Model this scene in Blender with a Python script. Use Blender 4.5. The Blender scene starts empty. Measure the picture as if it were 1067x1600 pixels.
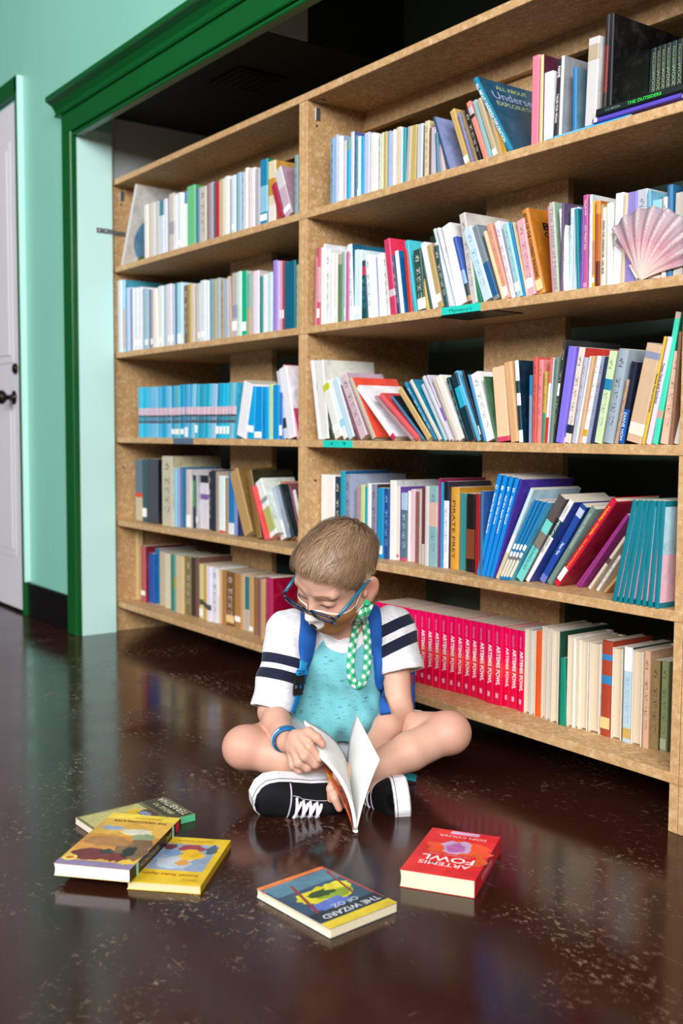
import bpy, bmesh, math, random
import numpy as np
from mathutils import Vector, Matrix

random.seed(7)
scene = bpy.context.scene
COL = scene.collection

# ------------------------------------------------------------------ camera
cam_d = bpy.data.cameras.new('camera')
cam = bpy.data.objects.new('camera', cam_d)
COL.objects.link(cam)
scene.camera = cam
cam_d.sensor_fit = 'VERTICAL'
cam_d.sensor_height = 36.0
cam_d.lens = 36.0 * 1652.979 / 1600.0
cam.matrix_world = Matrix(((0.591444, -0.062746, 0.803901, 3.593006), (0.806324, 0.038746, -0.590203, -1.609279), (0.005885, 0.997277, 0.073509, 0.724509), (0.000000, 0.000000, 0.000000, 1.000000)))
cam_d.dof.use_dof = True
cam_d.dof.focus_distance = 2.06
cam_d.dof.aperture_fstop = 3.6
cam_d.clip_start = 0.05

# ------------------------------------------------------------------ light
world = bpy.data.worlds.new('world')
scene.world = world
world.use_nodes = True
bg = world.node_tree.nodes['Background']
bg.inputs[0].default_value = (0.93, 0.97, 1.0, 1)
bg.inputs[1].default_value = 0.045

def window_light(name, loc, target, sx, sy, power, col=(1, 1, 1)):
    ld = bpy.data.lights.new(name, 'AREA')
    ld.shape = 'RECTANGLE'; ld.size = sx; ld.size_y = sy
    ld.energy = power; ld.color = col
    o = bpy.data.objects.new(name, ld)
    COL.objects.link(o)
    o.location = loc
    o.rotation_euler = (Vector(target) - Vector(loc)).to_track_quat('-Z', 'Y').to_euler()
    return o
# tall daylight windows of the hall: one row to the right, one behind the camera
window_light('window_light_right', (6.4, -3.4, 3.0), (1.2, -0.2, 0.8), 3.2, 2.2, 430, (1.0, 0.98, 0.95))
window_light('window_light_rear', (2.4, -5.6, 3.1), (1.4, 0.0, 0.8), 4.5, 2.2, 340, (0.97, 0.985, 1.0))

scene.view_settings.view_transform = 'Standard'
scene.view_settings.look = 'None'
scene.view_settings.gamma = 1.0
scene.view_settings.use_curve_mapping = False
scene.view_settings.exposure = 0.0

# ------------------------------------------------------------------ helpers
def lin(h):
    h = h.lstrip('#')
    v = [int(h[i:i + 2], 16) / 255 for i in (0, 2, 4)]
    return tuple((c / 12.92 if c <= .04045 else ((c + .055) / 1.055) ** 2.4) for c in v) + (1.0,)

MATS = {}
def new_mat(key):
    m = bpy.data.materials.new(key)
    m.use_nodes = True
    nt = m.node_tree
    return m, nt, nt.nodes['Principled BSDF']

def N(nt, t, **kw):
    n = nt.nodes.new(t)
    for k, v in kw.items():
        setattr(n, k, v)
    return n

def math_node(nt, op, a, b=None, c=None):
    n = nt.nodes.new('ShaderNodeMath'); n.operation = op
    for i, v in enumerate((a, b, c)):
        if v is None: continue
        if isinstance(v, (int, float)): n.inputs[i].default_value = v
        else: nt.links.new(v, n.inputs[i])
    return n.outputs[0]

def mix_col(nt, fac, a, b):
    n = nt.nodes.new('ShaderNodeMix'); n.data_type = 'RGBA'
    for sock, v in ((n.inputs[0], fac), (n.inputs[6], a), (n.inputs[7], b)):
        if isinstance(v, (int, float)): sock.default_value = v
        elif isinstance(v, tuple): sock.default_value = v
        else: nt.links.new(v, sock)
    return n.outputs[2]

def noise(nt, vec, scale, detail=3, rough=.5, dist=0):
    n = nt.nodes.new('ShaderNodeTexNoise')
    n.inputs['Scale'].default_value = scale
    n.inputs['Detail'].default_value = detail
    n.inputs['Roughness'].default_value = rough
    n.inputs['Distortion'].default_value = dist
    if vec is not None: nt.links.new(vec, n.inputs['Vector'])
    return n.outputs[0]

def ramp(nt, fac, stops):
    n = nt.nodes.new('ShaderNodeValToRGB')
    cr = n.color_ramp
    while len(cr.elements) < len(stops): cr.elements.new(.5)
    for e, (p_, c_) in zip(cr.elements, stops):
        e.position = p_; e.color = c_ if isinstance(c_, tuple) else (c_, c_, c_, 1)
    nt.links.new(fac, n.inputs[0])
    return n.outputs[0]

def mapping(nt, vec, scale=(1, 1, 1), rot=(0, 0, 0)):
    n = nt.nodes.new('ShaderNodeMapping')
    n.inputs['Scale'].default_value = scale
    n.inputs['Rotation'].default_value = rot
    nt.links.new(vec, n.inputs['Vector'])
    return n.outputs[0]

def bump(nt, bsdf, h, strength=.2, dist=.002):
    b = nt.nodes.new('ShaderNodeBump')
    b.inputs['Strength'].default_value = strength
    b.inputs['Distance'].default_value = dist
    nt.links.new(h, b.inputs['Height'])
    nt.links.new(b.outputs[0], bsdf.inputs['Normal'])

def plain(key, hexc, rough=.5, spec=.4, vary=.0, vscale=30, metal=0, bumpy=0, bscale=400, coat=0):
    k = (key, hexc)
    if k in MATS: return MATS[k]
    m, nt, b = new_mat(key)
    c = lin(hexc)
    b.inputs['Base Color'].default_value = c
    b.inputs['Roughness'].default_value = rough
    b.inputs['Specular IOR Level'].default_value = spec
    b.inputs['Metallic'].default_value = metal
    b.inputs['Coat Weight'].default_value = coat
    b.inputs['Coat Roughness'].default_value = .1
    if vary or bumpy:
        tc = N(nt, 'ShaderNodeTexCoord').outputs['Object']
    if vary:
        f = noise(nt, tc, vscale, 4)
        d = tuple(x * (1 - vary) for x in c[:3]) + (1,)
        e = tuple(min(1, x * (1 + vary * .6)) for x in c[:3]) + (1,)
        nt.links.new(mix_col(nt, f, d, e), b.inputs['Base Color'])
    if bumpy:
        bump(nt, b, noise(nt, tc, bscale, 3), bumpy, .001)
    MATS[k] = m
    return m

class MB:
    """collects geometry for one mesh object"""
    def __init__(s):
        s.v = []; s.f = []; s.m = []; s.uv = []
    def add(s, vs, fs, mi=0, uvs=None):
        o = len(s.v)
        s.v += [tuple(v) for v in vs]
        for i, f in enumerate(fs):
            s.f.append(tuple(o + j for j in f)); s.m.append(mi)
            s.uv.append(uvs[i] if uvs else [(0, 0)] * len(f))
        return s
    def box(s, x0, x1, y0, y1, z0, z1, mi=0, M=None):
        vs = [Vector((x, y, z)) for z in (z0, z1) for y in (y0, y1) for x in (x0, x1)]
        if M is not None: vs = [M @ v for v in vs]
        return s.add(vs, [(0, 2, 3, 1), (4, 5, 7, 6), (0, 1, 5, 4), (2, 6, 7, 3), (0, 4, 6, 2), (1, 3, 7, 5)], mi)
    def bbox(s, x0, x1, y0, y1, z0, z1, r=.002, mi=0, M=None):
        """box with chamfered edges"""
        vs = []; idx = {}
        X = (x0, x1); Y = (y0, y1); Z = (z0, z1)
        for i in (0, 1):
            for j in (0, 1):
                for k in (0, 1):
                    sx, sy, sz = (1 - 2 * i) * r, (1 - 2 * j) * r, (1 - 2 * k) * r
                    for a, d in enumerate(((0, sy, sz), (sx, 0, sz), (sx, sy, 0))):
                        idx[i, j, k, a] = len(vs)
                        vs.append(Vector((X[i] + d[0], Y[j] + d[1], Z[k] + d[2])))
        fs = []
        for a in range(3):
            for side in (0, 1):
                q = []
                for b, c in ((0, 0), (0, 1), (1, 1), (1, 0)):
                    k = [0, 0, 0]; k[a] = side; k[(a + 1) % 3] = b; k[(a + 2) % 3] = c
                    q.append(idx[k[0], k[1], k[2], a])
                fs.append(tuple(q if side == 0 else q[::-1]))
        for a in range(3):
            b, c = (a + 1) % 3, (a + 2) % 3
            for p_ in (0, 1):
                for q_ in (0, 1):
                    k0 = [0, 0, 0]; k0[b] = p_; k0[c] = q_
                    k1 = list(k0); k1[a] = 1
                    fs.append((idx[(*k0, b)], idx[(*k0, c)], idx[(*k1, c)], idx[(*k1, b)]))
        for i in (0, 1):
            for j in (0, 1):
                for k in (0, 1):
                    fs.append((idx[i, j, k, 0], idx[i, j, k, 1], idx[i, j, k, 2]))
        if M is not None: vs = [M @ v for v in vs]
        return s.add(vs, fs, mi)
    def prism(s, poly, axis, a0, a1, mi=0, M=None):
        """poly: 2D points; axis: 0/1/2 extrusion axis"""
        n = len(poly)
        def mk(p_, a):
            c = [0, 0, 0]; c[axis] = a; c[(axis + 1) % 3] = p_[0]; c[(axis + 2) % 3] = p_[1]
            return Vector(c)
        vs = [mk(p_, a0) for p_ in poly] + [mk(p_, a1) for p_ in poly]
        if M is not None: vs = [M @ v for v in vs]
        fs = [tuple(range(n))[::-1], tuple(range(n, 2 * n))]
        fs += [(i, (i + 1) % n, n + (i + 1) % n, n + i) for i in range(n)]
        return s.add(vs, fs, mi)
    def tube(s, pts, rads, n=10, mi=0, cap=True, flat=None):
        pts = [Vector(p_) for p_ in pts]
        if isinstance(rads, (int, float)): rads = [rads] * len(pts)
        up = None; rings = []
        for i, p_ in enumerate(pts):
            t = (pts[min(i + 1, len(pts) - 1)] - pts[max(i - 1, 0)]).normalized()
            if up is None:
                up = Vector((0, 0, 1)) if abs(t.z) < .9 else Vector((1, 0, 0))
            x = t.cross(up)
            if x.length < 1e-6: x = t.cross(Vector((0, 1, 0)))
            x.normalize(); y = x.cross(t).normalized(); up = y
            rings.append([p_ + (x * math.cos(2 * math.pi * k / n) + y * math.sin(2 * math.pi * k / n) * (flat or 1)) * rads[i] for k in range(n)])
        vs = [v for r_ in rings for v in r_]
        fs = []
        for i in range(len(pts) - 1):
            for k in range(n):
                a = i * n + k; b = i * n + (k + 1) % n
                fs.append((a, b, b + n, a + n))
        if cap:
            fs.append(tuple(range(n))[::-1]); fs.append(tuple(range((len(pts) - 1) * n, len(pts) * n)))
        return s.add(vs, fs, mi)
    def lathe(s, prof, n=24, mi=0, M=None):
        vs = []
        for r_, z in prof:
            for k in range(n):
                a = 2 * math.pi * k / n
                v = Vector((r_ * math.cos(a), r_ * math.sin(a), z))
                vs.append(M @ v if M is not None else v)
        fs = []
        for i in range(len(prof) - 1):
            for k in range(n):
                a = i * n + k; b = i * n + (k + 1) % n
                fs.append((a, b, b + n, a + n))
        fs.append(tuple(range(n))[::-1]); fs.append(tuple(range((len(prof) - 1) * n, len(prof) * n)))
        return s.add(vs, fs, mi)
    def mesh(s, name, mats, smooth=False):
        me = bpy.data.meshes.new(name)
        me.from_pydata([tuple(v) for v in s.v], [], s.f)
        for m in (mats if isinstance(mats, (list, tuple)) else [mats]): me.materials.append(m)
        me.polygons.foreach_set('material_index', s.m)
        if any(u[0] != u[1] for u in s.uv if len(u) > 1):
            uvl = me.uv_layers.new(name='UVMap')
            flat = [c for f in s.uv for uv in f for c in uv]
            uvl.data.foreach_set('uv', flat)
        if smooth: me.polygons.foreach_set('use_smooth', [True] * len(me.polygons))
        me.update()
        return me
    def build(s, name, mats, parent=None, smooth=False):
        return link(name, s.mesh(name, mats, smooth), parent)

def link(name, me, parent=None):
    o = bpy.data.objects.new(name, me)
    COL.objects.link(o)
    if parent is not None: o.parent = parent
    return o

def tag(o, label=None, cat=None, group=None, kind=None):
    if label: o['label'] = label
    if cat: o['category'] = cat
    if group: o['group'] = group
    if kind: o['kind'] = kind
    return o

def empty(name, loc=(0, 0, 0), rot=(0, 0, 0)):
    o = bpy.data.objects.new(name, None)
    o.empty_display_size = .05
    o.location = loc; o.rotation_euler = rot
    COL.objects.link(o)
    return o

TEXTS = {}
def text_mesh(body, bold=0.0, align='LEFT', spacing=1.0):
    """mesh of flat lettering, cap height 1, x to the right, y up"""
    k = (body, bold, align, spacing)
    if k in TEXTS: return TEXTS[k]
    cu = bpy.data.curves.new('lettering', 'FONT')
    cu.body = body; cu.size = 1.0 / .69; cu.align_x = align
    cu.resolution_u = 3; cu.offset = bold; cu.space_character = spacing
    o = bpy.data.objects.new('lettering', cu)
    COL.objects.link(o)
    bpy.context.view_layer.update()
    dg = bpy.context.evaluated_depsgraph_get()
    me = bpy.data.meshes.new_from_object(o.evaluated_get(dg))
    bpy.data.objects.remove(o); bpy.data.curves.remove(cu)
    n = len(me.vertices)
    co = np.empty(n * 3, np.float32); me.vertices.foreach_get('co', co)
    co = co.reshape(-1, 3)
    w = float(co[:, 0].max() - co[:, 0].min()) if n else 1
    TEXTS[k] = (me, w, float(co[:, 0].min()) if n else 0)
    return TEXTS[k]

def lettering(body, hexc, parent, M, width=None, height=None, bold=0.0, name='lettering', spacing=1.0):
    """M maps text plane (x right, y up, z out) to parent space; text is centred at the origin"""
    me, w, x0 = text_mesh(body, bold, 'LEFT', spacing)
    sy = height if height else width / w
    sx = width / w if width else sy
    key = ('txt', body, hexc, bold)
    if key not in TEXTS:
        m2 = me.copy(); m2.name = 'lettering'; m2.materials.clear()
        m2.materials.append(plain('print_' + hexc, hexc, .55))
        TEXTS[key] = m2
    o = link(name, TEXTS[key], parent)
    o.matrix_local = M @ Matrix.Diagonal((sx, sy, 1, 1)) @ Matrix.Translation((-(x0 + w / 2), -.5, 0))
    return o

# ------------------------------------------------------------------ surface materials
def make_floor_mat():
    m, nt, b = new_mat('worn_floor_paint')
    tc = N(nt, 'ShaderNodeTexCoord').outputs['Object']
    big = noise(nt, tc, 1.6, 5, .6)
    base = mix_col(nt, ramp(nt, big, [(.3, 0.0), (.7, 1.0)]), lin('27110c'), lin('361811'))
    # worn specks gathered in patches
    patch = ramp(nt, noise(nt, tc, 3.4, 5, .65), [(.49, 0.0), (.64, 1.0)])
    fine = ramp(nt, noise(nt, mapping(nt, tc, (1, 1.5, 1), (0, 0, .5)), 62, 7, .74, .8), [(.555, 0.0), (.62, 1.0)])
    specks = math_node(nt, 'MULTIPLY', patch, fine)
    sparse = ramp(nt, noise(nt, mapping(nt, tc, (1, 2.2, 1), (0, 0, -.7)), 90, 4, .7, 1.2), [(.735, 0.0), (.76, 1.0)])
    worn = math_node(nt, 'MAXIMUM', specks, math_node(nt, 'MULTIPLY', sparse, .7))
    # long drag scratches
    scr = ramp(nt, noise(nt, mapping(nt, tc, (2.2, 55, 1), (0, 0, .9)), 3.0, 3, .6), [(.705, 0.0), (.73, 1.0)])
    scr2 = ramp(nt, noise(nt, mapping(nt, tc, (50, 2.0, 1), (0, 0, .35)), 3.0, 3, .6), [(.715, 0.0), (.74, 1.0)])
    sc = math_node(nt, 'MULTIPLY', math_node(nt, 'MAXIMUM', scr, scr2), ramp(nt, noise(nt, tc, 3.7, 2), [(.45, 0.0), (.6, 1.0)]))
    worn = math_node(nt, 'MAXIMUM', worn, math_node(nt, 'MULTIPLY', sc, .5))
    col = mix_col(nt, math_node(nt, 'MULTIPLY', worn, .72), base, lin('a58d78'))
    nt.links.new(col, b.inputs['Base Color'])
    r = math_node(nt, 'ADD', ramp(nt, noise(nt, tc, 5, 5, .65), [(.3, .09), (.75, .24)]), math_node(nt, 'MULTIPLY', worn, .35))
    nt.links.new(r, b.inputs['Roughness'])
    b.inputs['Specular IOR Level'].default_value = .36
    h = math_node(nt, 'SUBTRACT', noise(nt, tc, 9, 4), math_node(nt, 'MULTIPLY', worn, .5))
    bump(nt, b, h, .12, .002)
    return m

def make_wall_mat(name, hexc, rough):
    m, nt, b = new_mat(name)
    tc = N(nt, 'ShaderNodeTexCoord').outputs['Object']
    c = lin(hexc)
    f = noise(nt, tc, 2.2, 4, .55)
    nt.links.new(mix_col(nt, f, tuple(x * .93 for x in c[:3]) + (1,), tuple(min(1, x * 1.04) for x in c[:3]) + (1,)), b.inputs['Base Color'])
    b.inputs['Roughness'].default_value = rough
    b.inputs['Specular IOR Level'].default_value = .5
    h = noise(nt, tc, 14, 3)
    bump(nt, b, math_node(nt, 'ADD', h, math_node(nt, 'MULTIPLY', noise(nt, tc, 160, 2), .15)), .10, .004)
    return m

def make_board_mat():
    m, nt, b = new_mat('particle_board')
    tc = N(nt, 'ShaderNodeTexCoord').outputs['Object']
    v = N(nt, 'ShaderNodeTexVoronoi'); v.inputs['Scale'].default_value = 120
    dn = N(nt, 'ShaderNodeVectorMath'); dn.operation = 'ADD'
    nz = N(nt, 'ShaderNodeTexNoise'); nz.inputs['Scale'].default_value = 40
    sc = N(nt, 'ShaderNodeVectorMath'); sc.operation = 'SCALE'; sc.inputs['Scale'].default_value = .03
    nt.links.new(nz.outputs['Color'], sc.inputs[0])
    nt.links.new(tc, dn.inputs[0]); nt.links.new(sc.outputs[0], dn.inputs[1])
    nt.links.new(dn.outputs[0], v.inputs['Vector'])
    sep = N(nt, 'ShaderNodeSeparateColor'); nt.links.new(v.outputs['Color'], sep.inputs[0])
    chips = ramp(nt, sep.outputs[0], [(0.0, lin('9a7447')), (.4, lin('b78e5e')), (.75, lin('cba475')), (.9, lin('dfbd94')), (1.0, lin('ead0ac'))])
    fine = noise(nt, tc, 260, 4, .7)
    col = mix_col(nt, .55, chips, ramp(nt, fine, [(.25, lin('8f6a40')), (.5, lin('c39c6b')), (.8, lin('dfc098'))]))
    stain = noise(nt, tc, 3.2, 4, .6)
    col = mix_col(nt, ramp(nt, stain, [(.40, .0), (.75, .25)]), col, lin('9a7040'))
    nt.links.new(col, b.inputs['Base Color'])
    b.inputs['Roughness'].default_value = .55
    b.inputs['Specular IOR Level'].default_value = .35
    bump(nt, b, math_node(nt, 'ADD', sep.outputs[0], fine), .25, .0008)
    return m

def make_gloss_paint(name, hexc):
    m, nt, b = new_mat(name)
    tc = N(nt, 'ShaderNodeTexCoord').outputs['Object']
    c = lin(hexc)
    chip = ramp(nt, noise(nt, tc, 38, 5, .7), [(.735, 0.0), (.75, 1.0)])
    f = noise(nt, tc, 4, 3)
    col = mix_col(nt, f, tuple(x * .85 for x in c[:3]) + (1,), tuple(x * 1.1 for x in c[:3]) + (1,))
    nt.links.new(mix_col(nt, math_node(nt, 'MULTIPLY', chip, .5), col, lin('9fb9a0')), b.inputs['Base Color'])
    b.inputs['Roughness'].default_value = .32
    bump(nt, b, noise(nt, tc, 30, 4), .08, .002)
    return m

M_FLOOR = make_floor_mat()
M_MINT = make_wall_mat('mint_gloss_wall', '86c6b3', .34)
M_MINT_LIT = make_wall_mat('mint_lit_side', 'c4ece6', .5)  # lighter copy of the wall mint: light from the right put into the colour
M_GREY = make_wall_mat('grey_alcove_wall', 'b9bfc2', .7)
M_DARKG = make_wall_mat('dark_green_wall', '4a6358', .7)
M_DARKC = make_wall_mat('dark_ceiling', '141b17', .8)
M_BOARD = make_board_mat()
M_GREEN = make_gloss_paint('green_gloss_trim', '085522')
M_BLACKB = plain('black_baseboard', '0c0c0d', .35)
M_DOOR = plain('door_white_paint', 'd6d2da', .45, vary=.04, vscale=6)
M_BRASS = plain('dark_bronze', '2a241f', .35, metal=.8)
M_STEEL = plain('steel', '9aa2aa', .35, metal=.9)

# ------------------------------------------------------------------ the setting
tag(MB().box(-4.2, 7.0, -6.6, 1.0, -.05, 0).build('floor', M_FLOOR), kind='structure')

w = MB()
w.box(-4.2, .036, -.14, -.012, 0, 3.1)
w.box(.036, 6.0, -.14, -.125, 1.757, 3.1)
wl = tag(w.build('wall_left', M_MINT), kind='structure')
j = MB()
j.box(.034, .0365, -.142, -.012, 0, 1.775)
link_j = j.build('jamb_lining', M_MINT_LIT, wl)  # jamb face turned to the right, its brightness painted into the mint
# opening casing: side, inner stop, head and crown moulding
tr = MB().bbox(-.044, .0365, -.165, -.1405, 0, 1.76, .003).build('trim_1', M_GREEN)
tag(tr, kind='structure')
MB().bbox(.0325, .0372, -.163, -.150, 0, 1.757, .001).build('inner_stop', M_GREEN, tr)
MB().bbox(-.044, 6.0, -.165, -.1405, 1.757, 1.84, .003).build('head_casing', M_GREEN, tr)
MB().bbox(.037, 6.0, -.156, -.125, 1.744, 1.757, .003).build('head_stop', M_GREEN, tr)
crown = [(-.1405, 1.826), (-.172, 1.826), (-.176, 1.832), (-.172, 1.838), (-.174, 1.846), (-.186, 1.862), (-.203, 1.872), (-.208, 1.874), (-.208, 1.888), (-.204, 1.893), (-.1405, 1.893)]
MB().prism(crown, 0, -.078, 6.0).build('crown_moulding', M_GREEN, tr)
# alcove behind the bookcases
al = MB().box(-.03, -.001, -.012, .56, 0, 1.84).build('wall_inner', M_GREY)
tag(al, kind='structure')
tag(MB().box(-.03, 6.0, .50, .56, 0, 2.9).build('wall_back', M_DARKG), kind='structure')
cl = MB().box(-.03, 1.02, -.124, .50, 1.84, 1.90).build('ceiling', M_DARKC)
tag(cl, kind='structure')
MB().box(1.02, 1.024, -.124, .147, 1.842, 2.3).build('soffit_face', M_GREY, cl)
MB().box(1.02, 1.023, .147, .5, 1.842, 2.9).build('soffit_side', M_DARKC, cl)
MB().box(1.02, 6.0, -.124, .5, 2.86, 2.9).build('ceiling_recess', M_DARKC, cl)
vt = MB()
vt.box(.56, .74, .09, .265, 1.832, 1.84)
for i in range(6): vt.box(.575, .725, .105 + i * .026, .118 + i * .026, 1.828, 1.832)
vent = vt.build('ceiling_vent', plain('vent_black', '08090a', .6))
tag(vent, 'dark square air vent in the ceiling above the left bookcase', 'vent')

# black kick board, door and its casing
tag(MB().bbox(-.484, -.044, -.152, -.1405, 0, .132, .002).build('baseboard_left', M_BLACKB), kind='structure')
dc = MB()
dc.bbox(-.512, -.484, -.165, -.1405, 0, 2.085, .002)
dc.bbox(-1.42, -.484, -.165, -.1405, 2.02, 2.085, .002)
dc.bbox(-1.42, -1.36, -.165, -.1405, 0, 2.02, .002)
t2 = dc.build('trim_2', M_GREEN); tag(t2, kind='structure')
MB().box(-.4838, -.4822, -.1648, -.1405, .135, 2.083).build('casing_side_paint', M_MINT_LIT, t2)  # mint side of the casing, light on it painted into the colour
dr = MB()
dr.bbox(-1.36, -.513, -.1525, -.1405, .012, 2.0, .002)
door = dr.build('door_1', M_DOOR); tag(door, kind='structure')
for x0, x1 in ((-.90, -.60), (-1.28, -.97)):
    for z0, z1 in ((.22, .84), (1.0, 1.86)):
        pm = MB()
        pm.bbox(x0, x1, -.1555, -.1525, z0, z1, .0025)
        pm.bbox(x0 + .03, x1 - .03, -.159, -.1555, z0 + .03, z1 - .03, .003)
        pm.build('door_panel', M_DOOR, door)
MB().box(-1.36, -.513, -.151, -.142, 0, .012).build('threshold_gap', M_BLACKB, door)
R90 = Matrix.Rotation(math.pi / 2, 4, 'X')
kn = MB().lathe([(.028, 0), (.028, .004), (.012, .008), (.010, .03), (.018, .036), (.027, .044), (.029, .054), (.024, .064), (.010, .068)], 20, 0, Matrix.Translation((-.60, -.1525, .862)) @ R90)
kn.build('door_knob', M_BRASS, door, True)
MB().lathe([(.022, 0), (.022, .006), (.016, .012), (.004, .014)], 18, 0, Matrix.Translation((-.575, -.1525, .975)) @ R90).build('deadbolt', M_BRASS, door, True)

# ------------------------------------------------------------------ bookcases
SH = [1.6179, 1.3129, 1.0099, 0.7085, 0.4086, 0.1104]     # heights of the shelf tops, top board first
T = .0195
def bookcase(x0, x1, label, bottom=0.0):
    root = empty('bookcase', ((x0 + x1) / 2, .2, 0))
    tag(root, label, 'bookcase')
    off = Vector((-(x0 + x1) / 2, -.2, 0))
    def part(mb, name, mat=M_BOARD):
        o = mb.build(name, mat, root); o.location = off; return o
    for a, b in ((x0 + .0004, x0 + T), (x1 - T, x1 - .0004)):
        part(MB().bbox(a, b, 0, .43, 0, SH[0] - T, .001), 'side_panel')
    for z in SH:
        s = MB().bbox(x0 + .0006, x1 - .0006, -.0018, .43, z - T, z, .0012)
        part(s, 'shelf')
    c = (x0 + x1) / 2
    for i in range(len(SH) - 1):
        part(MB().bbox(c - .13, c + .13, .208, .227, SH[i + 1], SH[i] - T, .001), 'centre_board')
    part(MB().bbox(x0 + T, x1 - T, .186, .2075, SH[0] - T - .05, SH[0] - T, .001), 'brace')
    for zz in (SH[0] - T - .03,):
        part(MB().bbox(x0 + T, x0 + T + .003, .024, .040, zz - .018, zz + .014, .0008).bbox(x0 + T, x0 + T + .03, .024, .040, SH[0] - T - .003, SH[0] - T, .0008), 'corner_bracket', M_STEEL)
        for z in (SH[0] - .081, SH[2] + .04, SH[4] + .19):
            part(MB().lathe([(.0035, 0), (.0033, .0006)], 10, 0, Matrix.Translation((x0 + T, .03, z)) @ Matrix.Rotation(math.pi / 2, 4, 'Y')), 'screw_hole', plain('hole_dark', '1a1109', .8))
    return root
bookcase(0.0, 1.22, 'left particle board bookcase standing next to the mint jamb')
bookcase(1.2203, 2.44, 'right particle board bookcase behind the seated boy')
bookcase(2.4405, 3.66, 'particle board bookcase cut off at the right edge of the picture')
cl5 = MB().bbox(.0197, .030, .076, .099, SH[5], SH[4] - T, .001).build('wood_cleat', plain('pale_pine', 'd9bd86', .5, vary=.15))
tag(cl5, 'pale upright wood cleat at left end of left bookcase bottom shelf', 'cleat')
st = MB().bbox(.0372, .0388, -.075, -.012, 1.425, 1.442, .0006).bbox(.0205, .0388, -.0135, -.012, 1.425, 1.442, .0004).bbox(.0197, .0213, -.012, .045, 1.425, 1.442, .0006)
for y in (-.06, -.035): st.lathe([(.004, 0), (.004, .001), (.002, .0018)], 10, 0, Matrix.Translation((.0388, y, 1.4335)) @ Matrix.Rotation(math.pi / 2, 4, 'Y'))
tag(st.build('metal_bracket', M_STEEL), 'small steel strap fixing the left bookcase to the mint jamb', 'bracket')

# shelf labels
M_TAPE = plain('turquoise_tape', '17c6b4', .5)
def shelf_label(x0, x1, z, hexm, label, words=None, clip=False):
    root = empty('shelf_label', ((x0 + x1) / 2, -.0018, z))
    tag(root, label, 'label')
    hw = (x1 - x0) / 2
    MB().bbox(-hw, hw, -.0012, 0, -T + .001, -.0005, .0003).build('tape', hexm, root)
    if words:
        lettering(words, '0d3a44', root, Matrix.Translation((0, -.0014, -T / 2)) @ Matrix.Rotation(math.pi / 2, 4, 'X'), width=hw * 1.15, height=.0075)
    if clip:
        MB().bbox(-hw - .01, hw + .04, .0, .09, -T - .0022, -T - .0004, .0008).bbox(-hw, hw, -.0022, .002, -T - .0022, -T + .002, .0005).build('clip_plate', plain('black_plastic', '141617', .35), root)
    return root
shelf_label(1.781, 1.907, SH[2], M_TAPE, 'turquoise label with handwriting on the right bookcase shelf edge below white books', "Mystery's", True)
def scribble_mat():
    m, nt, b = new_mat('scribbled_tape')
    tc = N(nt, 'ShaderNodeTexCoord').outputs['Object']
    f = ramp(nt, noise(nt, mapping(nt, tc, (1, 1, .45)), 190, 2, .5), [(.56, 0.0), (.58, 1.0)])
    sx = N(nt, 'ShaderNodeSeparateXYZ'); nt.links.new(tc, sx.inputs[0])
    band = math_node(nt, 'MULTIPLY', math_node(nt, 'LESS_THAN', math_node(nt, 'ABSOLUTE', math_node(nt, 'ADD', sx.outputs[2], T / 2)), .0045), math_node(nt, 'LESS_THAN', math_node(nt, 'ABSOLUTE', sx.outputs[0]), .04))
    nt.links.new(mix_col(nt, math_node(nt, 'MULTIPLY', f, band), lin('17c6b4'), lin('0b5f60')), b.inputs['Base Color'])
    return m
shelf_label(1.321, 1.450, SH[3], scribble_mat(), 'turquoise label at left end of the right bookcase third shelf')
shelf_label(.473, .609, SH[3], plain('slate_tape', '56657f', .5), 'slate blue label on left bookcase shelf edge below the blue series')

# ------------------------------------------------------------------ books
def hx_dark(h):
    r, g, b = lin(h)[:3]
    return .2126 * r + .7152 * g + .0722 * b

def book_mat(hexc, marks=None, rough=.42):
    k = ('book', hexc, marks)
    if k in MATS: return MATS[k]
    m, nt, b = new_mat('book_' + hexc)
    c = lin(hexc)
    tc = N(nt, 'ShaderNodeTexCoord')
    obj = tc.outputs['Object']
    f = noise(nt, obj, 60, 4, .6)
    col = mix_col(nt, f, tuple(x * .78 for x in c[:3]) + (1,), tuple(min(1, x * .97) for x in c[:3]) + (1,))
    if marks:
        uv = tc.outputs['UV']
        sx = N(nt, 'ShaderNodeSeparateXYZ'); nt.links.new(uv, sx.inputs[0])
        u, v = sx.outputs[0], sx.outputs[1]
        n1 = ramp(nt, noise(nt, mapping(nt, uv, (3.2, 62, 1)), 1.0, 1, .5), [(.52, 0.0), (.545, 1.0)])
        word = ramp(nt, noise(nt, mapping(nt, uv, (.01, 7.3, 1)), 1.0, 0, .5), [(.44, 0.0), (.46, 1.0)])
        mid = math_node(nt, 'LESS_THAN', math_node(nt, 'ABSOLUTE', math_node(nt, 'SUBTRACT', u, .5)), .24)
        rng = math_node(nt, 'LESS_THAN', math_node(nt, 'ABSOLUTE', math_node(nt, 'SUBTRACT', v, .55)), .36)
        mk = math_node(nt, 'MULTIPLY', math_node(nt, 'MULTIPLY', n1, word), math_node(nt, 'MULTIPLY', mid, rng))
        col = mix_col(nt, math_node(nt, 'MULTIPLY', mk, .85), col, lin(marks))
    nt.links.new(col, b.inputs['Base Color'])
    b.inputs['Roughness'].default_value = rough
    b.inputs['Specular IOR Level'].default_value = .4
    MATS[k] = m
    return m

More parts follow.
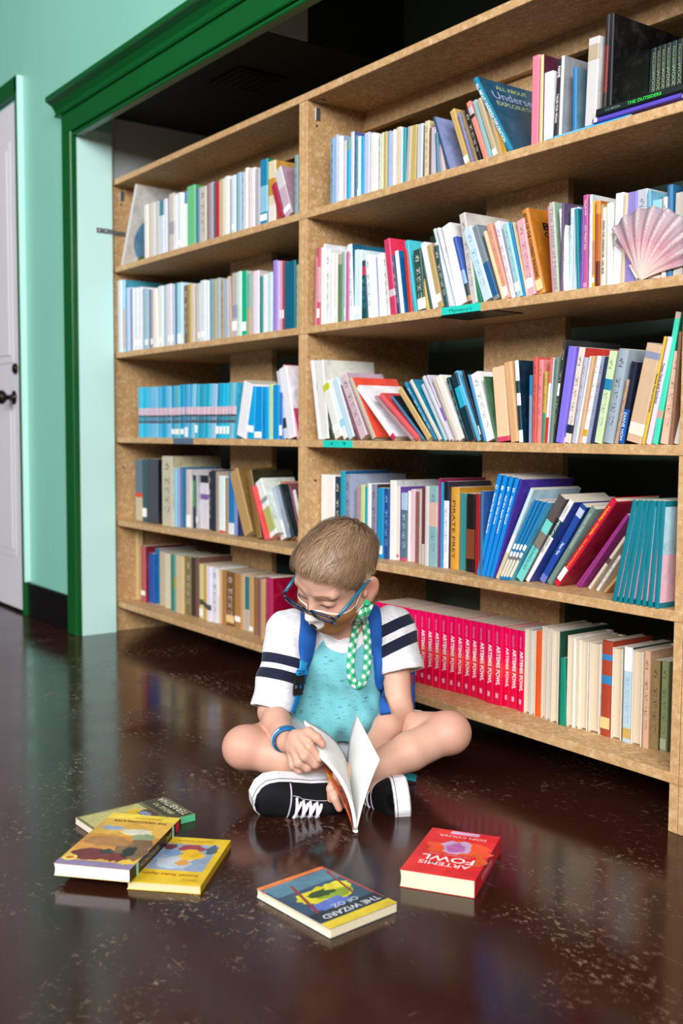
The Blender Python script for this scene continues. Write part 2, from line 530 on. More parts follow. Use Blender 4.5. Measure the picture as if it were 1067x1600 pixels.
def art_mat(hexc):
    """printed picture on a cover: blotches around one main colour"""
    k = ('art', hexc)
    if k in MATS: return MATS[k]
    m, nt, b = new_mat('cover_' + hexc)
    c = lin(hexc)
    obj = N(nt, 'ShaderNodeTexCoord').outputs['Object']
    f = noise(nt, obj, 22, 5, .6, .8)
    col = ramp(nt, f, [(.3, tuple(x * .72 for x in c[:3]) + (1,)), (.5, c), (.72, tuple(min(1, x * 1.15 + .02) for x in c[:3]) + (1,))])
    nt.links.new(col, b.inputs['Base Color'])
    b.inputs['Roughness'].default_value = .36
    MATS[k] = m
    return m

def page_mat(hexc):
    k = ('pages', hexc)
    if k in MATS: return MATS[k]
    m, nt, b = new_mat('pages_' + hexc)
    c = lin(hexc)
    obj = N(nt, 'ShaderNodeTexCoord').outputs['Object']
    f = noise(nt, mapping(nt, obj, (1500, 4, 4)), 1.0, 2)
    g = noise(nt, obj, 18, 3)
    col = mix_col(nt, f, tuple(x * .70 for x in c[:3]) + (1,), c)
    col = mix_col(nt, ramp(nt, g, [(.4, 0.0), (.8, .25)]), col, tuple(x * y for x, y in zip(c[:3], (.85, .75, .6))) + (1,))
    nt.links.new(col, b.inputs['Base Color'])
    b.inputs['Roughness'].default_value = .8
    b.inputs['Specular IOR Level'].default_value = .1
    MATS[k] = m
    return m

def artemis_mat():
    k = 'artemis'
    if k in MATS: return MATS[k]
    m, nt, b = new_mat('hot_pink_spine')
    uv = N(nt, 'ShaderNodeTexCoord').outputs['UV']
    sx = N(nt, 'ShaderNodeSeparateXYZ'); nt.links.new(uv, sx.inputs[0])
    col = ramp(nt, sx.outputs[1], [(.0, lin('d2003f')), (.30, lin('e3043f')), (.46, lin('ee3a3e')), (.60, lin('e4044e')), (1.0, lin('e00458'))])
    nt.links.new(col, b.inputs['Base Color'])
    b.inputs['Roughness'].default_value = .3
    MATS[k] = m
    return m

def cover_mesh(w, d, h, hard, bands, mats_of, flip=False):
    """wrap of spine and two boards; bands: z fractions; mats_of(z) -> (spine mat, side mat)"""
    th = min(.0024 if hard else .0009, w * .22)
    if hard and w > .012:
        sp = [(0, .0045), (w * .06, .0022), (w * .22, .0007), (w * .5, 0), (w * .78, .0007), (w * .94, .0022), (w, .0045)]
    else:
        e = min(.0026, w * .24)
        sp = [(0, e), (e * .35, e * .35), (e, 0), (w - e, 0), (w - e * .35, e * .35), (w, e)]
    outer = [(0, d)] + sp + [(w, d)]
    inner = [(w - th, d), (w - th, sp[-1][1] + th), (th, sp[0][1] + th), (th, d)]
    prof = outer + inner
    fl = (lambda y: d - y) if flip else (lambda y: y)
    zs = sorted({0.0, 1.0, *[round(f, 4) for b in bands for f in b[1:3]]})
    mats = []; mb = MB(); n = len(prof); no = len(outer)
    def mi(m):
        if m not in mats: mats.append(m)
        return mats.index(m)
    for a, b in zip(zs[:-1], zs[1:]):
        ms, mc = mats_of((a + b) / 2)
        vs = [(x, fl(y), a * h) for x, y in prof] + [(x, fl(y), b * h) for x, y in prof]
        for i in range(n):
            j2 = (i + 1) % n
            side = i in (0, no - 2)
            inn = i >= no - 1
            f = (i, j2, n + j2, n + i)
            if flip: f = f[::-1]
            if side:
                q = [(y / d, z) for y, z in ((prof[i][1], a), (prof[j2][1], a), (prof[j2][1], b), (prof[i][1], b))]
            else:
                q = [(x / w, z) for x, z in ((prof[i][0], a), (prof[j2][0], a), (prof[j2][0], b), (prof[i][0], b))]
            if flip: q = q[::-1]
            mb.add([vs[k] for k in f], [(0, 1, 2, 3)], mi(mc if side else (M_INNER if inn else ms)), [q])
    # rims
    ms, mc = mats_of(.99); ms0, mc0 = mats_of(.01)
    for z, m_, up in ((h, ms, True), (0, ms0, False)):
        o = [(x, fl(y), z) for x, y in outer]; i_ = [(x, fl(y), z) for x, y in inner]
        # left board, spine, right board
        quads = [[o[0], o[1], i_[2], i_[3]], o[1:-1] + [i_[1], i_[2]], [o[-2], o[-1], i_[0], i_[1]]]
        for q in quads:
            if up == flip: q = q[::-1]
            mb.add(q, [tuple(range(len(q)))], mi(m_))
    return mb, mats, th

M_INNER = plain('inner_cover', 'd9d3c6', .7)
M_STICK = plain('call_number_sticker', 'eeeeea', .5)

TX = {
 'undersea': [('ALL ABOUT UNDERSEA EXPLORATION', 'f4f4ee', .13, .93, .50, 0, .015)],
 'wagons': [('BOYS OF THE COVERED WAGONS', '3a2410', .20, .95, .40, 0, .02)],
 'island': [('The Island of Horses', '5f9484', .04, .95, .52, 0, .0)],
 'animorphs': [('ANIMORPHS', 'f0f4f4', .46, .80, .42, 0, .02), ('The Stranger', 'd8eef0', .16, .38, .34, 0, 0)],
 'tunis': [('TUNIS', 'f0c8b4', .78, .95, .42, 0, .02), ('GO TEAM GO', 'f0c8c0', .42, .68, .42, 0, .02)],
 'legends': [('WHEN THE LEGENDS DIE - HAL BOR', '16120e', .16, .84, .36, -.08, .03)],
 'hoh': [('DIANE HOH', 'e8eef4', .04, .38, .46, 0, .0)],
 'nevada': [('Nevada Facts and Symbols', '30280c', .30, .66, .55, 0, .02)],
 'texas': [('Texas Facts and Symbols', '302838', .38, .76, .55, 0, .02)],
 'pirate': [('PIRATE PREY', '3a260a', .12, .84, .34, 0, .0)],
 's1': [('C', 'f0f8ff', .86, .90, .5, 0, .02), ('Dental Family Home Stories', 'f0f8ff', .42, .82, .36, 0, .02)],
 's2': [('B', 'f0f8ff', .86, .90, .5, 0, .02), ('Handle With Care', 'f0f8ff', .52, .82, .36, 0, .02)],
 's3': [('P', 'f0f8ff', .86, .90, .5, 0, .02), ('Ask the Apple Runners', 'f0f8ff', .44, .82, .36, 0, .02)],
 's4': [('D', 'f0f8ff', .86, .90, .5, 0, .02), ('Make the Bunch', 'f0f8ff', .54, .82, .36, 0, .02)],
 'archaeology': [('ARCHAEOLOGY', '12423e', .12, .42, .34, 0, .0)],
 'america': [('MEXICAN', 'eaf2f2', .57, .75, .44, 0, .0), ('AMERICAN', '283038', .36, .55, .40, 0, .0), ('AMERICA', '283038', .80, .94, .34, 0, 0)],
 'blueauthor': [('Peter Fox', 'e4eaf8', .36, .52, .36, .1, .02)],
 'texasflood': [('TEXAS THE FLOODS', 'c8d8d0', .48, .94, .30, .12, 0)],
 'holiday': [('Holiday Crafts', 'f2b818', .60, .93, .34, .1, .02), ('Mary Bright Small Only', 'e8a818', .26, .56, .22, .08, .02), ('11', 'f2c020', .215, .25, .3, 0, .02)],
 'blackband': [('NAME', 'f0f0f0', .78, .92, .5, 0, .02), ('TALES FOR VEGAS', 'e8e8e8', .22, .58, .36, 0, .02)],
 'thinblue': [('BRADY COUNTY', 'e0f0fa', .36, .72, .36, 0, .02), ('HEADS', 'e0f0fa', .06, .26, .36, 0, .02)],
}
MSPINE = Matrix(((0, 1, 0, 0), (0, 0, -1, 0), (-1, 0, 0, 0), (0, 0, 0, 1)))   # text x -> -z, y -> +x, out -> -y

def ell_pts(cx, cy, rx, ry, n=36): return [(cx + rx * math.cos(2 * math.pi * i / n), cy + ry * math.sin(2 * math.pi * i / n)) for i in range(n)]
class Sink:
    def __init__(s): s.mb = MB(); s.mats = []
    def take(s, mb, mats, Mx):
        idx = []
        for m in (mats if isinstance(mats, (list, tuple)) else [mats]):
            if m not in s.mats: s.mats.append(m)
            idx.append(s.mats.index(m))
        o = len(s.mb.v)
        s.mb.v += [tuple(Mx @ Vector(v)) for v in mb.v]
        s.mb.f += [tuple(o + i for i in f) for f in mb.f]
        s.mb.m += [idx[i] for i in mb.m]; s.mb.uv += mb.uv

def build_book(x, y, z, w, h, d, lean, hexc, o, label, group, x1=None, sink=None):
    hard = 'H' in o or 'P' in o
    flip = 'P' in o
    loc = (x if lean <= 0 or x1 is None else x1, y, z)
    root = None
    if sink is None:
        root = empty('book', loc, (0, lean, 0))
        tag(root, label, 'book', group)
    def emit(mb, name, mats):
        if sink is not None:
            sink.take(mb, mats, Matrix.Translation(loc) @ Matrix.Rotation(lean, 4, 'Y') @ Matrix.Translation((ox, 0, 0)))
        else:
            mb.build(name, mats, root).location = (ox, 0, 0)
    ox = 0 if (lean <= 0 or x1 is None) else -w
    marks = None
    if 'm' in o:
        marks = o['m'][0] if o['m'] else ('2c2622' if hx_dark(hexc) > .18 else 'd8d4c8')
    base = artemis_mat() if 'A' in o else book_mat(hexc, marks)
    side_hex = o['c'][0] if 'c' in o else hexc
    side = artemis_mat() if 'A' in o else art_mat(side_hex)
    bands = list(o.get('b', []))
    sbands = []
    if 'n' in o: bands += [('d9b9c6', .44, .58), ('4a5560', .28, .34), ('4a5560', .355, .375), ('4a5560', .39, .44)]
    if 'n2' in o: bands += [('e6dcc4', .04, .26), ('8a7a6a', .26, .30), ('e4ecf0', .30, .46), ('2f7fae', .36, .39)]
    if 'q' in o: sbands = [('087888', 0, .05), ('efc3d2', .05, .5), ('b8dff2', .5, .945), ('087888', .945, 1)]
    def mats_of(f):
        ms, mc = base, side
        for hb, a, b in bands:
            if a <= f < b or (b >= 1 and f > a): ms = book_mat(hb)
        for hb, a, b in sbands:
            if a <= f <= b: mc = art_mat(hb)
        return ms, mc
    mb, mats, th = cover_mesh(w, d, h, hard, bands + sbands, mats_of, flip)
    emit(mb, 'cover', mats)
    ov = .0028 if hard else .0006
    ph = 'dcc9ae' if flip else 'ddd5c4'
    y0, y1 = (d - (d - ov), d - th - .0012) if flip else (th + .0012, d - ov)
    if hard and not flip: y0 = .0045 + th
    pg = MB()
    if flip:
        # fore edge slightly hollow
        xs = np.linspace(th + .0002, w - th - .0002, 5)
        cur = [.0 + .0022 * (1 - ((q - w / 2) / (w / 2)) ** 2) for q in xs]
        poly = [(q, y0 + c) for q, c in zip(xs, cur)] + [(w - th - .0002, y1), (th + .0002, y1)]
        pg.prism(poly, 2, ov, h - ov)
    else:
        pg.box(th + .0002, w - th - .0002, y0, y1, ov, h - ov)
    emit(pg, 'page_block', page_mat(ph))
    if 's' in o:
        s_ = o['s']; f0, f1 = (float(s_[0]), float(s_[1])) if len(s_) > 1 else (.07, .17)
        sm = plain('sticker_' + s_[2], s_[2], .5) if len(s_) > 2 else M_STICK
        a = min(.0012, w * .1)
        emit(MB().box(a, w - a, -.0005, -.0001, f0 * h, f1 * h), 'spine_label', sm)
    if sink is not None: return None
    for body, hc, f0, f1, hf, dx, bold in TX.get((o.get('t') or [None])[0], []):
        lettering(body, hc, root, Matrix.Translation((ox + w * (.5 + dx), -.0004, h * (f0 + f1) / 2)) @ MSPINE, width=(f1 - f0) * h, height=hf * w, bold=bold, name='spine_title')
    if 'disc' in o:
        MB().prism(ell_pts(.085, .105, .058, .078), 0, w + .0002, w + .0006).build('cover_art', art_mat('5f8fb4'), root).location = (ox, 0, 0)
        MB().prism(ell_pts(.080, .030, .026, .020), 0, w + .0003, w + .0008).build('cover_art', art_mat('3f7a3c'), root).location = (ox, 0, 0)
    MSIDE = Matrix(((0, 0, 1, 0), (1, 0, 0, 0), (0, 1, 0, 0), (0, 0, 0, 1)))
    if 'u1' in o:
        for txt, hc, zf, wf, hf in (('ALL ABOUT', 'b8c878', .90, .5, .055), ('Undersea', 'a8b0d8', .78, .72, .105), ('EXPLORATION', 'b8c890', .66, .72, .06)):
            lettering(txt, hc, root, Matrix.Translation((ox + w + .0004, d * .5, h * zf)) @ MSIDE, width=d * wf, height=h * hf, name='cover_title')
    if 'u2' in o:
        for txt, zf, hf in (('BOYS', .80, .085), ('COVERED', .70, .055)):
            lettering(txt, '1c1008', root, Matrix.Translation((ox + w + .0004, d * .55, h * zf)) @ MSIDE, width=d * .62, height=h * hf, bold=.03, name='cover_title')
    if 'A' in o:
        lettering('ARTEMIS FOWL', 'fdf2f6', root, Matrix.Translation((ox + w * .58, -.0004, h * .50)) @ MSPINE, width=.50 * h, height=.46 * w, bold=.035, name='spine_title')
        lettering('EOIN COLFER', 'c8a0c8', root, Matrix.Translation((ox + w * .40, -.0004, h * .85)) @ MSPINE, width=.15 * h, height=.22 * w, name='spine_title')
        MB().box(w * .32, w * .62, -.0005, -.0001, h * .09, h * .15).build('publisher_mark', plain('pale_pink_print', 'eaa8c4', .5), root).location = (ox, 0, 0)
    return root

import colorsys
def colour_word(h):
    r, g, b = [int(h[i:i + 2], 16) / 255 for i in (0, 2, 4)]
    hh, s, v = colorsys.rgb_to_hsv(r, g, b); hh *= 360
    if v < .17: return 'black'
    if s < .09:
        return 'white' if v > .88 else 'pale grey' if v > .72 else 'grey' if v > .4 else 'dark grey'
    if s < .22 and v > .8:
        if hh < 70: return 'cream' if s > .1 else 'off-white'
        if hh < 170: return 'pale green'
        if hh < 240: return 'pale blue'
        return 'pale lilac'
    if hh < 12 or hh >= 345: n = 'red' if s > .5 else 'rose'
    elif hh < 45: n = 'orange' if s > .7 and v > .7 else ('tan' if v > .6 else 'brown')
    elif hh < 68: n = 'yellow' if s > .5 and v > .7 else 'khaki'
    elif hh < 160: n = 'green'
    elif hh < 193: n = 'teal' if v < .75 else 'aqua'
    elif hh < 250: n = 'blue'
    elif hh < 290: n = 'purple'
    else: n = 'magenta' if s > .5 else 'mauve'
    if v < .38: n = 'dark ' + n
    elif s < .4 and v > .65 and n not in ('tan', 'khaki', 'rose', 'mauve'): n = 'light ' + n
    return n

def ordinal(n):
    return str(n) + ('th' if 10 <= n % 100 <= 20 else {1: 'st', 2: 'nd', 3: 'rd'}.get(n % 10, 'th'))

BOOKS = [
('L1',0.0235,0.0425,0.0200,0.0164,0.2937,0.449,0.200,'d8d4d0',{'c':['d4d2ce'],'disc':[]}),
('L1',0.2386,0.2663,0.0130,0.0266,0.1831,0.000,0.121,'f0ece4',{}),
('L1',0.2601,0.2806,0.0160,0.0198,0.1799,0.000,0.119,'d0b498',{}),
('L1',0.2898,0.3202,0.0115,0.0292,0.1803,0.000,0.119,'d8d4d0',{}),
('L1',0.3141,0.3475,0.0145,0.0321,0.1796,0.000,0.119,'ccccc8',{}),
('L1',0.3565,0.3892,0.0100,0.0315,0.1762,0.000,0.116,'d4dce8',{'b':[('4f8592',0.72,1)]}),
('L1',0.3833,0.4059,0.0130,0.0218,0.1779,0.000,0.117,'dce4f0',{}),
('L1',0.4000,0.4161,0.0160,0.0155,0.1783,0.000,0.118,'9a8688',{}),
('L1',0.4249,0.4598,0.0115,0.0335,0.1863,0.000,0.123,'d0c8c0',{'b':[('a8a0a8',0.3,0.52)]}),
('L1',0.4540,0.4759,0.0145,0.0211,0.1774,0.000,0.117,'eef2f6',{}),
('L1',0.4846,0.5124,0.0100,0.0267,0.1785,0.000,0.118,'e0e8ee',{'s':[]}),
('L1',0.5066,0.5232,0.0130,0.0159,0.1765,0.000,0.116,'e4e6e8',{}),
('L1',0.5175,0.5376,0.0160,0.0193,0.1792,0.000,0.118,'e8eef4',{'b':[('2a80b0',0.78,1)]}),
('L1',0.5490,0.6026,0.0115,0.0515,0.1869,0.000,0.123,'70c488',{'c':['4f9a68']}),
('L1',0.5971,0.6205,0.0145,0.0225,0.1718,0.000,0.113,'4a80a8',{}),
('L1',0.6316,0.6746,0.0100,0.0414,0.1691,0.000,0.112,'ccc4b8',{'m':[]}),
('L1',0.6692,0.6907,0.0130,0.0207,0.1736,0.000,0.115,'8a7470',{}),
('L1',0.6852,0.7093,0.0160,0.0232,0.1755,0.000,0.116,'b4acc8',{}),
('L1',0.7173,0.7272,0.0115,0.0096,0.1703,0.000,0.112,'2c4844',{}),
('L1',0.7230,0.7478,0.0145,0.0238,0.1683,0.000,0.111,'c8202f',{}),
('L1',0.7557,0.7827,0.0100,0.0260,0.1710,0.000,0.113,'c8bc9c',{}),
('L1',0.7802,0.8069,0.0130,0.0257,0.1748,0.000,0.115,'eeeee8',{}),
('L1',0.8017,0.8203,0.0160,0.0178,0.1646,0.000,0.109,'a8b0b0',{}),
('L1',0.8279,0.8488,0.0115,0.0201,0.1695,0.000,0.112,'dce8f8',{'s':[]}),
('L1',0.8437,0.8541,0.0145,0.0100,0.1721,0.000,0.114,'1f7f96',{}),
('L1',0.8617,0.8822,0.0100,0.0198,0.1706,0.000,0.113,'a0bccc',{}),
('L1',0.8772,0.8961,0.0130,0.0181,0.1694,0.000,0.112,'a8b8c4',{'m':[]}),
('L1',0.8926,0.9128,0.0160,0.0194,0.1784,0.000,0.118,'f0f0f2',{}),
('L1',0.9202,0.9327,0.0115,0.0120,0.1711,0.000,0.113,'c8bcb4',{}),
('L1',0.9277,0.9525,0.0145,0.0238,0.1714,0.000,0.113,'f0e8ee',{}),
('L1',0.9598,0.9846,0.0100,0.0239,0.1632,0.000,0.108,'b0b0b8',{}),
('L1',0.9817,1.0224,0.0130,0.0392,0.1819,0.000,0.120,'1a84b0',{'c':['109060'],'b':[('8cc4e0',0.2,0.6)],'s':[]}),
('L1',1.0201,1.0599,0.0160,0.0383,0.1710,0.000,0.160,'e4d0b0',{'b':[('c89030',0.45,0.72),('e8dcd8',0,0.3)],'c':['c09040']}),
('L1',1.0853,1.1126,0.0115,0.0242,0.1077,-0.399,0.100,'a82848',{'c':['6a2838']}),
('L1',1.1125,1.1527,0.0145,0.0355,0.1462,-0.404,0.100,'c4aebc',{'c':['a88898'],'s':['.1','.2'],'b':[('d4d0d0',0.6,1)]}),
('L1',1.1625,1.1791,0.0100,0.0160,0.1597,0.000,0.105,'84a4a4',{'m':[]}),
('L2',0.0096,0.0478,0.0100,0.0368,0.2561,0.000,0.150,'e4ecee',{}),
('L2',0.0435,0.0813,0.0130,0.0363,0.2542,0.000,0.180,'b0d4ee',{'c':['4098b0'],'b':[('c8b4b8',0.05,0.6)]}),
('L2',0.0860,0.1156,0.0160,0.0285,0.2246,0.000,0.148,'bcd4f4',{}),
('L2',0.1253,0.1348,0.0115,0.0092,0.2169,0.000,0.143,'7a6898',{}),
('L2',0.1291,0.1517,0.0145,0.0217,0.2199,0.000,0.145,'f0f0f4',{}),
('L2',0.1613,0.1879,0.0100,0.0256,0.2161,0.000,0.143,'dce8ec',{'s':[]}),
('L2',0.1837,0.2143,0.0130,0.0294,0.2155,0.000,0.142,'eee6f2',{'s':[]}),
('L2',0.2094,0.2306,0.0160,0.0203,0.2069,0.000,0.137,'84b0b8',{}),
('L2',0.2399,0.2676,0.0115,0.0267,0.2018,0.000,0.133,'a8c0d0',{'s':[]}),
('L2',0.2615,0.2773,0.0145,0.0152,0.1998,0.000,0.132,'3f708c',{}),
('L2',0.2879,0.3063,0.0100,0.0177,0.1967,0.000,0.130,'b0a0a8',{'s':[]}),
('L2',0.3022,0.3359,0.0130,0.0324,0.1983,-0.052,0.131,'f0efe8',{}),
('L2',0.3306,0.3399,0.0160,0.0090,0.2031,0.000,0.134,'e0d8c0',{}),
('L2',0.3489,0.3754,0.0115,0.0254,0.2022,0.000,0.133,'e4eef0',{'s':[]}),
('L2',0.3694,0.4021,0.0145,0.0314,0.2018,0.000,0.133,'bcc8d0',{}),
('L2',0.4110,0.4399,0.0100,0.0278,0.2013,0.000,0.133,'e6e2ea',{'s':[]}),
('L2',0.4340,0.4531,0.0130,0.0184,0.1991,0.000,0.131,'b8c2d0',{'s':[]}),
('L2',0.4473,0.4694,0.0160,0.0213,0.2008,0.000,0.133,'4880a8',{}),
('L2',0.4781,0.5105,0.0115,0.0311,0.1984,0.000,0.131,'b4e2ea',{'s':['.02','.18']}),
('L2',0.5066,0.5158,0.0145,0.0089,0.1942,0.000,0.128,'d8e0f4',{}),
('L2',0.5256,0.5548,0.0100,0.0281,0.1846,0.000,0.122,'806850',{'m':[]}),
('L2',0.5504,0.5733,0.0130,0.0220,0.1878,0.000,0.124,'c8b068',{}),
('L2',0.5677,0.5886,0.0160,0.0201,0.1848,0.000,0.122,'dcd6d0',{}),
('L2',0.5969,0.6117,0.0115,0.0142,0.1798,0.000,0.119,'b8a8a4',{}),
('L2',0.6062,0.6267,0.0145,0.0197,0.1833,0.000,0.121,'ccd2d6',{'s':[]}),
('L2',0.6361,0.6667,0.0100,0.0294,0.1879,0.000,0.124,'dce6ea',{'s':[]}),
('L2',0.6624,0.6830,0.0130,0.0198,0.1839,0.000,0.121,'f2f2fa',{}),
('L2',0.6787,0.6935,0.0160,0.0142,0.1878,0.000,0.124,'508890',{}),
('L2',0.6673,0.6873,0.0115,0.0192,0.1824,0.000,0.120,'e6eef8',{}),
('L2',0.6830,0.7073,0.0145,0.0233,0.1864,0.000,0.123,'7aa0b0',{}),
('L2',0.7164,0.7348,0.0100,0.0177,0.1836,0.000,0.121,'a8a878',{}),
('L2',0.7306,0.7516,0.0130,0.0202,0.1850,0.000,0.122,'a8b4c8',{}),
('L2',0.7474,0.7698,0.0160,0.0216,0.1820,0.000,0.120,'b0a078',{'m':[]}),
('L2',0.7814,0.8083,0.0115,0.0258,0.1757,-0.026,0.116,'a8b8c8',{}),
('L2',0.8058,0.8218,0.0145,0.0153,0.1825,-0.069,0.120,'c8a890',{}),
('L2',0.8305,0.8619,0.0100,0.0302,0.1880,0.000,0.124,'bcb6b6',{'s':['.1','.25'],'b':[('989cac',0.3,0.5)]}),
('L2',0.8590,0.8766,0.0130,0.0169,0.1901,0.000,0.125,'c8f0dc',{}),
('L2',0.8726,0.9048,0.0160,0.0310,0.1888,0.000,0.125,'02ae80',{'s':['.08','.22'],'c':['c8c0b0']}),
('L2',0.9148,0.9324,0.0115,0.0169,0.1770,0.000,0.117,'80aca4',{'b':[('c0a488',0,0.45)]}),
('L2',0.9285,0.9449,0.0145,0.0159,0.1744,0.000,0.115,'c0b8b0',{}),
('L2',0.9533,0.9818,0.0100,0.0274,0.1800,0.000,0.119,'ece0f2',{'c':['c8c0bc']}),
('L2',0.9784,0.9945,0.0130,0.0154,0.1621,0.000,0.107,'108080',{}),
('L2',0.9916,1.0157,0.0160,0.0232,0.1659,0.000,0.109,'e6ecf0',{}),
('L2',1.0238,1.0489,0.0115,0.0242,0.1668,0.000,0.110,'cce0dc',{}),
('L2',1.0475,1.0676,0.0145,0.0194,0.1979,0.000,0.131,'9880cc',{}),
('L2',1.0751,1.0885,0.0100,0.0129,0.1927,0.000,0.127,'c0aae8',{}),
('L2',1.0843,1.0954,0.0130,0.0106,0.1919,0.000,0.127,'d898a8',{'s':['.18','.3']}),
('L2',1.0912,1.1045,0.0160,0.0128,0.1918,0.000,0.127,'8a2848',{'s':['.18','.3']}),
('L2',1.1141,1.1665,0.0115,0.0504,0.1855,0.000,0.122,'02627a',{'c':['025060']}),
('L2',1.1651,1.1766,0.0145,0.0110,0.1722,0.000,0.114,'90a888',{'m':[]}),
('L3',0.1864,0.2164,0.0100,0.0289,0.1729,0.000,0.114,'3cc0e4',{'n':[]}),
('L3',0.2101,0.2510,0.0130,0.0393,0.1732,0.000,0.114,'20b4dc',{'n':[]}),
('L3',0.2448,0.2836,0.0160,0.0374,0.1722,0.000,0.114,'58b8e0',{'n':[]}),
('L3',0.2928,0.3295,0.0115,0.0353,0.1717,0.000,0.113,'78bce0',{'n':[]}),
('L3',0.3235,0.3570,0.0145,0.0323,0.1708,0.000,0.113,'50b0dc',{'n':[]}),
('L3',0.3660,0.3989,0.0100,0.0317,0.1711,0.000,0.113,'08a4d0',{'n':[]}),
('L3',0.3930,0.4255,0.0130,0.0313,0.1709,0.000,0.113,'80c0e0',{'n':[]}),
('L3',0.4197,0.4467,0.0160,0.0260,0.1707,0.000,0.113,'1898c8',{'n':[],'s':[]}),
('L3',0.4554,0.4889,0.0115,0.0322,0.1703,0.000,0.112,'60b4c8',{'n':[],'s':[]}),
('L3',0.4832,0.5174,0.0145,0.0330,0.1721,0.000,0.114,'08a0d4',{'n':[],'s':[]}),
('L3',0.5272,0.5505,0.0100,0.0224,0.1716,0.064,0.113,'60a8d0',{'n':[],'s':['.02','.2']}),
('L3',0.5461,0.5661,0.0130,0.0192,0.1711,0.067,0.113,'38a8d4',{'n':[]}),
('L3',0.5617,0.5816,0.0160,0.0191,0.1713,0.073,0.113,'98c8dc',{'n':[]}),
('L3',0.5911,0.6108,0.0115,0.0188,0.1701,0.072,0.112,'40b0cc',{'n':[],'s':['.1','.24']}),
('L3',0.6064,0.6259,0.0145,0.0187,0.1697,0.078,0.112,'2098b8',{'n':[]}),
('L3',0.6353,0.6545,0.0100,0.0185,0.1686,0.070,0.111,'30a4c4',{'n':[]}),
('L3',0.6503,0.6751,0.0130,0.0238,0.1688,0.079,0.111,'20a8c8',{'n':[]}),
('L3',0.6708,0.6926,0.0160,0.0208,0.1687,0.075,0.111,'70c0e0',{'n':[]}),
('L3',0.7017,0.7231,0.0115,0.0205,0.1675,0.074,0.111,'a8c4e0',{'n':[]}),
('L3',0.7189,0.7402,0.0145,0.0203,0.1677,0.089,0.111,'1098c0',{'n':[],'s':['.08','.22']}),
('L3',0.7492,0.7701,0.0100,0.0201,0.1670,0.088,0.110,'10b0d8',{'n':[],'s':['.08','.22']}),
('L3',0.7660,0.7856,0.0130,0.0188,0.1670,0.080,0.110,'18b4dc',{'n':[],'s':['.08','.22']}),
('L3',0.7821,0.8016,0.0160,0.0187,0.1683,0.094,0.111,'40b4cc',{'n':[],'s':['.08','.22']}),
('L3',0.8104,0.8291,0.0115,0.0179,0.1677,0.093,0.111,'80bcd0',{'n':[]}),
('L3',0.8251,0.8362,0.0145,0.0107,0.1678,0.092,0.111,'38acd0',{'n':[]}),
('L3',0.8502,0.9047,0.0100,0.0507,0.1647,0.258,0.109,'eeeef2',{'c':['f4f4f8']}),
('L3',0.9099,0.9478,0.0130,0.0364,0.1528,0.068,0.200,'08a4e4',{'s':['.12','.25'],'c':['10a0dc']}),
('L3',0.9439,0.9885,0.0160,0.0429,0.1509,0.010,0.200,'0894d8',{'c':['10a0dc'],'s':['.02','.14']}),
('L3',1.0093,1.0324,0.0115,0.0222,0.1489,-0.017,0.200,'10a0e0',{'c':['10a0dc']}),
('L3',1.0286,1.0477,0.0145,0.0183,0.1566,0.000,0.103,'c4dca0',{}),
('L3',1.0557,1.0876,0.0100,0.0307,0.1518,0.000,0.200,'0890d0',{'c':['10a0dc']}),
('L3',1.0839,1.1024,0.0130,0.0178,0.1310,-0.028,0.100,'3078c0',{'s':['.08','.3']}),
('L3',1.1038,1.1244,0.0160,0.0194,0.1936,-0.208,0.128,'c4d0dc',{'b':[('2a2a3a',0.15,0.3)]}),
('L3',1.1335,1.1738,0.0115,0.0377,0.2011,-0.240,0.133,'eae6ee',{}),
('L3',1.1715,1.1826,0.0145,0.0100,0.2168,-0.344,0.143,'d8a0bc',{'c':['c84878'],'m':[]}),
('L4',-0.0450,-0.0095,0.0884,0.0342,0.2111,0.000,0.139,'404c50',{}),
('L4',0.0464,0.1024,0.0627,0.0538,0.2191,0.000,0.145,'5f7888',{'b':[('c8c0a4',0,0.38),('dc4c40',0.38,0.45)],'c':['303c44']}),
('L4',0.1360,0.1722,0.0473,0.0349,0.2223,0.000,0.147,'2a525a',{'s':['.08','.22']}),
('L4',0.1850,0.2708,0.0421,0.0825,0.2250,0.000,0.160,'3a3a48',{'c':['101018']}),
('L4',0.3038,0.3794,0.0404,0.0727,0.2369,0.000,0.190,'c8c0a8',{'c':['b8b494'],'m':[]}),
('L4',0.3654,0.3937,0.0489,0.0271,0.1985,0.000,0.131,'90c4e0',{}),
('L4',0.3870,0.4058,0.0527,0.0182,0.1985,0.000,0.131,'98a4c8',{}),
('L4',0.4001,0.4221,0.0560,0.0211,0.2006,0.000,0.132,'4a78a8',{}),
('L4',0.4164,0.4350,0.0593,0.0179,0.2023,0.000,0.134,'1a6890',{}),
('L4',0.4257,0.4656,0.0649,0.0384,0.1955,0.000,0.129,'d8c8c4',{'s':['.02','.22'],'c':['c8c4cc']}),
('L4',0.4510,0.4768,0.0734,0.0248,0.1767,0.000,0.117,'1c3034',{'b':[('3a8a50',0.4,0.9)]}),
('L4',0.4671,0.4858,0.0793,0.0180,0.1771,0.000,0.117,'b0b0b8',{'s':['.1','.22']}),
('L4',0.4653,0.5378,0.0912,0.0697,0.1768,0.000,0.117,'d8d4dc',{'b':[('1c2430',0.86,1),('7a58a0',0.55,0.65)]}),
('L4',0.5325,0.5494,0.0948,0.0162,0.1909,0.000,0.126,'181c28',{'m':[]}),
('L4',0.5786,0.6058,0.0791,0.0261,0.1970,0.000,0.190,'202840',{'c':['101420']}),
('L4',0.6237,0.6434,0.0696,0.0190,0.1937,0.000,0.128,'a89888',{}),
('L4',0.6406,0.6795,0.0707,0.0375,0.1812,0.000,0.120,'e4f0f2',{'b':[('dc4048',0,0.04)]}),
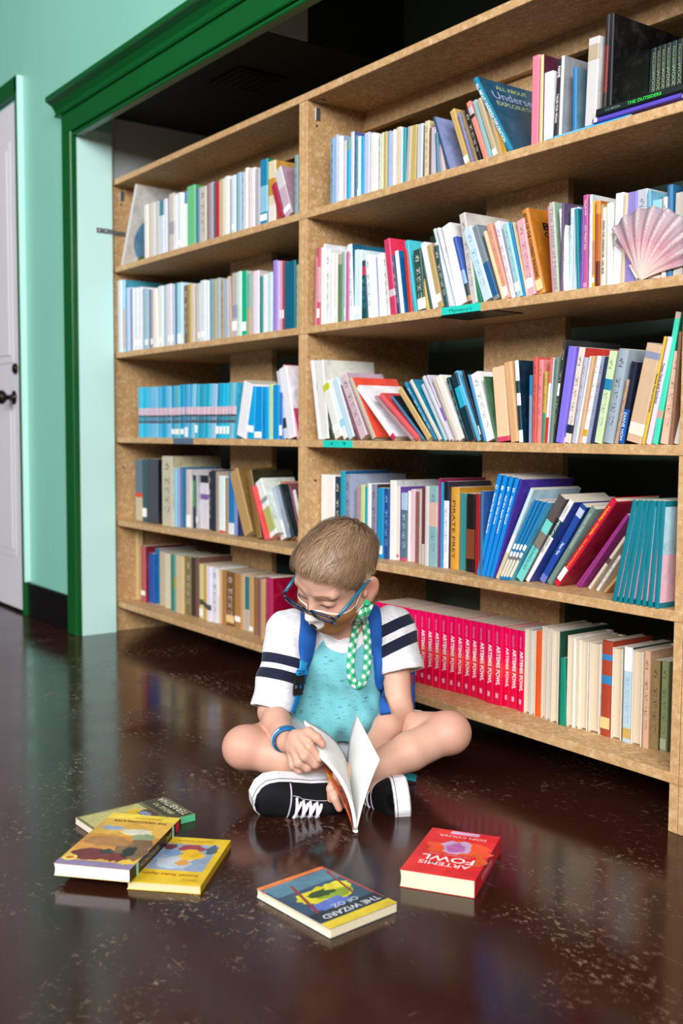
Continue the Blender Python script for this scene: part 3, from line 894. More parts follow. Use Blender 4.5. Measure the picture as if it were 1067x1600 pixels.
('L4',0.6787,0.6990,0.0718,0.0196,0.1754,0.000,0.116,'a88c70',{}),
('L4',0.7035,0.7369,0.0699,0.0321,0.1961,0.000,0.180,'1878b8',{'b':[('e0e8f0',0,0.18)]}),
('L4',0.7483,0.7681,0.0638,0.0190,0.1697,0.000,0.112,'8090c8',{}),
('L4',0.7782,0.8051,0.0584,0.0259,0.1599,0.000,0.106,'202c58',{}),
('L4',0.8265,0.8856,0.0536,0.0515,0.2089,-0.439,0.140,'b89462',{'c':['806034']}),
('L4',0.9016,0.9305,0.0523,0.0267,0.2082,-0.289,0.150,'886838',{'c':['2c2c18']}),
('L4',0.9527,0.9686,0.0466,0.0137,0.1716,-0.463,0.113,'d84848',{}),
('L4',0.9495,1.0141,0.0618,0.0543,0.1800,-0.507,0.119,'e2eae8',{'c':['d8e0d8'],'b':[('8898a0',0.6,0.68),('a8b468',0.08,0.5)]}),
('L4',0.9805,1.0158,0.0867,0.0309,0.1602,-0.422,0.106,'a8b8c8',{'b':[('e0e0e8',0,0.35)]}),
('L4',0.9899,1.0305,0.1053,0.0351,0.1683,-0.457,0.111,'1c2c34',{'m':[]}),
('L4',1.0103,1.0307,0.1211,0.0165,0.1942,-0.572,0.128,'d88c74',{'b':[('a8d0a0',0.7,1)]}),
('L4',1.0214,1.0289,0.1283,0.0068,0.1754,-0.377,0.116,'885058',{}),
('L4',1.0210,1.0370,0.1343,0.0145,0.1548,-0.339,0.102,'e4e4ea',{'c':['703050']}),
('L5',0.0683,0.1069,0.0708,0.0372,0.2039,0.000,0.160,'b85c5c',{'c':['7a1830'],'s':['.12','.2']}),
('L5',0.0830,0.1518,0.0853,0.0661,0.1797,0.000,0.119,'1c58a8',{}),
('L5',0.1288,0.1634,0.0987,0.0333,0.1979,0.000,0.150,'0878a8',{'c':['a0a0a8']}),
('L5',0.1799,0.2201,0.0912,0.0387,0.1933,0.000,0.128,'c8b498',{'c':['b0a890']}),
('L5',0.2425,0.2825,0.0806,0.0384,0.1927,0.000,0.127,'d8d0b8',{}),
('L5',0.3026,0.3248,0.0710,0.0214,0.1949,0.000,0.129,'3a7860',{}),
('L5',0.3379,0.3539,0.0650,0.0154,0.1987,0.000,0.131,'58a0a0',{'b':[('a89828',0.4,0.6)]}),
('L5',0.3535,0.4074,0.0658,0.0518,0.1970,0.000,0.130,'d8bc90',{}),
('L5',0.4000,0.4129,0.0704,0.0125,0.1996,0.000,0.132,'908050',{}),
('L5',0.4078,0.4437,0.0738,0.0346,0.1971,0.000,0.130,'807048',{'m':[]}),
('L5',0.4385,0.4689,0.0773,0.0292,0.1983,0.000,0.131,'3c2c20',{}),
('L5',0.4668,0.4931,0.0791,0.0253,0.2010,0.000,0.133,'785048',{}),
('L5',0.4961,0.5226,0.0785,0.0255,0.1813,0.000,0.120,'d8cc90',{'b':[('484838',0.25,0.35)],'s':['.04','.18']}),
('L5',0.5307,0.5502,0.0747,0.0188,0.1821,0.000,0.120,'c8a040',{'b':[('484838',0.22,0.32)]}),
('L5',0.5586,0.5881,0.0707,0.0283,0.1817,0.000,0.120,'e6deee',{'b':[('505058',0.2,0.3)]}),
('L5',0.5824,0.6238,0.0749,0.0399,0.1810,0.000,0.119,'e0e0e8',{'m':[]}),
('L5',0.6097,0.6342,0.0836,0.0237,0.1750,0.000,0.116,'d0a878',{}),
('L5',0.6261,0.6568,0.0876,0.0295,0.1744,0.000,0.115,'a87848',{}),
('L5',0.6604,0.7132,0.0862,0.0508,0.1738,0.000,0.115,'785028',{'s':['.06','.2','e0c080'],'m':[]}),
('L5',0.7163,0.7540,0.0850,0.0363,0.1728,0.000,0.114,'b08048',{'s':['.12','.22']}),
('L5',0.7549,0.7756,0.0852,0.0200,0.1742,0.000,0.115,'d0a880',{}),
('L5',0.7765,0.8025,0.0853,0.0249,0.1695,0.000,0.112,'b8b4b0',{'b':[('2a7880',0.4,1)]}),
('L5',0.8033,0.8289,0.0854,0.0246,0.1725,0.000,0.114,'c8a070',{'s':['.02','.1']}),
('L5',0.8412,0.8612,0.0785,0.0192,0.1759,0.000,0.116,'906830',{}),
('L5',0.8725,0.8896,0.0721,0.0164,0.1785,0.000,0.118,'885868',{}),
('L5',0.9203,0.9421,0.0537,0.0210,0.1799,0.000,0.119,'c89c6c',{}),
('L5',0.9500,0.9863,0.0525,0.0349,0.1888,0.000,0.160,'b02c5c',{'c':['980030'],'H':[]}),
('R1',1.3292,1.3450,0.0100,0.0153,0.1689,0.000,0.111,'7aa0c4',{'m':[]}),
('R1',1.3417,1.3566,0.0130,0.0144,0.1746,0.000,0.115,'a8bcd4',{}),
('R1',1.3533,1.3580,0.0160,0.0045,0.1703,0.000,0.112,'e0e0e4',{'m':[]}),
('R1',1.3646,1.3821,0.0115,0.0168,0.1649,0.000,0.109,'f2eef2',{'c':['88a8c8']}),
('R1',1.3787,1.3926,0.0145,0.0133,0.1518,0.000,0.100,'d6ccd2',{}),
('R1',1.3995,1.4128,0.0100,0.0128,0.1515,0.000,0.100,'00a0cc',{'b':[('6a9a80',0.82,1)]}),
('R1',1.4107,1.4258,0.0130,0.0145,0.1661,0.000,0.110,'d0d4f0',{'c':['4858a0']}),
('R1',1.4225,1.4376,0.0160,0.0144,0.1552,0.000,0.102,'4a8090',{'m':[]}),
('R1',1.4439,1.4539,0.0115,0.0096,0.1487,0.000,0.100,'cce2ee',{'s':['.02','.14']}),
('R1',1.4507,1.4654,0.0145,0.0142,0.1456,0.000,0.100,'08a0cc',{}),
('R1',1.4724,1.4942,0.0100,0.0210,0.1499,0.000,0.100,'bcc6ea',{'c':['a8a8c8']}),
('R1',1.4911,1.5101,0.0130,0.0183,0.1452,0.000,0.100,'e6ded6',{}),
('R1',1.5070,1.5205,0.0160,0.0130,0.1411,0.000,0.100,'eeeeea',{}),
('R1',1.5270,1.5368,0.0115,0.0095,0.1360,0.000,0.100,'bcc4b4',{'m':[]}),
('R1',1.5338,1.5436,0.0145,0.0095,0.1382,0.000,0.100,'e6dec6',{}),
('R1',1.5499,1.5624,0.0100,0.0120,0.1360,0.000,0.100,'b8a868',{}),
('R1',1.5594,1.5725,0.0130,0.0126,0.1355,0.000,0.100,'88a8d0',{}),
('R1',1.5695,1.5763,0.0160,0.0066,0.1338,0.000,0.100,'c8c4d8',{}),
('R1',1.5826,1.5921,0.0115,0.0092,0.1343,0.000,0.100,'eeeaee',{}),
('R1',1.5891,1.6080,0.0145,0.0182,0.1376,0.000,0.100,'d6c6a6',{}),
('R1',1.6142,1.6192,0.0100,0.0048,0.1322,0.000,0.100,'ccdef0',{}),
('R1',1.6159,1.6289,0.0130,0.0125,0.1303,0.000,0.100,'0890a0',{}),
('R1',1.6259,1.6319,0.0160,0.0057,0.1274,0.043,0.100,'024848',{}),
('R1',1.6306,1.6454,0.0115,0.0143,0.1287,0.048,0.100,'b8b0a8',{}),
('R1',1.6425,1.6646,0.0145,0.0213,0.1291,0.029,0.100,'c0a860',{'c':['b8a058']}),
('R1',1.6722,1.6917,0.0100,0.0188,0.1250,0.016,0.100,'c4c8d2',{}),
('R1',1.6889,1.6949,0.0130,0.0058,0.1212,0.000,0.100,'4a4a58',{}),
('R1',1.6927,1.7091,0.0160,0.0158,0.1290,-0.001,0.100,'d6c69e',{'m':[]}),
('R1',1.7150,1.7200,0.0115,0.0048,0.1089,0.005,0.100,'5a3c34',{}),
('R1',1.7178,1.7352,0.0145,0.0167,0.1089,0.000,0.100,'c4bcc8',{}),
('R1',1.7409,1.7526,0.0100,0.0112,0.0927,-0.069,0.100,'4a7890',{}),
('R1',1.7498,1.7583,0.0130,0.0081,0.0937,-0.150,0.100,'8088a0',{}),
('R1',1.7562,1.7677,0.0160,0.0108,0.0916,-0.228,0.100,'d0b8b0',{}),
('R1',1.7803,1.7877,0.0115,0.0066,0.1395,-0.399,0.170,'26446a',{'c':['8894c4']}),
('R1',1.8350,1.8530,0.0145,0.0160,0.1403,-0.407,0.100,'c8a868',{'s':['.04','.16']}),
('R1',1.8584,1.8655,0.0100,0.0063,0.1268,-0.386,0.100,'7a84b0',{}),
('R1',1.8646,1.8764,0.0130,0.0104,0.1318,-0.425,0.100,'8a7458',{'m':[]}),
('R1',1.8738,1.8867,0.0160,0.0115,0.1309,-0.375,0.100,'1c1814',{'m':[]}),
('R1',1.8947,1.9093,0.0115,0.0129,0.1452,-0.414,0.100,'e08878',{'b':[('c0b8c0',0.78,0.9),('282020',0.72,0.78)]}),
('R1',1.9076,1.9213,0.0145,0.0122,0.1440,-0.389,0.100,'90b8c0',{}),
('R1',1.9267,1.9420,0.0100,0.0136,0.1425,-0.405,0.100,'b8a888',{'s':['.02','.12']}),
('R1',1.9385,1.9495,0.0130,0.0099,0.1133,-0.345,0.100,'b09870',{}),
('R1',1.9476,1.9616,0.0160,0.0126,0.0803,-0.372,0.100,'c09020',{}),
('R1',1.9679,1.9857,0.0115,0.0144,0.2096,-0.566,0.190,'1880a0',{'c':['20506c'],'t':['undersea'],'H':[],'u1':[]}),
('R1',2.0293,2.0507,0.0145,0.0206,0.1811,0.000,0.119,'f08098',{'c':['f4708a']}),
('R1',2.0560,2.0648,0.0100,0.0085,0.1758,0.000,0.180,'e6c88e',{'c':['502038']}),
('R1',2.0630,2.0892,0.0130,0.0252,0.1388,0.000,0.140,'eae6f2',{'b':[('6a3058',0,0.02)]}),
('R1',2.0870,2.1009,0.0160,0.0133,0.1556,0.062,0.103,'2c2c30',{'t':['blackband']}),
('R1',2.1064,2.1144,0.0115,0.0077,0.1518,0.028,0.170,'d8d8dc',{'c':['9a9ca4']}),
('R1',2.1411,2.1513,0.0145,0.0097,0.1222,-0.021,0.100,'2080c0',{'c':['608090'],'t':['thinblue']}),
('R1',2.1738,2.2023,0.0100,0.0274,0.1636,0.036,0.150,'d2d0d0',{'b':[('b8a890',0.74,0.92)]}),
('R1',2.2121,2.2227,0.0130,0.0103,0.2053,0.032,0.200,'2a2020',{'b':[('702018',0.3,0.72)],'H':[]}),
('R1',2.2246,2.2343,0.0160,0.0093,0.2047,0.011,0.220,'141820',{'c':['0a0a0c'],'H':[]}),
('R2',1.2576,1.2677,0.0100,0.0097,0.1797,0.026,0.119,'c87080',{}),
('R2',1.2642,1.2821,0.0130,0.0172,0.2042,0.000,0.135,'c05868',{'s':['.1','.22'],'b':[('c8a8b0',0.3,0.75)]}),
('R2',1.2786,1.2902,0.0160,0.0111,0.2026,0.000,0.134,'f4f4f4',{}),
('R2',1.2974,1.3068,0.0115,0.0090,0.2088,0.000,0.170,'e8e8f4',{'c':['e4e8f4']}),
('R2',1.3033,1.3228,0.0145,0.0187,0.1933,0.000,0.128,'e4e6e2',{'m':[]}),
('R2',1.3299,1.3443,0.0100,0.0139,0.1801,0.000,0.119,'e6e8e6',{}),
('R2',1.3410,1.3569,0.0130,0.0153,0.1766,0.000,0.117,'e6dad6',{'s':['.1','.22']}),
('R2',1.3535,1.3725,0.0160,0.0182,0.1753,0.000,0.116,'567e4c',{'b':[('a8a888',0.85,1)]}),
('R2',1.3794,1.3883,0.0115,0.0086,0.1783,0.000,0.118,'80a0a0',{}),
('R2',1.3850,1.3932,0.0145,0.0078,0.1778,0.000,0.117,'e4e0ea',{'s':['.08','.2']}),
('R2',1.4000,1.4131,0.0100,0.0126,0.1754,0.000,0.116,'bc6890',{}),
('R2',1.4106,1.4304,0.0130,0.0190,0.1929,-0.056,0.170,'dceef2',{'m':['1f7c8c'],'c':['1a6080']}),
('R2',1.4272,1.4415,0.0160,0.0138,0.1768,0.000,0.117,'cce6ea',{'s':['.08','.2']}),
('R2',1.4482,1.4624,0.0115,0.0136,0.1731,0.000,0.114,'d4eaf2',{'s':['.08','.2']}),
('R2',1.4600,1.4858,0.0145,0.0248,0.1448,-0.074,0.100,'0a4850',{'m':['30a0b0'],'b':[('c03050',0.75,0.9)]}),
('R2',1.4938,1.5120,0.0100,0.0174,0.1563,-0.094,0.103,'e6eefa',{'m':[]}),
('R2',1.5088,1.5275,0.0130,0.0179,0.1527,-0.089,0.101,'f2f2fa',{}),
('R2',1.5244,1.5308,0.0160,0.0061,0.1495,-0.112,0.100,'a8b4dc',{}),
('R2',1.5372,1.5605,0.0115,0.0223,0.1520,-0.086,0.100,'f6f6f8',{}),
('R2',1.5574,1.5752,0.0145,0.0170,0.1535,-0.115,0.101,'d8d8d4',{'m':['282828']}),
('R2',1.5832,1.6065,0.0100,0.0221,0.1844,-0.166,0.170,'cc3864',{'b':[('d0c0c8',0.24,0.33)],'c':['e03058']}),
('R2',1.6035,1.6157,0.0130,0.0115,0.1446,-0.199,0.100,'123c62',{'m':[]}),
('R2',1.6127,1.6262,0.0160,0.0128,0.1535,-0.171,0.101,'f0f0f0',{'c':['1070b0']}),
('R2',1.6472,1.6617,0.0115,0.0138,0.1490,-0.139,0.100,'c03028',{}),
('R2',1.6628,1.6765,0.0145,0.0129,0.1735,-0.210,0.160,'30b8cc',{'c':['48c0d0']}),
('R2',1.6830,1.7119,0.0100,0.0275,0.1435,-0.144,0.100,'2c5048',{'m':[],'b':[('e8e8e0',0.02,0.2)]}),
('R2',1.7103,1.7211,0.0130,0.0100,0.1457,-0.269,0.100,'c8a850',{}),
('R2',1.7183,1.7277,0.0160,0.0088,0.1336,-0.274,0.100,'1c5048',{}),
('R2',1.7341,1.7509,0.0115,0.0155,0.1611,-0.293,0.106,'e6e6ea',{}),
('R2',1.7512,1.7703,0.0145,0.0175,0.1541,-0.305,0.102,'b89c68',{'s':['.1','.22']}),
('R2',1.7765,1.7905,0.0100,0.0129,0.1471,-0.281,0.100,'1c4c50',{'m':['e0e0d8']}),
('R2',1.7877,1.8004,0.0130,0.0114,0.1592,-0.342,0.105,'cccdd2',{}),
('R2',1.7977,1.8072,0.0160,0.0086,0.1954,-0.374,0.129,'c4d6da',{}),
('R2',1.8127,1.8198,0.0115,0.0064,0.1940,-0.358,0.128,'dedae0',{}),
('R2',1.8178,1.8482,0.0145,0.0278,0.1912,-0.313,0.150,'eeeeef',{'c':['e4e4e6']}),
('R2',1.8553,1.8674,0.0100,0.0109,0.1620,-0.352,0.107,'3c5cac',{'b':[('c09060',0.04,0.12),('202838',0,0.04),('303c38',0.12,0.3),('90b4e0',0.3,0.5)]}),
('R2',1.8604,1.8812,0.0130,0.0196,0.2050,-0.216,0.135,'c6c2be',{'m':['585050']}),
('R2',1.8800,1.8958,0.0160,0.0142,0.1525,-0.368,0.101,'107858',{}),
('R2',1.9016,1.9309,0.0115,0.0259,0.1767,-0.402,0.117,'c4dcee',{'m':['6888a8']}),
('R2',1.9289,1.9501,0.0145,0.0186,0.1808,-0.420,0.119,'78858f',{'b':[('205888',0.05,0.5)]}),
('R2',1.9579,1.9669,0.0100,0.0081,0.1624,-0.382,0.107,'dfc79e',{}),
('R2',1.9650,1.9809,0.0130,0.0143,0.1751,-0.360,0.116,'d89880',{'m':['a86050'],'s':['.04','.16','e8dcdc']}),
('R2',1.9801,1.9950,0.0160,0.0136,0.1754,-0.323,0.116,'e2daea',{'m':['787080']}),
('R2',2.0007,2.0183,0.0115,0.0162,0.1642,-0.293,0.108,'a0ccd0',{'m':['5888a0'],'s':['.08','.2']}),
('R2',2.0159,2.0246,0.0145,0.0080,0.1658,-0.284,0.109,'1888c0',{}),
('R2',2.0295,2.0330,0.0100,0.0033,0.1641,-0.273,0.108,'ccbf9c',{}),
('R2',2.0307,2.0541,0.0130,0.0220,0.1630,-0.232,0.108,'e0a8b0',{'m':['905868'],'s':['.1','.22']}),
('R2',2.0551,2.0774,0.0160,0.0206,0.1859,-0.288,0.150,'c27c2c',{'c':['b06c1e'],'t':['wagons'],'u2':[],'s':['.05','.17','e0c890'],'H':[]}),
('R2',2.0991,2.1044,0.0115,0.0051,0.1762,-0.103,0.116,'c08090',{}),
('R2',2.1023,2.1167,0.0145,0.0138,0.1828,-0.112,0.121,'bab6ac',{'t':['island'],'c':['88a890']}),
('R2',2.1211,2.1274,0.0100,0.0060,0.1759,0.000,0.116,'605070',{}),
('R2',2.1270,2.1407,0.0130,0.0132,0.1654,-0.099,0.109,'f2f2f3',{'m':['a0a8b0']}),
('R2',2.1390,2.1491,0.0160,0.0097,0.1624,0.000,0.107,'d0ecf0',{'m':['50b0c0']}),
('R2',2.1534,2.1575,0.0115,0.0039,0.1609,0.000,0.106,'c4ccd6',{}),
('R2',2.1552,2.1597,0.0145,0.0043,0.1623,0.000,0.107,'eef2f4',{}),
('R2',2.1640,2.1717,0.0100,0.0074,0.1582,-0.057,0.104,'188090',{'t':['animorphs']}),
('R2',2.1695,2.1773,0.0130,0.0076,0.1598,0.000,0.105,'7a50a8',{'m':['402068']}),
('R2',2.1753,2.1887,0.0160,0.0129,0.1823,-0.028,0.120,'b85890',{'t':['tunis'],'s':['.02','.07','c888a8']}),
('R2',2.1929,2.1998,0.0115,0.0066,0.1793,-0.012,0.160,'d0d8e8',{'c':['c8ccd0'],'m':['4090c8']}),
('R2',2.1983,2.2061,0.0145,0.0076,0.1662,-0.025,0.110,'d8a424',{'b':[('b8805c',0.15,0.55)],'s':['.06','.12']}),
('R2',2.2103,2.2216,0.0100,0.0109,0.1640,-0.016,0.108,'b85c20',{'b':[('6a2418',0,0.3),('d89040',0.85,1)]}),
('R2',2.2193,2.2214,0.0130,0.0020,0.1569,0.000,0.104,'b8a078',{}),
('R2',2.2194,2.2327,0.0160,0.0128,0.1504,-0.007,0.100,'ded8d0',{'t':['legends']}),
('R2',2.2372,2.2498,0.0115,0.0121,0.1558,-0.026,0.103,'eeeadf',{}),
('R2',2.2482,2.2687,0.0145,0.0197,0.1709,0.014,0.113,'e8e8f0',{}),
('R2',2.2708,2.2794,0.0100,0.0082,0.1663,0.027,0.110,'d8c0a0',{}),
('R2',2.2776,2.3013,0.0130,0.0228,0.1671,0.015,0.110,'8c80c4',{'b':[('c8a8b8',0.35,0.6)]}),
('R2',2.2996,2.3261,0.0160,0.0255,0.1687,-0.006,0.111,'bcc0cc',{'m':['606070']}),
('R2',2.3302,2.3377,0.0115,0.0072,0.1623,-0.016,0.107,'70b0cc',{}),
('R2',2.3360,2.3587,0.0145,0.0218,0.1436,0.000,0.100,'98c8dc',{'m':['6090a8']}),
('R2',2.3630,2.3720,0.0100,0.0087,0.1444,0.000,0.100,'ded2ca',{'m':[]}),
('R2',2.3702,2.3841,0.0130,0.0134,0.1651,-0.014,0.109,'206898',{'H':[]}),
('R2',2.3826,2.4050,0.0160,0.0215,0.1486,0.011,0.100,'c6beb6',{}),
('R2',2.4090,2.4163,0.0115,0.0071,0.1405,0.000,0.100,'601818',{}),
('R3',1.2792,1.2917,0.0100,0.0118,0.2138,-0.185,0.141,'e6e2e2',{}),
('R3',1.2891,1.3253,0.0130,0.0345,0.2085,-0.132,0.170,'e0e0dc',{'c':['dcdcd6']}),
('R3',1.3260,1.3453,0.0160,0.0172,0.1624,-0.399,0.107,'203828',{'m':['c8d0c8']}),
('R3',1.3548,1.3904,0.0115,0.0315,0.1567,-0.402,0.103,'e6e6dc',{'s':['.12','.23'],'b':[('c0c830',0.86,0.97)]}),
('R3',1.3879,1.4097,0.0145,0.0189,0.1669,-0.447,0.110,'deeaee',{'b':[('88d0e8',0.2,0.32)]}),
('R3',1.4173,1.4463,0.0100,0.0250,0.1693,-0.459,0.112,'c4d8e8',{}),
('R3',1.4439,1.4612,0.0130,0.0144,0.1567,-0.534,0.103,'703848',{'m':['b890a0']}),
('R3',1.4588,1.4952,0.0160,0.0303,0.1828,-0.526,0.121,'d0b8c0',{'m':['403050'],'c':['b8a0b0']}),
('R3',1.5101,1.5293,0.0115,0.0154,0.1819,-0.584,0.150,'b8a898',{'c':['e4513c'],'H':[]}),
('R3',1.5882,1.6106,0.0145,0.0142,0.1954,-0.849,0.140,'f2eef2',{'b':[('c02858',0,0.07)],'c':['f0eef4']}),
('R3',1.6653,1.6785,0.0100,0.0075,0.1783,-0.939,0.118,'ac8890',{}),
('R3',1.6815,1.7036,0.0130,0.0126,0.1812,-0.937,0.120,'e05c60',{'c':['d04850']}),
('R3',1.7014,1.7130,0.0160,0.0072,0.1604,-0.864,0.106,'4878a0',{'c':['182830']}),
('R3',1.7220,1.7461,0.0115,0.0169,0.1629,-0.754,0.107,'c8a870',{'c':['1c1c1c']}),
('R3',1.7439,1.7558,0.0145,0.0088,0.1767,-0.698,0.117,'2080a8',{'m':['e0f0f8']}),
('R3',1.7628,1.7770,0.0100,0.0108,0.1762,-0.660,0.116,'d0c8bc',{'c':['1880a0']}),
('R3',1.7742,1.7797,0.0130,0.0041,0.1707,-0.690,0.113,'107088',{}),
('R3',1.7770,1.7896,0.0160,0.0100,0.1559,-0.594,0.103,'b4c6ce',{}),
('R3',1.7952,1.8082,0.0115,0.0105,0.1760,-0.581,0.116,'c6c6ca',{'c':['b8a8c8']}),
('R3',1.8055,1.8127,0.0145,0.0059,0.1775,-0.554,0.117,'ccc4d8',{'b':[('7050b0',0.3,0.5)]}),
('R3',1.8182,1.8283,0.0100,0.0084,0.1613,-0.527,0.106,'b4ac9c',{}),
('R3',1.8263,1.8481,0.0130,0.0182,0.1657,-0.520,0.109,'e6ded6',{}),
('R3',1.8466,1.8572,0.0160,0.0091,0.1584,-0.451,0.105,'0a3038',{'m':['30c0d0']}),
('R3',1.8637,1.8873,0.0115,0.0207,0.1615,-0.421,0.107,'083040',{'b':[('20a8c8',0.5,0.8)],'c':['063040']}),
('R3',1.8859,1.8995,0.0145,0.0116,0.1739,-0.481,0.115,'60b0d8',{}),
('R3',1.9047,1.9104,0.0100,0.0050,0.1719,-0.409,0.170,'101820',{'s':['.1','.22','d0d0c8'],'c':['0c1418']}),
('R3',1.9078,1.9146,0.0130,0.0061,0.1573,-0.361,0.104,'3888b8',{}),
('R3',1.9128,1.9400,0.0160,0.0245,0.1569,-0.355,0.104,'eaeaea',{'m':['808080']}),
('R3',1.9451,1.9495,0.0115,0.0040,0.1475,-0.283,0.100,'3a6848',{}),
('R3',1.9470,1.9861,0.0145,0.0373,0.1610,-0.126,0.106,'eec6a0',{'b':[('d04068',0,0.065)],'c':['d8b088']}),
('R3',1.9919,2.0140,0.0100,0.0210,0.1703,-0.147,0.112,'d8a878',{}),
('R3',2.0126,2.0241,0.0130,0.0109,0.1729,-0.105,0.160,'dce6ee',{'b':[('0c3444',0.15,0.45),('0c3444',0.6,0.75)],'c':['08283c']}),
('R3',2.0371,2.0458,0.0160,0.0084,0.1403,-0.009,0.100,'8098b8',{'b':[('2080b0',0.7,1)]}),
('R3',2.0506,2.0628,0.0115,0.0117,0.1764,-0.004,0.116,'c85850',{'m':['602828']}),
('R3',2.0614,2.0737,0.0145,0.0118,0.1704,0.009,0.112,'e08888',{'m':['703038']}),
('R3',2.0787,2.0861,0.0100,0.0072,0.1455,0.031,0.100,'c0a050',{'b':[('2a9070',0,0.42)],'m':[]}),
('R3',2.0843,2.0908,0.0130,0.0062,0.1735,0.067,0.114,'dc6858',{'b':[('c02028',0,0.3),('f0e8e8',0.3,0.7)]}),
('R3',2.0890,2.0944,0.0160,0.0052,0.1734,0.058,0.114,'bccdd6',{}),
('R3',2.0990,2.1069,0.0115,0.0075,0.1736,0.083,0.115,'708878',{}),
('R3',2.1016,2.1084,0.0145,0.0065,0.2085,0.133,0.170,'343434',{'m':['b0b0b0'],'c':['303234'],'s':['.46','.58']}),
('R3',2.1160,2.1366,0.0100,0.0196,0.1927,0.153,0.127,'8070e0',{'c':['7060d0']}),
('R3',2.1344,2.1371,0.0130,0.0026,0.1435,0.113,0.100,'d8c8d0',{}),
('R3',2.1348,2.1515,0.0160,0.0158,0.1907,0.171,0.126,'ded2c6',{'b':[('1c2840',0.1,0.19)],'m':['484848'],'c':['c83830']}),
('R3',2.1574,2.1673,0.0115,0.0094,0.1700,0.166,0.112,'b4b8c6',{'m':['606880']}),
('R3',2.1656,2.1711,0.0145,0.0053,0.1729,0.185,0.114,'e4e6ee',{}),
('R3',2.1758,2.1839,0.0100,0.0077,0.1719,0.171,0.113,'d0a880',{}),
('R3',2.1821,2.1918,0.0130,0.0092,0.1723,0.201,0.114,'eeeaea',{'b':[('d0a020',0.08,0.16)],'m':['707078']}),
('R3',2.1901,2.2011,0.0160,0.0103,0.1706,0.199,0.113,'9098b0',{'m':['404868']}),
('R3',2.2060,2.2136,0.0115,0.0072,0.1695,0.188,0.112,'182850',{}),
('R3',2.2117,2.2310,0.0145,0.0182,0.1787,0.185,0.118,'c8dcb0',{'b':[('2080a8',0.58,0.7)],'m':['6a7868']}),
('R3',2.2366,2.2610,0.0100,0.0232,0.1804,0.184,0.119,'98a8b4',{'m':['303840'],'H':[]}),
('R3',2.2637,2.2703,0.0130,0.0062,0.1237,0.205,0.100,'b89878',{'m':['401818']}),
('R3',2.2689,2.2838,0.0160,0.0141,0.1560,0.175,0.103,'161e34',{'b':[('0850a0',0,0.42)],'t':['hoh']}),
('R3',2.2898,2.3269,0.0115,0.0347,0.1852,0.229,0.122,'d0b090',{'b':[('e8e0d0',0.08,0.2),('8890a8',0.85,0.92)],'c':['c0a080']}),
('R3',2.3270,2.3339,0.0145,0.0065,0.2003,0.215,0.132,'d8b840',{'t':['nevada']}),
('R3',2.3385,2.3488,0.0100,0.0097,0.1984,0.215,0.131,'e0d0e8',{'t':['texas']}),
('R3',2.3502,2.3629,0.0130,0.0120,0.2413,0.182,0.150,'42d2b2',{'c':['10886c'],'H':[],'b':[('c0a088',0.2,0.26),('b8a898',0.95,1)]}),
('R3',2.3651,2.3845,0.0160,0.0184,0.1689,0.149,0.112,'e0b8a0',{'m':['806050']}),
('R3',2.3895,2.3962,0.0115,0.0065,0.2026,0.072,0.134,'906850',{'m':['604030']}),
('R3',2.3960,2.4098,0.0145,0.0129,0.0624,0.237,0.100,'d8d0d0',{}),
('R4',1.2459,1.3088,0.0442,0.0605,0.2066,0.000,0.136,'eeeae6',{}),
('R4',1.3066,1.3295,0.0469,0.0220,0.2026,0.000,0.134,'203048',{'m':[]}),
('R4',1.3292,1.3486,0.0484,0.0187,0.2189,0.000,0.160,'10a0b8',{'c':['1060a0']}),
('R4',1.3491,1.3707,0.0498,0.0207,0.2100,0.000,0.190,'8890a8',{'c':['a8b4d0'],'m':[]}),
('R4',1.3916,1.4064,0.0524,0.0143,0.1786,0.000,0.118,'a08890',{}),
('R4',1.4093,1.4271,0.0537,0.0171,0.1852,0.000,0.122,'c8d098',{}),
('R4',1.4273,1.4380,0.0547,0.0103,0.1812,0.000,0.120,'10a0a8',{}),
('R4',1.4377,1.4522,0.0556,0.0139,0.1898,0.000,0.125,'e8ecec',{}),
('R4',1.4514,1.4739,0.0568,0.0217,0.1880,0.000,0.124,'8888a0',{'m':[],'c':['402830']}),
('R4',1.4738,1.4990,0.0592,0.0242,0.1797,0.000,0.119,'1890c0',{'s':['.06','.18']}),
('R4',1.4958,1.5156,0.0629,0.0190,0.1783,0.000,0.118,'204888',{'m':['a0b8e0']}),
('R4',1.5125,1.5400,0.0671,0.0264,0.2005,0.000,0.150,'eeeee6',{'c':['d8dce4']}),
('R4',1.5315,1.5509,0.0704,0.0187,0.1850,0.000,0.122,'e6d2c8',{'s':['.04','.08','e06070'],'c':['6048a0']}),
('R4',1.5488,1.5736,0.0748,0.0239,0.1703,0.000,0.112,'507080',{'b':[('a8c4d8',0.75,1),('d04860',0,0.04)],'m':['c0d0d8']}),
('R4',1.5705,1.5808,0.0781,0.0099,0.1764,0.000,0.116,'eee0e4',{}),
('R4',1.5783,1.5980,0.0808,0.0189,0.1805,0.000,0.119,'dec0c8',{}),
('R4',1.6049,1.6180,0.0757,0.0127,0.1755,0.000,0.116,'8a5858',{}),
('R4',1.6267,1.6359,0.0690,0.0089,0.1817,0.000,0.120,'c6b8b0',{}),
('R4',1.6437,1.6543,0.0630,0.0102,0.1876,0.000,0.124,'702838',{'b':[('c8b8b0',0,0.27)]}),
('R4',1.6636,1.6779,0.0557,0.0137,0.1924,0.000,0.127,'ceccc8',{}),
('R4',1.6785,1.7081,0.0561,0.0285,0.1930,0.000,0.127,'86b0b4',{'b':[('d8b0a0',0.5,0.8)],'m':['506080']}),
('R4',1.7046,1.7130,0.0604,0.0081,0.2122,0.000,0.160,'982068',{'c':['902058']}),
('R4',1.7115,1.7199,0.0624,0.0081,0.2027,0.000,0.134,'2890c0',{}),
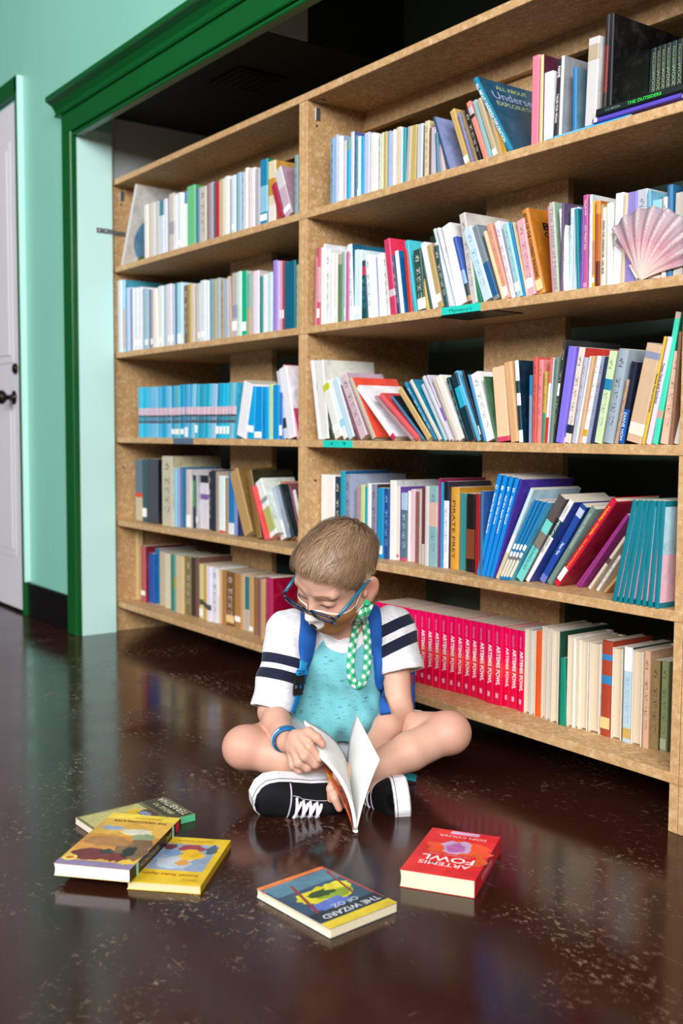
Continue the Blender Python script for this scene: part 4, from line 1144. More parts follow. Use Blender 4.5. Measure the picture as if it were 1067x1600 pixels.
('R4',1.7172,1.7375,0.0657,0.0195,0.2053,0.000,0.136,'e6e2ea',{'b':[('181820',0.78,1)],'m':['7080a0'],'c':['303040']}),
('R4',1.7329,1.7661,0.0708,0.0319,0.1926,0.000,0.150,'d09838',{'c':['c08828'],'t':['pirate'],'H':[]}),
('R4',1.7646,1.7866,0.0760,0.0212,0.1795,0.000,0.118,'3a8888',{}),
('R4',1.8027,1.8306,0.0621,0.0269,0.1806,0.000,0.119,'181414',{'b':[('804028',0.17,0.55)]}),
('R4',1.8519,1.8665,0.0433,0.0141,0.1835,0.000,0.121,'981820',{}),
('R4',1.8706,1.8798,0.0406,0.0089,0.1902,0.000,0.126,'406890',{'c':['3058a0']}),
('R4',1.8580,1.8705,0.0424,0.0117,0.2357,0.266,0.160,'1088dc',{'t':['s1']}),
('R4',1.8746,1.8879,0.0396,0.0123,0.2348,0.286,0.160,'1088dc',{'t':['s2']}),
('R4',1.8919,1.9039,0.0369,0.0110,0.2348,0.303,0.160,'1088dc',{'t':['s3']}),
('R4',1.9078,1.9202,0.0342,0.0114,0.2339,0.321,0.160,'1088dc',{'t':['s4'],'c':['1878d0']}),
('R4',1.9226,1.9271,0.0325,0.0041,0.2342,0.339,0.165,'4838a8',{'c':['4a34a0']}),
('R4',1.9294,1.9405,0.0308,0.0096,0.2243,0.460,0.150,'c4dfe8',{'b':[('d8c8a0',0,0.3),('f0f0f0',0.3,0.5)]}),
('R4',1.9424,1.9496,0.0300,0.0061,0.2037,0.499,0.134,'2080b8',{'n2':[]}),
('R4',1.9489,1.9560,0.0319,0.0060,0.2040,0.513,0.135,'2080b8',{'n2':[]}),
('R4',1.9553,1.9624,0.0337,0.0059,0.2037,0.529,0.134,'2080b8',{'n2':[]}),
('R4',1.9614,1.9707,0.0358,0.0076,0.2039,0.544,0.135,'2080b8',{'n2':[],'c':['58b0d8']}),
('R4',1.9750,1.9996,0.0426,0.0200,0.2182,0.568,0.144,'70d0c8',{'b':[('58504f',0.72,1),('80786f',0.4,0.58)],'t':['archaeology'],'c':['3c3838']}),
('R4',1.9927,2.0088,0.0527,0.0128,0.2166,0.599,0.143,'f2eef2',{'b':[('083c4c',0.56,0.76)],'t':['america'],'c':['3048a0']}),
('R4',2.0217,2.0419,0.0663,0.0162,0.2018,0.582,0.133,'2048a0',{'b':[('c0c8e0',0.86,0.96),('6878c0',0,0.09)],'t':['blueauthor'],'c':['1c3c88']}),
('R4',2.0503,2.0666,0.0597,0.0129,0.2032,0.607,0.134,'708880',{'t':['texasflood'],'c':['88a098']}),
('R4',2.0726,2.0913,0.0544,0.0141,0.2359,0.670,0.150,'d01838',{'t':['holiday'],'s':['.06','.2','e8e8e4'],'c':['901830'],'H':[]}),
('R4',2.1094,2.1185,0.0857,0.0068,0.2022,0.676,0.133,'983080',{'c':['802060']}),
('R4',2.1207,2.1278,0.0837,0.0054,0.1958,0.653,0.129,'983484',{}),
('R4',2.1493,2.1593,0.0765,0.0076,0.1431,0.664,0.100,'d8ccb8',{'b':[('604848',0.5,0.6)]}),
('R4',2.1768,2.1859,0.0701,0.0071,0.0941,0.635,0.100,'e0dcd4',{'m':['303030']}),
('R4',2.1994,2.2084,0.0647,0.0062,0.0575,0.761,0.100,'c09860',{}),
('R4',2.2801,2.2915,-0.0040,0.0107,0.1991,0.218,0.155,'087888',{'c':['d0dce8'],'q':[]}),
('R4',2.2946,2.3042,-0.0040,0.0090,0.1992,0.208,0.155,'087888',{'c':['d0dce8'],'q':[]}),
('R4',2.3071,2.3170,-0.0040,0.0094,0.1982,0.173,0.155,'087888',{'c':['d0dce8'],'q':[]}),
('R4',2.3195,2.3303,-0.0040,0.0103,0.1984,0.161,0.155,'087888',{'c':['d0dce8'],'q':[]}),
('R4',2.3348,2.3465,-0.0040,0.0112,0.1981,0.134,0.155,'087888',{'c':['d0dce8'],'q':[]}),
('R4',2.3509,2.3597,-0.0040,0.0084,0.1974,0.085,0.155,'087888',{'c':['d0dce8'],'q':[]}),
('R4',2.3638,2.3743,-0.0040,0.0100,0.1977,0.069,0.155,'087888',{'c':['d0dce8'],'q':[]}),
('R4',2.3786,2.3891,-0.0040,0.0101,0.1979,0.041,0.155,'087888',{'c':['d0dce8'],'q':[]}),
('R5',1.5535,1.5738,0.0753,0.0196,0.1806,0.000,0.119,'e2004e',{'A':[]}),
('R5',1.5746,1.6007,0.0757,0.0252,0.1802,0.000,0.119,'e2004e',{'A':[]}),
('R5',1.6014,1.6248,0.0761,0.0225,0.1808,0.000,0.119,'e2004e',{'A':[]}),
('R5',1.6255,1.6502,0.0766,0.0238,0.1809,0.000,0.119,'e2004e',{'A':[]}),
('R5',1.6509,1.6759,0.0770,0.0240,0.1810,0.000,0.119,'e2004e',{'A':[]}),
('R5',1.6753,1.6999,0.0785,0.0236,0.1808,0.000,0.119,'e2004e',{'A':[]}),
('R5',1.6985,1.7255,0.0807,0.0260,0.1808,0.000,0.119,'e2004e',{'A':[]}),
('R5',1.7240,1.7506,0.0831,0.0256,0.1808,0.000,0.119,'e2004e',{'A':[]}),
('R5',1.7490,1.7724,0.0856,0.0226,0.1804,0.000,0.119,'e2004e',{'A':[]}),
('R5',1.7706,1.7964,0.0883,0.0248,0.1792,0.000,0.118,'e2004e',{'A':[]}),
('R5',1.7972,1.8199,0.0885,0.0219,0.1797,0.000,0.119,'e2004e',{'A':[]}),
('R5',1.8254,1.8503,0.0843,0.0240,0.1810,0.000,0.119,'e2004e',{'A':[]}),
('R5',1.8559,1.8803,0.0799,0.0235,0.1823,0.000,0.120,'e2004e',{'A':[]}),
('R5',1.8798,1.9063,0.0815,0.0255,0.1818,0.000,0.120,'e2004e',{'A':[]}),
('R5',1.8999,1.9236,0.0888,0.0228,0.1801,0.000,0.119,'e2004e',{'A':[]}),
('R5',1.9234,1.9467,0.0900,0.0225,0.1793,0.000,0.118,'e2004e',{'A':[]}),
('R5',1.9527,1.9718,0.0849,0.0184,0.1809,0.000,0.119,'e2004e',{'A':[]}),
('R5',1.9743,1.9935,0.0834,0.0185,0.1886,0.000,0.124,'7090c8',{'P':[]}),
('R5',1.9925,2.0066,0.0850,0.0135,0.1875,0.000,0.124,'e06028',{'P':[]}),
('R5',2.0057,2.0230,0.0864,0.0167,0.1894,0.000,0.125,'e0602a',{'c':['d85820']}),
('R5',2.0215,2.0360,0.0862,0.0139,0.2011,0.000,0.133,'d8c8a4',{'P':[]}),
('R5',2.0412,2.0545,0.0817,0.0128,0.1999,0.000,0.132,'ecdcdc',{'P':[],'m':[]}),
('R5',2.0602,2.0809,0.0764,0.0200,0.1998,0.000,0.160,'a8d4de',{'P':[],'H':[]}),
('R5',2.0837,2.0866,0.0740,0.0027,0.2001,0.000,0.155,'184830',{'c':['184830']}),
('R5',2.0854,2.1037,0.0759,0.0176,0.1444,-0.039,0.100,'108870',{'c':['0c7058']}),
('R5',2.1017,2.1203,0.0791,0.0178,0.1943,0.000,0.128,'eeeaea',{'P':[]}),
('R5',2.1185,2.1324,0.0819,0.0135,0.1895,0.000,0.125,'e6dcc0',{'P':[],'m':[]}),
('R5',2.1301,2.1532,0.0851,0.0222,0.1884,0.000,0.124,'dccaae',{'P':[],'c':['e0d0b8'],'H':[]}),
('R5',2.1552,2.1848,0.0862,0.0284,0.1879,0.000,0.124,'e4e4dc',{'P':[],'H':[]}),
('R5',2.1850,2.2130,0.0857,0.0270,0.1969,0.000,0.130,'a84028',{'s':['.08','.2','d8bc80'],'b':[('3080b8',0.8,0.86),('3080b8',0.55,0.64)],'H':[]}),
('R5',2.2142,2.2409,0.0860,0.0257,0.1872,0.000,0.124,'d0b088',{'P':[],'c':['a8987c']}),
('R5',2.2416,2.2627,0.0867,0.0202,0.1935,0.000,0.128,'b8d0de',{'b':[('c8a860',0.04,0.15),('f0f4f8',0.75,1)],'m':['78a8c0'],'c':['305868']}),
('R5',2.2646,2.2912,0.0854,0.0256,0.1904,0.000,0.126,'d8b898',{'P':[]}),
('R5',2.2915,2.3059,0.0861,0.0138,0.1940,0.000,0.128,'d8b090',{'m':['703020'],'c':['c8a080']}),
('R5',2.3021,2.3246,0.0921,0.0217,0.1767,0.000,0.117,'907850',{'m':['382818'],'c':['504028']}),
('R5',2.3225,2.3411,0.0976,0.0178,0.1771,0.000,0.117,'848c62',{'m':['404828'],'s':['.02','.14','a0a888']}),
('R5',2.3385,2.3450,0.1021,0.0063,0.1785,0.000,0.118,'304020',{}),
]
ROWN = {'1': 'top shelf', '2': 'second shelf', '3': 'third shelf', '4': 'fourth shelf', '5': 'bottom shelf'}
SEQ = {}
rows = {}
def shown(b):     # rough share of the picture a spine takes
    px, py, pz = cam.matrix_world.inverted() @ Vector((b[1], b[3], SH[int(b[0][1])] + b[5] / 2))
    hid = .12 if (b[0] == 'R4' and b[1] < 1.52) else 1.0
    return hid * b[4] * b[5] / (pz * pz)
KEEP = set(id(b) for b in sorted(BOOKS, key=lambda b: -shown(b))[:274])
REST = Sink()
for b in BOOKS: rows.setdefault(b[0], []).append(b)
for r_, lst in rows.items():
    lst.sort(key=lambda b: b[1])
    last = -1
    for i, bk_ in enumerate(lst):
        r, x, x1, y, w, h, lean, d, c, o = bk_
        size = 'slim' if w < .0095 else 'thick' if w > .03 else ''
        ln = ' leaning left' if lean < -.09 else ' leaning right' if lean > .09 else ''
        kind = 'book turned pages outward' if 'P' in o else 'hardback' if 'H' in o else 'book'
        if 'A' in o: cw = 'hot pink'
        else: cw = colour_word(c)
        side = 'left' if r[0] == 'L' else 'right'
        label = f"{size} {cw} {kind}{ln}, {ordinal(i + 1)} from left on {ROWN[r[1]]} of {side} bookcase".strip()
        z = SH[int(r[1])]
        if r == 'R1' and 2.10 < x < 2.2: z += .0075
        if x < .0195 and r[0] == 'L': x = .0205
        if lean == 0 and x < last and last - x < .006: w = w - (last - x); x = last + .0002
        build_book(x, y, z + .0002, max(w, .003), h, d, lean, c, o, label, f'books on the {ROWN[r[1]]} of the {side} bookcase', x1, None if id(bk_) in KEEP else REST)
        if lean == 0: last = x + w
rest = REST.mb.build('shelved_books', REST.mats)
tag(rest, 'the thinnest and furthest books standing between the others on the shelves', 'books', None, 'stuff')
# hot pink set goes on behind the boy
A0 = [b for b in rows['R5'] if 'A' in b[9]]
x = A0[0][1]; wA = .0166
for i in range(6):
    x -= wA + .0004
    build_book(x, A0[0][3] - .0005 * i, SH[5] + .0002, wA, A0[0][5], A0[0][7], 0, 'e2004e', {'A': []}, f'hot pink book of the long set behind the boy, {ordinal(i + 1)} left of his sleeve', 'books on the bottom shelf of the right bookcase')
# flat stack at the right end of the top shelf, dark copies standing on it
z = SH[1] + .0002
FL = math.pi / 2
build_book(2.078, .004, z + .0035, .0035, .20, .14, FL, '48b4e0', {'c': ['48b4e0']}, 'thin sky blue booklet lying flat under books at right of top shelf', 'flat books on the top shelf of the right bookcase')
build_book(2.098, .010, z + .0072, .0035, .19, .14, FL, '7cd2ee', {'c': ['7cd2ee']}, 'thin pale aqua booklet lying on the sky blue booklet on top shelf', 'flat books on the top shelf of the right bookcase')
build_book(2.200, .004, z + .0165, .0090, .20, .13, FL, '5a48c0', {'c': ['6a50c8'], 's': ['.02', '.06']}, 'purple book lying flat below the dark green lying book on top shelf', 'flat books on the top shelf of the right bookcase')
ob = build_book(2.212, .000, z + .0312, .0145, .215, .12, FL, '0c1a1c', {'c': ['0a1214']}, 'dark green book lying flat with bright green title under the standing copies', 'flat books on the top shelf of the right bookcase')
MFLAT = Matrix(((0, -1, 0, 0), (0, 0, -1, 0), (1, 0, 0, 0), (0, 0, 0, 1)))
lettering('THE OUTSIDERS', '22d23c', ob, Matrix.Translation((.00725, -.0004, .112)) @ MFLAT, width=.075, height=.0055, bold=.02, name='spine_title')
lettering('S. E. HINTON', '78968c', ob, Matrix.Translation((.00725, -.0004, .040)) @ MFLAT, width=.034, height=.0042, name='spine_title')
WR = [2.1632, 2.1764, 2.1873, 2.2013, 2.2153, 2.2254, 2.2374, 2.2489, 2.2603, 2.2715, 2.2837, 2.2968, 2.3097]
for i in range(12):
    hh = .163
    rb = build_book(WR[i], .128, z, WR[i + 1] - WR[i] - .0005, hh, .10, 0, ['1c2e2a', '18302a', '1e3a40', '14261e'][i % 4], {'c': ['16241e']}, f'small dark green paperback, {ordinal(i + 1)} from left of the identical copies behind the flat stack', 'identical dark green paperbacks behind the flat stack')
    ww = WR[i + 1] - WR[i]
    lettering('WOODS RUNNER', 'b4c690', rb, Matrix.Translation((ww * .52, -.0004, hh * .42)) @ MSPINE, width=.62 * hh, height=.5 * ww, name='spine_title')
    lettering('PAULSEN', '98aa70', rb, Matrix.Translation((ww * .5, -.0004, hh * .83)) @ MSPINE, width=.22 * hh, height=.4 * ww, name='spine_title')

# ------------------------------------------------------------------ scallop shell on the second shelf
def shell_valve(sign=1, n=96, m=26, R=.130, dome=.030):
    mb = MB(); vs = []; fs = []
    for i in range(m + 1):
        r = (i / m)
        for k in range(n + 1):
            a = (k / n - .5) * math.radians(112)
            rib = math.cos(a * 26.0)
            edge = 1.0 - .10 * (abs(a) / math.radians(56)) ** 2.5 + .012 * rib
            rr = R * edge * r
            x = math.sin(a) * rr * (.80 + .24 * r); y_ = math.cos(a) * rr
            h = dome * (math.sin(min(1, r * 1.02) * math.pi * .5) ** .8 - .62 * r ** 3) * (math.cos(a * 1.5) ** .7 if abs(a * 1.5) < math.pi / 2 else 0)
            h += .0021 * rib * r ** .8 * (1 if abs(a) < 1.2 else .4)
            h += .0006 * math.sin(r * 70) * r
            vs.append((x, -sign * h, y_))
    for i in range(m):
        for k in range(n):
            q = i * (n + 1) + k
            fs.append((q, q + 1, q + n + 2, q + n + 1) if sign > 0 else (q, q + n + 1, q + n + 2, q + 1))
    mb.add(vs, fs)
    return mb
def shell_mat():
    m, nt, b = new_mat('scallop_shell')
    tc = N(nt, 'ShaderNodeTexCoord').outputs['Object']
    sx = N(nt, 'ShaderNodeSeparateXYZ'); nt.links.new(tc, sx.inputs[0])
    r = math_node(nt, 'SQRT', math_node(nt, 'ADD', math_node(nt, 'POWER', sx.outputs[0], 2), math_node(nt, 'POWER', sx.outputs[2], 2)))
    a = math_node(nt, 'ARCTAN2', sx.outputs[0], sx.outputs[2])
    rib = math_node(nt, 'COSINE', math_node(nt, 'MULTIPLY', a, 26.0))
    rings = noise(nt, mapping(nt, tc, (60, 60, 60)), 4.0, 3, .7)
    base = ramp(nt, math_node(nt, 'MULTIPLY', r, 8.0), [(0.0, lin('efe3d4')), (.22, lin('e3c3bd')), (.55, lin('b37f8a')), (.72, lin('a17f89')), (1.0, lin('93828c'))])
    pale = math_node(nt, 'MULTIPLY', ramp(nt, rib, [(.3, 0.0), (.95, 1.0)]), ramp(nt, rings, [(.35, 0.2), (.65, 1.0)]))
    nt.links.new(mix_col(nt, math_node(nt, 'MULTIPLY', pale, .5), base, lin('ecdfda')), b.inputs['Base Color'])
    b.inputs['Roughness'].default_value = .5
    bump(nt, b, rings, .25, .001)
    return m
sh = empty('seashell', (2.322, .0065, SH[2] + .0015), (math.radians(-6), math.radians(24), math.radians(6)))
tag(sh, 'large pink and grey ribbed scallop shell propped against books on second shelf', 'seashell')
MSH = shell_mat()
v1 = shell_valve(1).build('front_valve', MSH, sh, True)
sd = v1.modifiers.new('thickness', 'SOLIDIFY'); sd.thickness = .0022; sd.offset = 1
v2 = shell_valve(-1, R=.112, dome=.012).build('back_valve', MSH, sh, True)
v2.location = (0, .006, 0); v2.rotation_euler = (0, math.radians(-9), 0)
sd = v2.modifiers.new('thickness', 'SOLIDIFY'); sd.thickness = .002; sd.offset = 1
ear = MB()
ear.prism([(0.004, .0), (.022, -.030), (.017, -.038), (.0, -.012)], 1, .0, .004)
ear.prism([(0.004, .0), (.018, .040), (.022, .034), (.022, .012)], 1, .001, .005)
ear.build('hinge_ears', MSH, sh)

# ------------------------------------------------------------------ paperbacks lying on the floor
def floor_book(name_label, O, Xd, Yd, w, h, t, z0, cover_hex, spine_hex, page_hex, tilt=None):
    """O: spine-bottom corner; Xd along width, Yd towards the head of the book"""
    Xv = Vector((Xd[0], Xd[1], 0)).normalized(); Zv = Vector((0, 0, 1)); Yv = Zv.cross(Xv).normalized()
    if Yv.dot(Vector((Yd[0], Yd[1], 0))) < 0: Yv = -Yv
    root = empty('paperback')
    tag(root, name_label, 'book', 'paperbacks lying on the floor')
    Mx = Matrix((Xv, Yv, Zv)).transposed().to_4x4(); Mx.translation = (O[0], O[1], z0)
    root.matrix_world = Mx
    c = .0007
    cv = MB()
    cv.bbox(0, w, 0, h, t - c, t, .0003, 0)
    cv.bbox(0, w, 0, h, 0, c, .0003, 0)
    cv.bbox(-.0004, .0006, 0, h, 0, t, .0003, 1)
    cv.build('cover', [art_mat(cover_hex), book_mat(spine_hex)], root)
    n = 8
    pg = MB()
    poly = [(w - .0006 - .0016 * math.sin(math.pi * i / n), c + .0001 + (t - 2 * c - .0002) * i / n) for i in range(n + 1)]
    pg.prism([(p_[1], p_[0]) for p_ in [(.0008, c + .0001)] + poly + [(.0008, t - c - .0001)]], 1, .0007, h - .0008)
    pg.build('page_block', flat_pages(page_hex), root)
    return root
def flat_pages(hexc):
    k = ('fpages', hexc)
    if k in MATS: return MATS[k]
    m, nt, b = new_mat('floor_pages_' + hexc)
    c = lin(hexc)
    obj = N(nt, 'ShaderNodeTexCoord').outputs['Object']
    f = noise(nt, mapping(nt, obj, (3, 3, 1700)), 1.0, 2)
    nt.links.new(mix_col(nt, f, tuple(x * .8 for x in c[:3]) + (1,), c), b.inputs['Base Color'])
    b.inputs['Roughness'].default_value = .8
    MATS[k] = m
    return m
def decal(root, t, polys, name='cover_art'):
    mats = []; mb = MB()
    for i, (hexc, pts) in enumerate(polys):
        m = art_mat(hexc)
        if m not in mats: mats.append(m)
        mb.prism(pts, 2, t + .00005, t + .00012 + .00003 * i, mats.index(m))
    return mb.build(name, mats, root)
def ell(cx, cy, rx, ry, n=20, a=0.0):
    return [(cx + rx * math.cos(q) * math.cos(a) - ry * math.sin(q) * math.sin(a), cy + rx * math.cos(q) * math.sin(a) + ry * math.sin(q) * math.cos(a)) for q in [2 * math.pi * i / n for i in range(n)]]
def rc(x0, x1, y0, y1): return [(x0, y0), (x1, y0), (x1, y1), (x0, y1)]
def blob(cx, cy, rx, ry, seed, n=22, rough=.25):
    rnd = random.Random(seed)
    return [(cx + rx * math.cos(q) * (1 + rough * (rnd.random() - .5) * 2), cy + ry * math.sin(q) * (1 + rough * (rnd.random() - .5) * 2)) for q in [2 * math.pi * i / n for i in range(n)]]
def top_text(root, body, hexc, x, y_, t, width, height, bold=0.0, rot=0.0):
    return lettering(body, hexc, root, Matrix.Translation((x, y_, t + .0009)) @ Matrix.Rotation(rot, 4, 'Z'), width=width, height=height, bold=bold, name='cover_title')
SPT = Matrix(((0, 0, -1, 0), (-1, 0, 0, 0), (0, 1, 0, 0), (0, 0, 0, 1)))   # on the spine edge of a lying book

r = floor_book('thick bright red paperback lying on the floor at the right', (2.316, -.325), (-.102, -.067), (.103, -.165), .1225, .1945, .0285, .0004, 'e0262c', 'd81a34', 'efe0bd')
t = .0285
decal(r, t, [('f0552c', blob(.055, .085, .055, .035, 3)), ('e86030', blob(.03, .12, .03, .03, 5)), ('c8a8d0', blob(.058, .075, .027, .030, 8)), ('b868b0', blob(.060, .078, .017, .02, 9)), ('d8b0d8', rc(.035, .085, .004, .016)), ('e02028', rc(.018, .105, .104, .162))])
top_text(r, 'EOIN COLFER', 'f4d8d8', .06, .030, t, .082, .0085)
top_text(r, 'ARTEMIS', 'f8e8e8', .061, .152, t, .086, .0135, .01)
top_text(r, 'FOWL', 'f8ecec', .061, .130, t, .088, .0200, .02)
top_text(r, 'THE ETERNITY CODE', 'e8b0a8', .061, .112, t, .07, .0045)
lettering('ARTEMIS FOWL', 'e8c0d8', r, Matrix.Translation((-.0008, .11, t / 2)) @ SPT, width=.075, height=.010, name='spine_title')

r = floor_book('picture covered paperback with a yellow band lying nearest the camera', (2.2115, -.6305), (.011, -.133), (.178, .0), .1335, .178, .0150, .0004, '2f4f6a', '28404f', 'efe2c4')
t = .0150
decal(r, t, [('e07a34', rc(.0, .1335, .0, .010)), ('c8682c', blob(.09, .02, .04, .014, 2)), ('4f7f96', rc(.004, .130, .012, .05)), ('d8cc20', blob(.066, .085, .05, .026, 4)), ('88a018', blob(.05, .09, .03, .018, 6)), ('2c4a1c', blob(.066, .078, .026, .012, 7)), ('e8da30', blob(.03, .07, .024, .012, 11)), ('5a70c0', blob(.08, .115, .035, .016, 12)), ('8a3a28', [(.005, .02), (.010, .02), (.030, .11), (.026, .11)]), ('8a3a28', [(.085, .03), (.09, .028), (.118, .13), (.112, .13)]), ('a84838', [(.0, .0), (.004, .0), (.004, .15), (.0, .15)]), ('182430', rc(.002, .131, .128, .156)), ('dcc028', rc(.0, .1335, .158, .178))])
top_text(r, 'THE WIZARD', 'dfe4ea', .064, .146, t, .110, .0125, .01)
top_text(r, 'OF OZ', 'c8d4e4', .060, .126, t, .05, .0110, .01)

r = floor_book('yellow bordered paperback half under the thick comic on the floor', (2.0235, -.6935), (-.079, -.08), (.142, -.134), .1205, .193, .0130, .0004, 'e2bc1c', 'dcae18', 'e8cca0')
t = .0130
decal(r, t, [('8fa2bc', rc(.012, .108, .030, .140)), ('b8c2d0', blob(.07, .11, .03, .025, 3)), ('a03848', blob(.055, .048, .022, .014, 5)), ('e8b818', blob(.05, .075, .022, .022, 6)), ('6c90b8', blob(.085, .07, .018, .014, 7)), ('40586c', blob(.02, .05, .010, .02, 9)), ('d89848', blob(.055, .108, .012, .012, 10)), ('6a3040', blob(.095, .045, .012, .012, 12))])
top_text(r, 'Russell Rides Again', 'b05a20', .060, .158, t, .092, .0085, .01)
top_text(r, 'story', 'b88018', .025, .176, t, .022, .006)
top_text(r, 'an adventure', 'b88a18', .060, .018, t, .06, .006)

r = floor_book('green edged paperback lying furthest back in the floor pile', (1.8735, -.6825), (-.12, -.004), (.0, -.185), .1195, .186, .0130, .0004, '6c6a48', '58c08a', 'e8d4c4')
t = .0130
decal(r, t, [('b8b070', rc(.006, .114, .06, .18)), ('c8bcb0', rc(.01, .05, .10, .15)), ('d8b020', blob(.075, .085, .02, .018, 3)), ('5a3c28', blob(.05, .07, .03, .016, 4)), ('8088b0', blob(.055, .075, .018, .008, 5)), ('3c3a28', rc(.003, .117, .004, .05))])
top_text(r, 'TERABITHIA', 'e8e4c0', .060, .014, t, .104, .0150, .0)
top_text(r, 'BRIDGE TO', 'd8d0a0', .06, .034, t, .07, .010)

r = floor_book('thick comic paperback with black spine lying across two others', (1.9285, -.7415), (-.11, -.1), (.15, -.175), .1300, .2325, .0205, .0139, 'd8a83c', '17130f', 'f2f0f2')
t = .0205
decal(r, t, [('e8cc3c', rc(.0, .130, .0, .026)), ('c88838', rc(.0, .130, .10, .170)), ('7a5c3c', blob(.03, .16, .03, .05, 3)), ('a8743c', blob(.08, .13, .04, .02, 5)), ('6c2026', blob(.085, .185, .034, .022, 6)), ('701c24', blob(.048, .188, .022, .018, 7)), ('1c2420', blob(.03, .165, .012, .022, 8)), ('203028', blob(.066, .170, .012, .010, 9)), ('8a78a0', rc(.0, .130, .212, .2325)), ('e0b838', blob(.018, .205, .012, .010, 10)), ('e8d060', ell(.115, .205, .012, .012)), ('d86020', ell(.115, .205, .007, .005)), ('8a9cb0', blob(.10, .07, .020, .010, 13)), ('d8d0bc', blob(.05, .08, .03, .012, 14)), ('90a078', blob(.03, .10, .02, .012, 15))])
top_text(r, 'THE DRAGONSLAYER', '2a1c10', .062, .036, t, .100, .0085, .0)
top_text(r, 'SCHOLASTIC', 'c83020', .055, .019, t, .05, .0050, .01)
lettering('THE DRAGONSLAYER', 'd8a848', r, Matrix.Translation((-.0008, .15, t / 2)) @ SPT, width=.085, height=.0075, name='spine_title')
lettering('Jeff', 'e0c040', r, Matrix.Translation((-.0008, .062, t / 2)) @ SPT, width=.024, height=.0075, name='spine_title')
MB().bbox(-.0009, -.0003, .008, .026, .002, t - .002, .0002).build('publisher_mark', plain('mark_red', 'c8203c', .4), r)
MB().bbox(-.0009, -.0003, .036, .044, .0, t, .0002).build('spine_stripe', plain('mark_mint', '9adcc8', .4), r)
MB().bbox(-.0009, -.0003, .198, .206, .0, t, .0002).build('spine_stripe', plain('mark_mint', '9adcc8', .4), r)

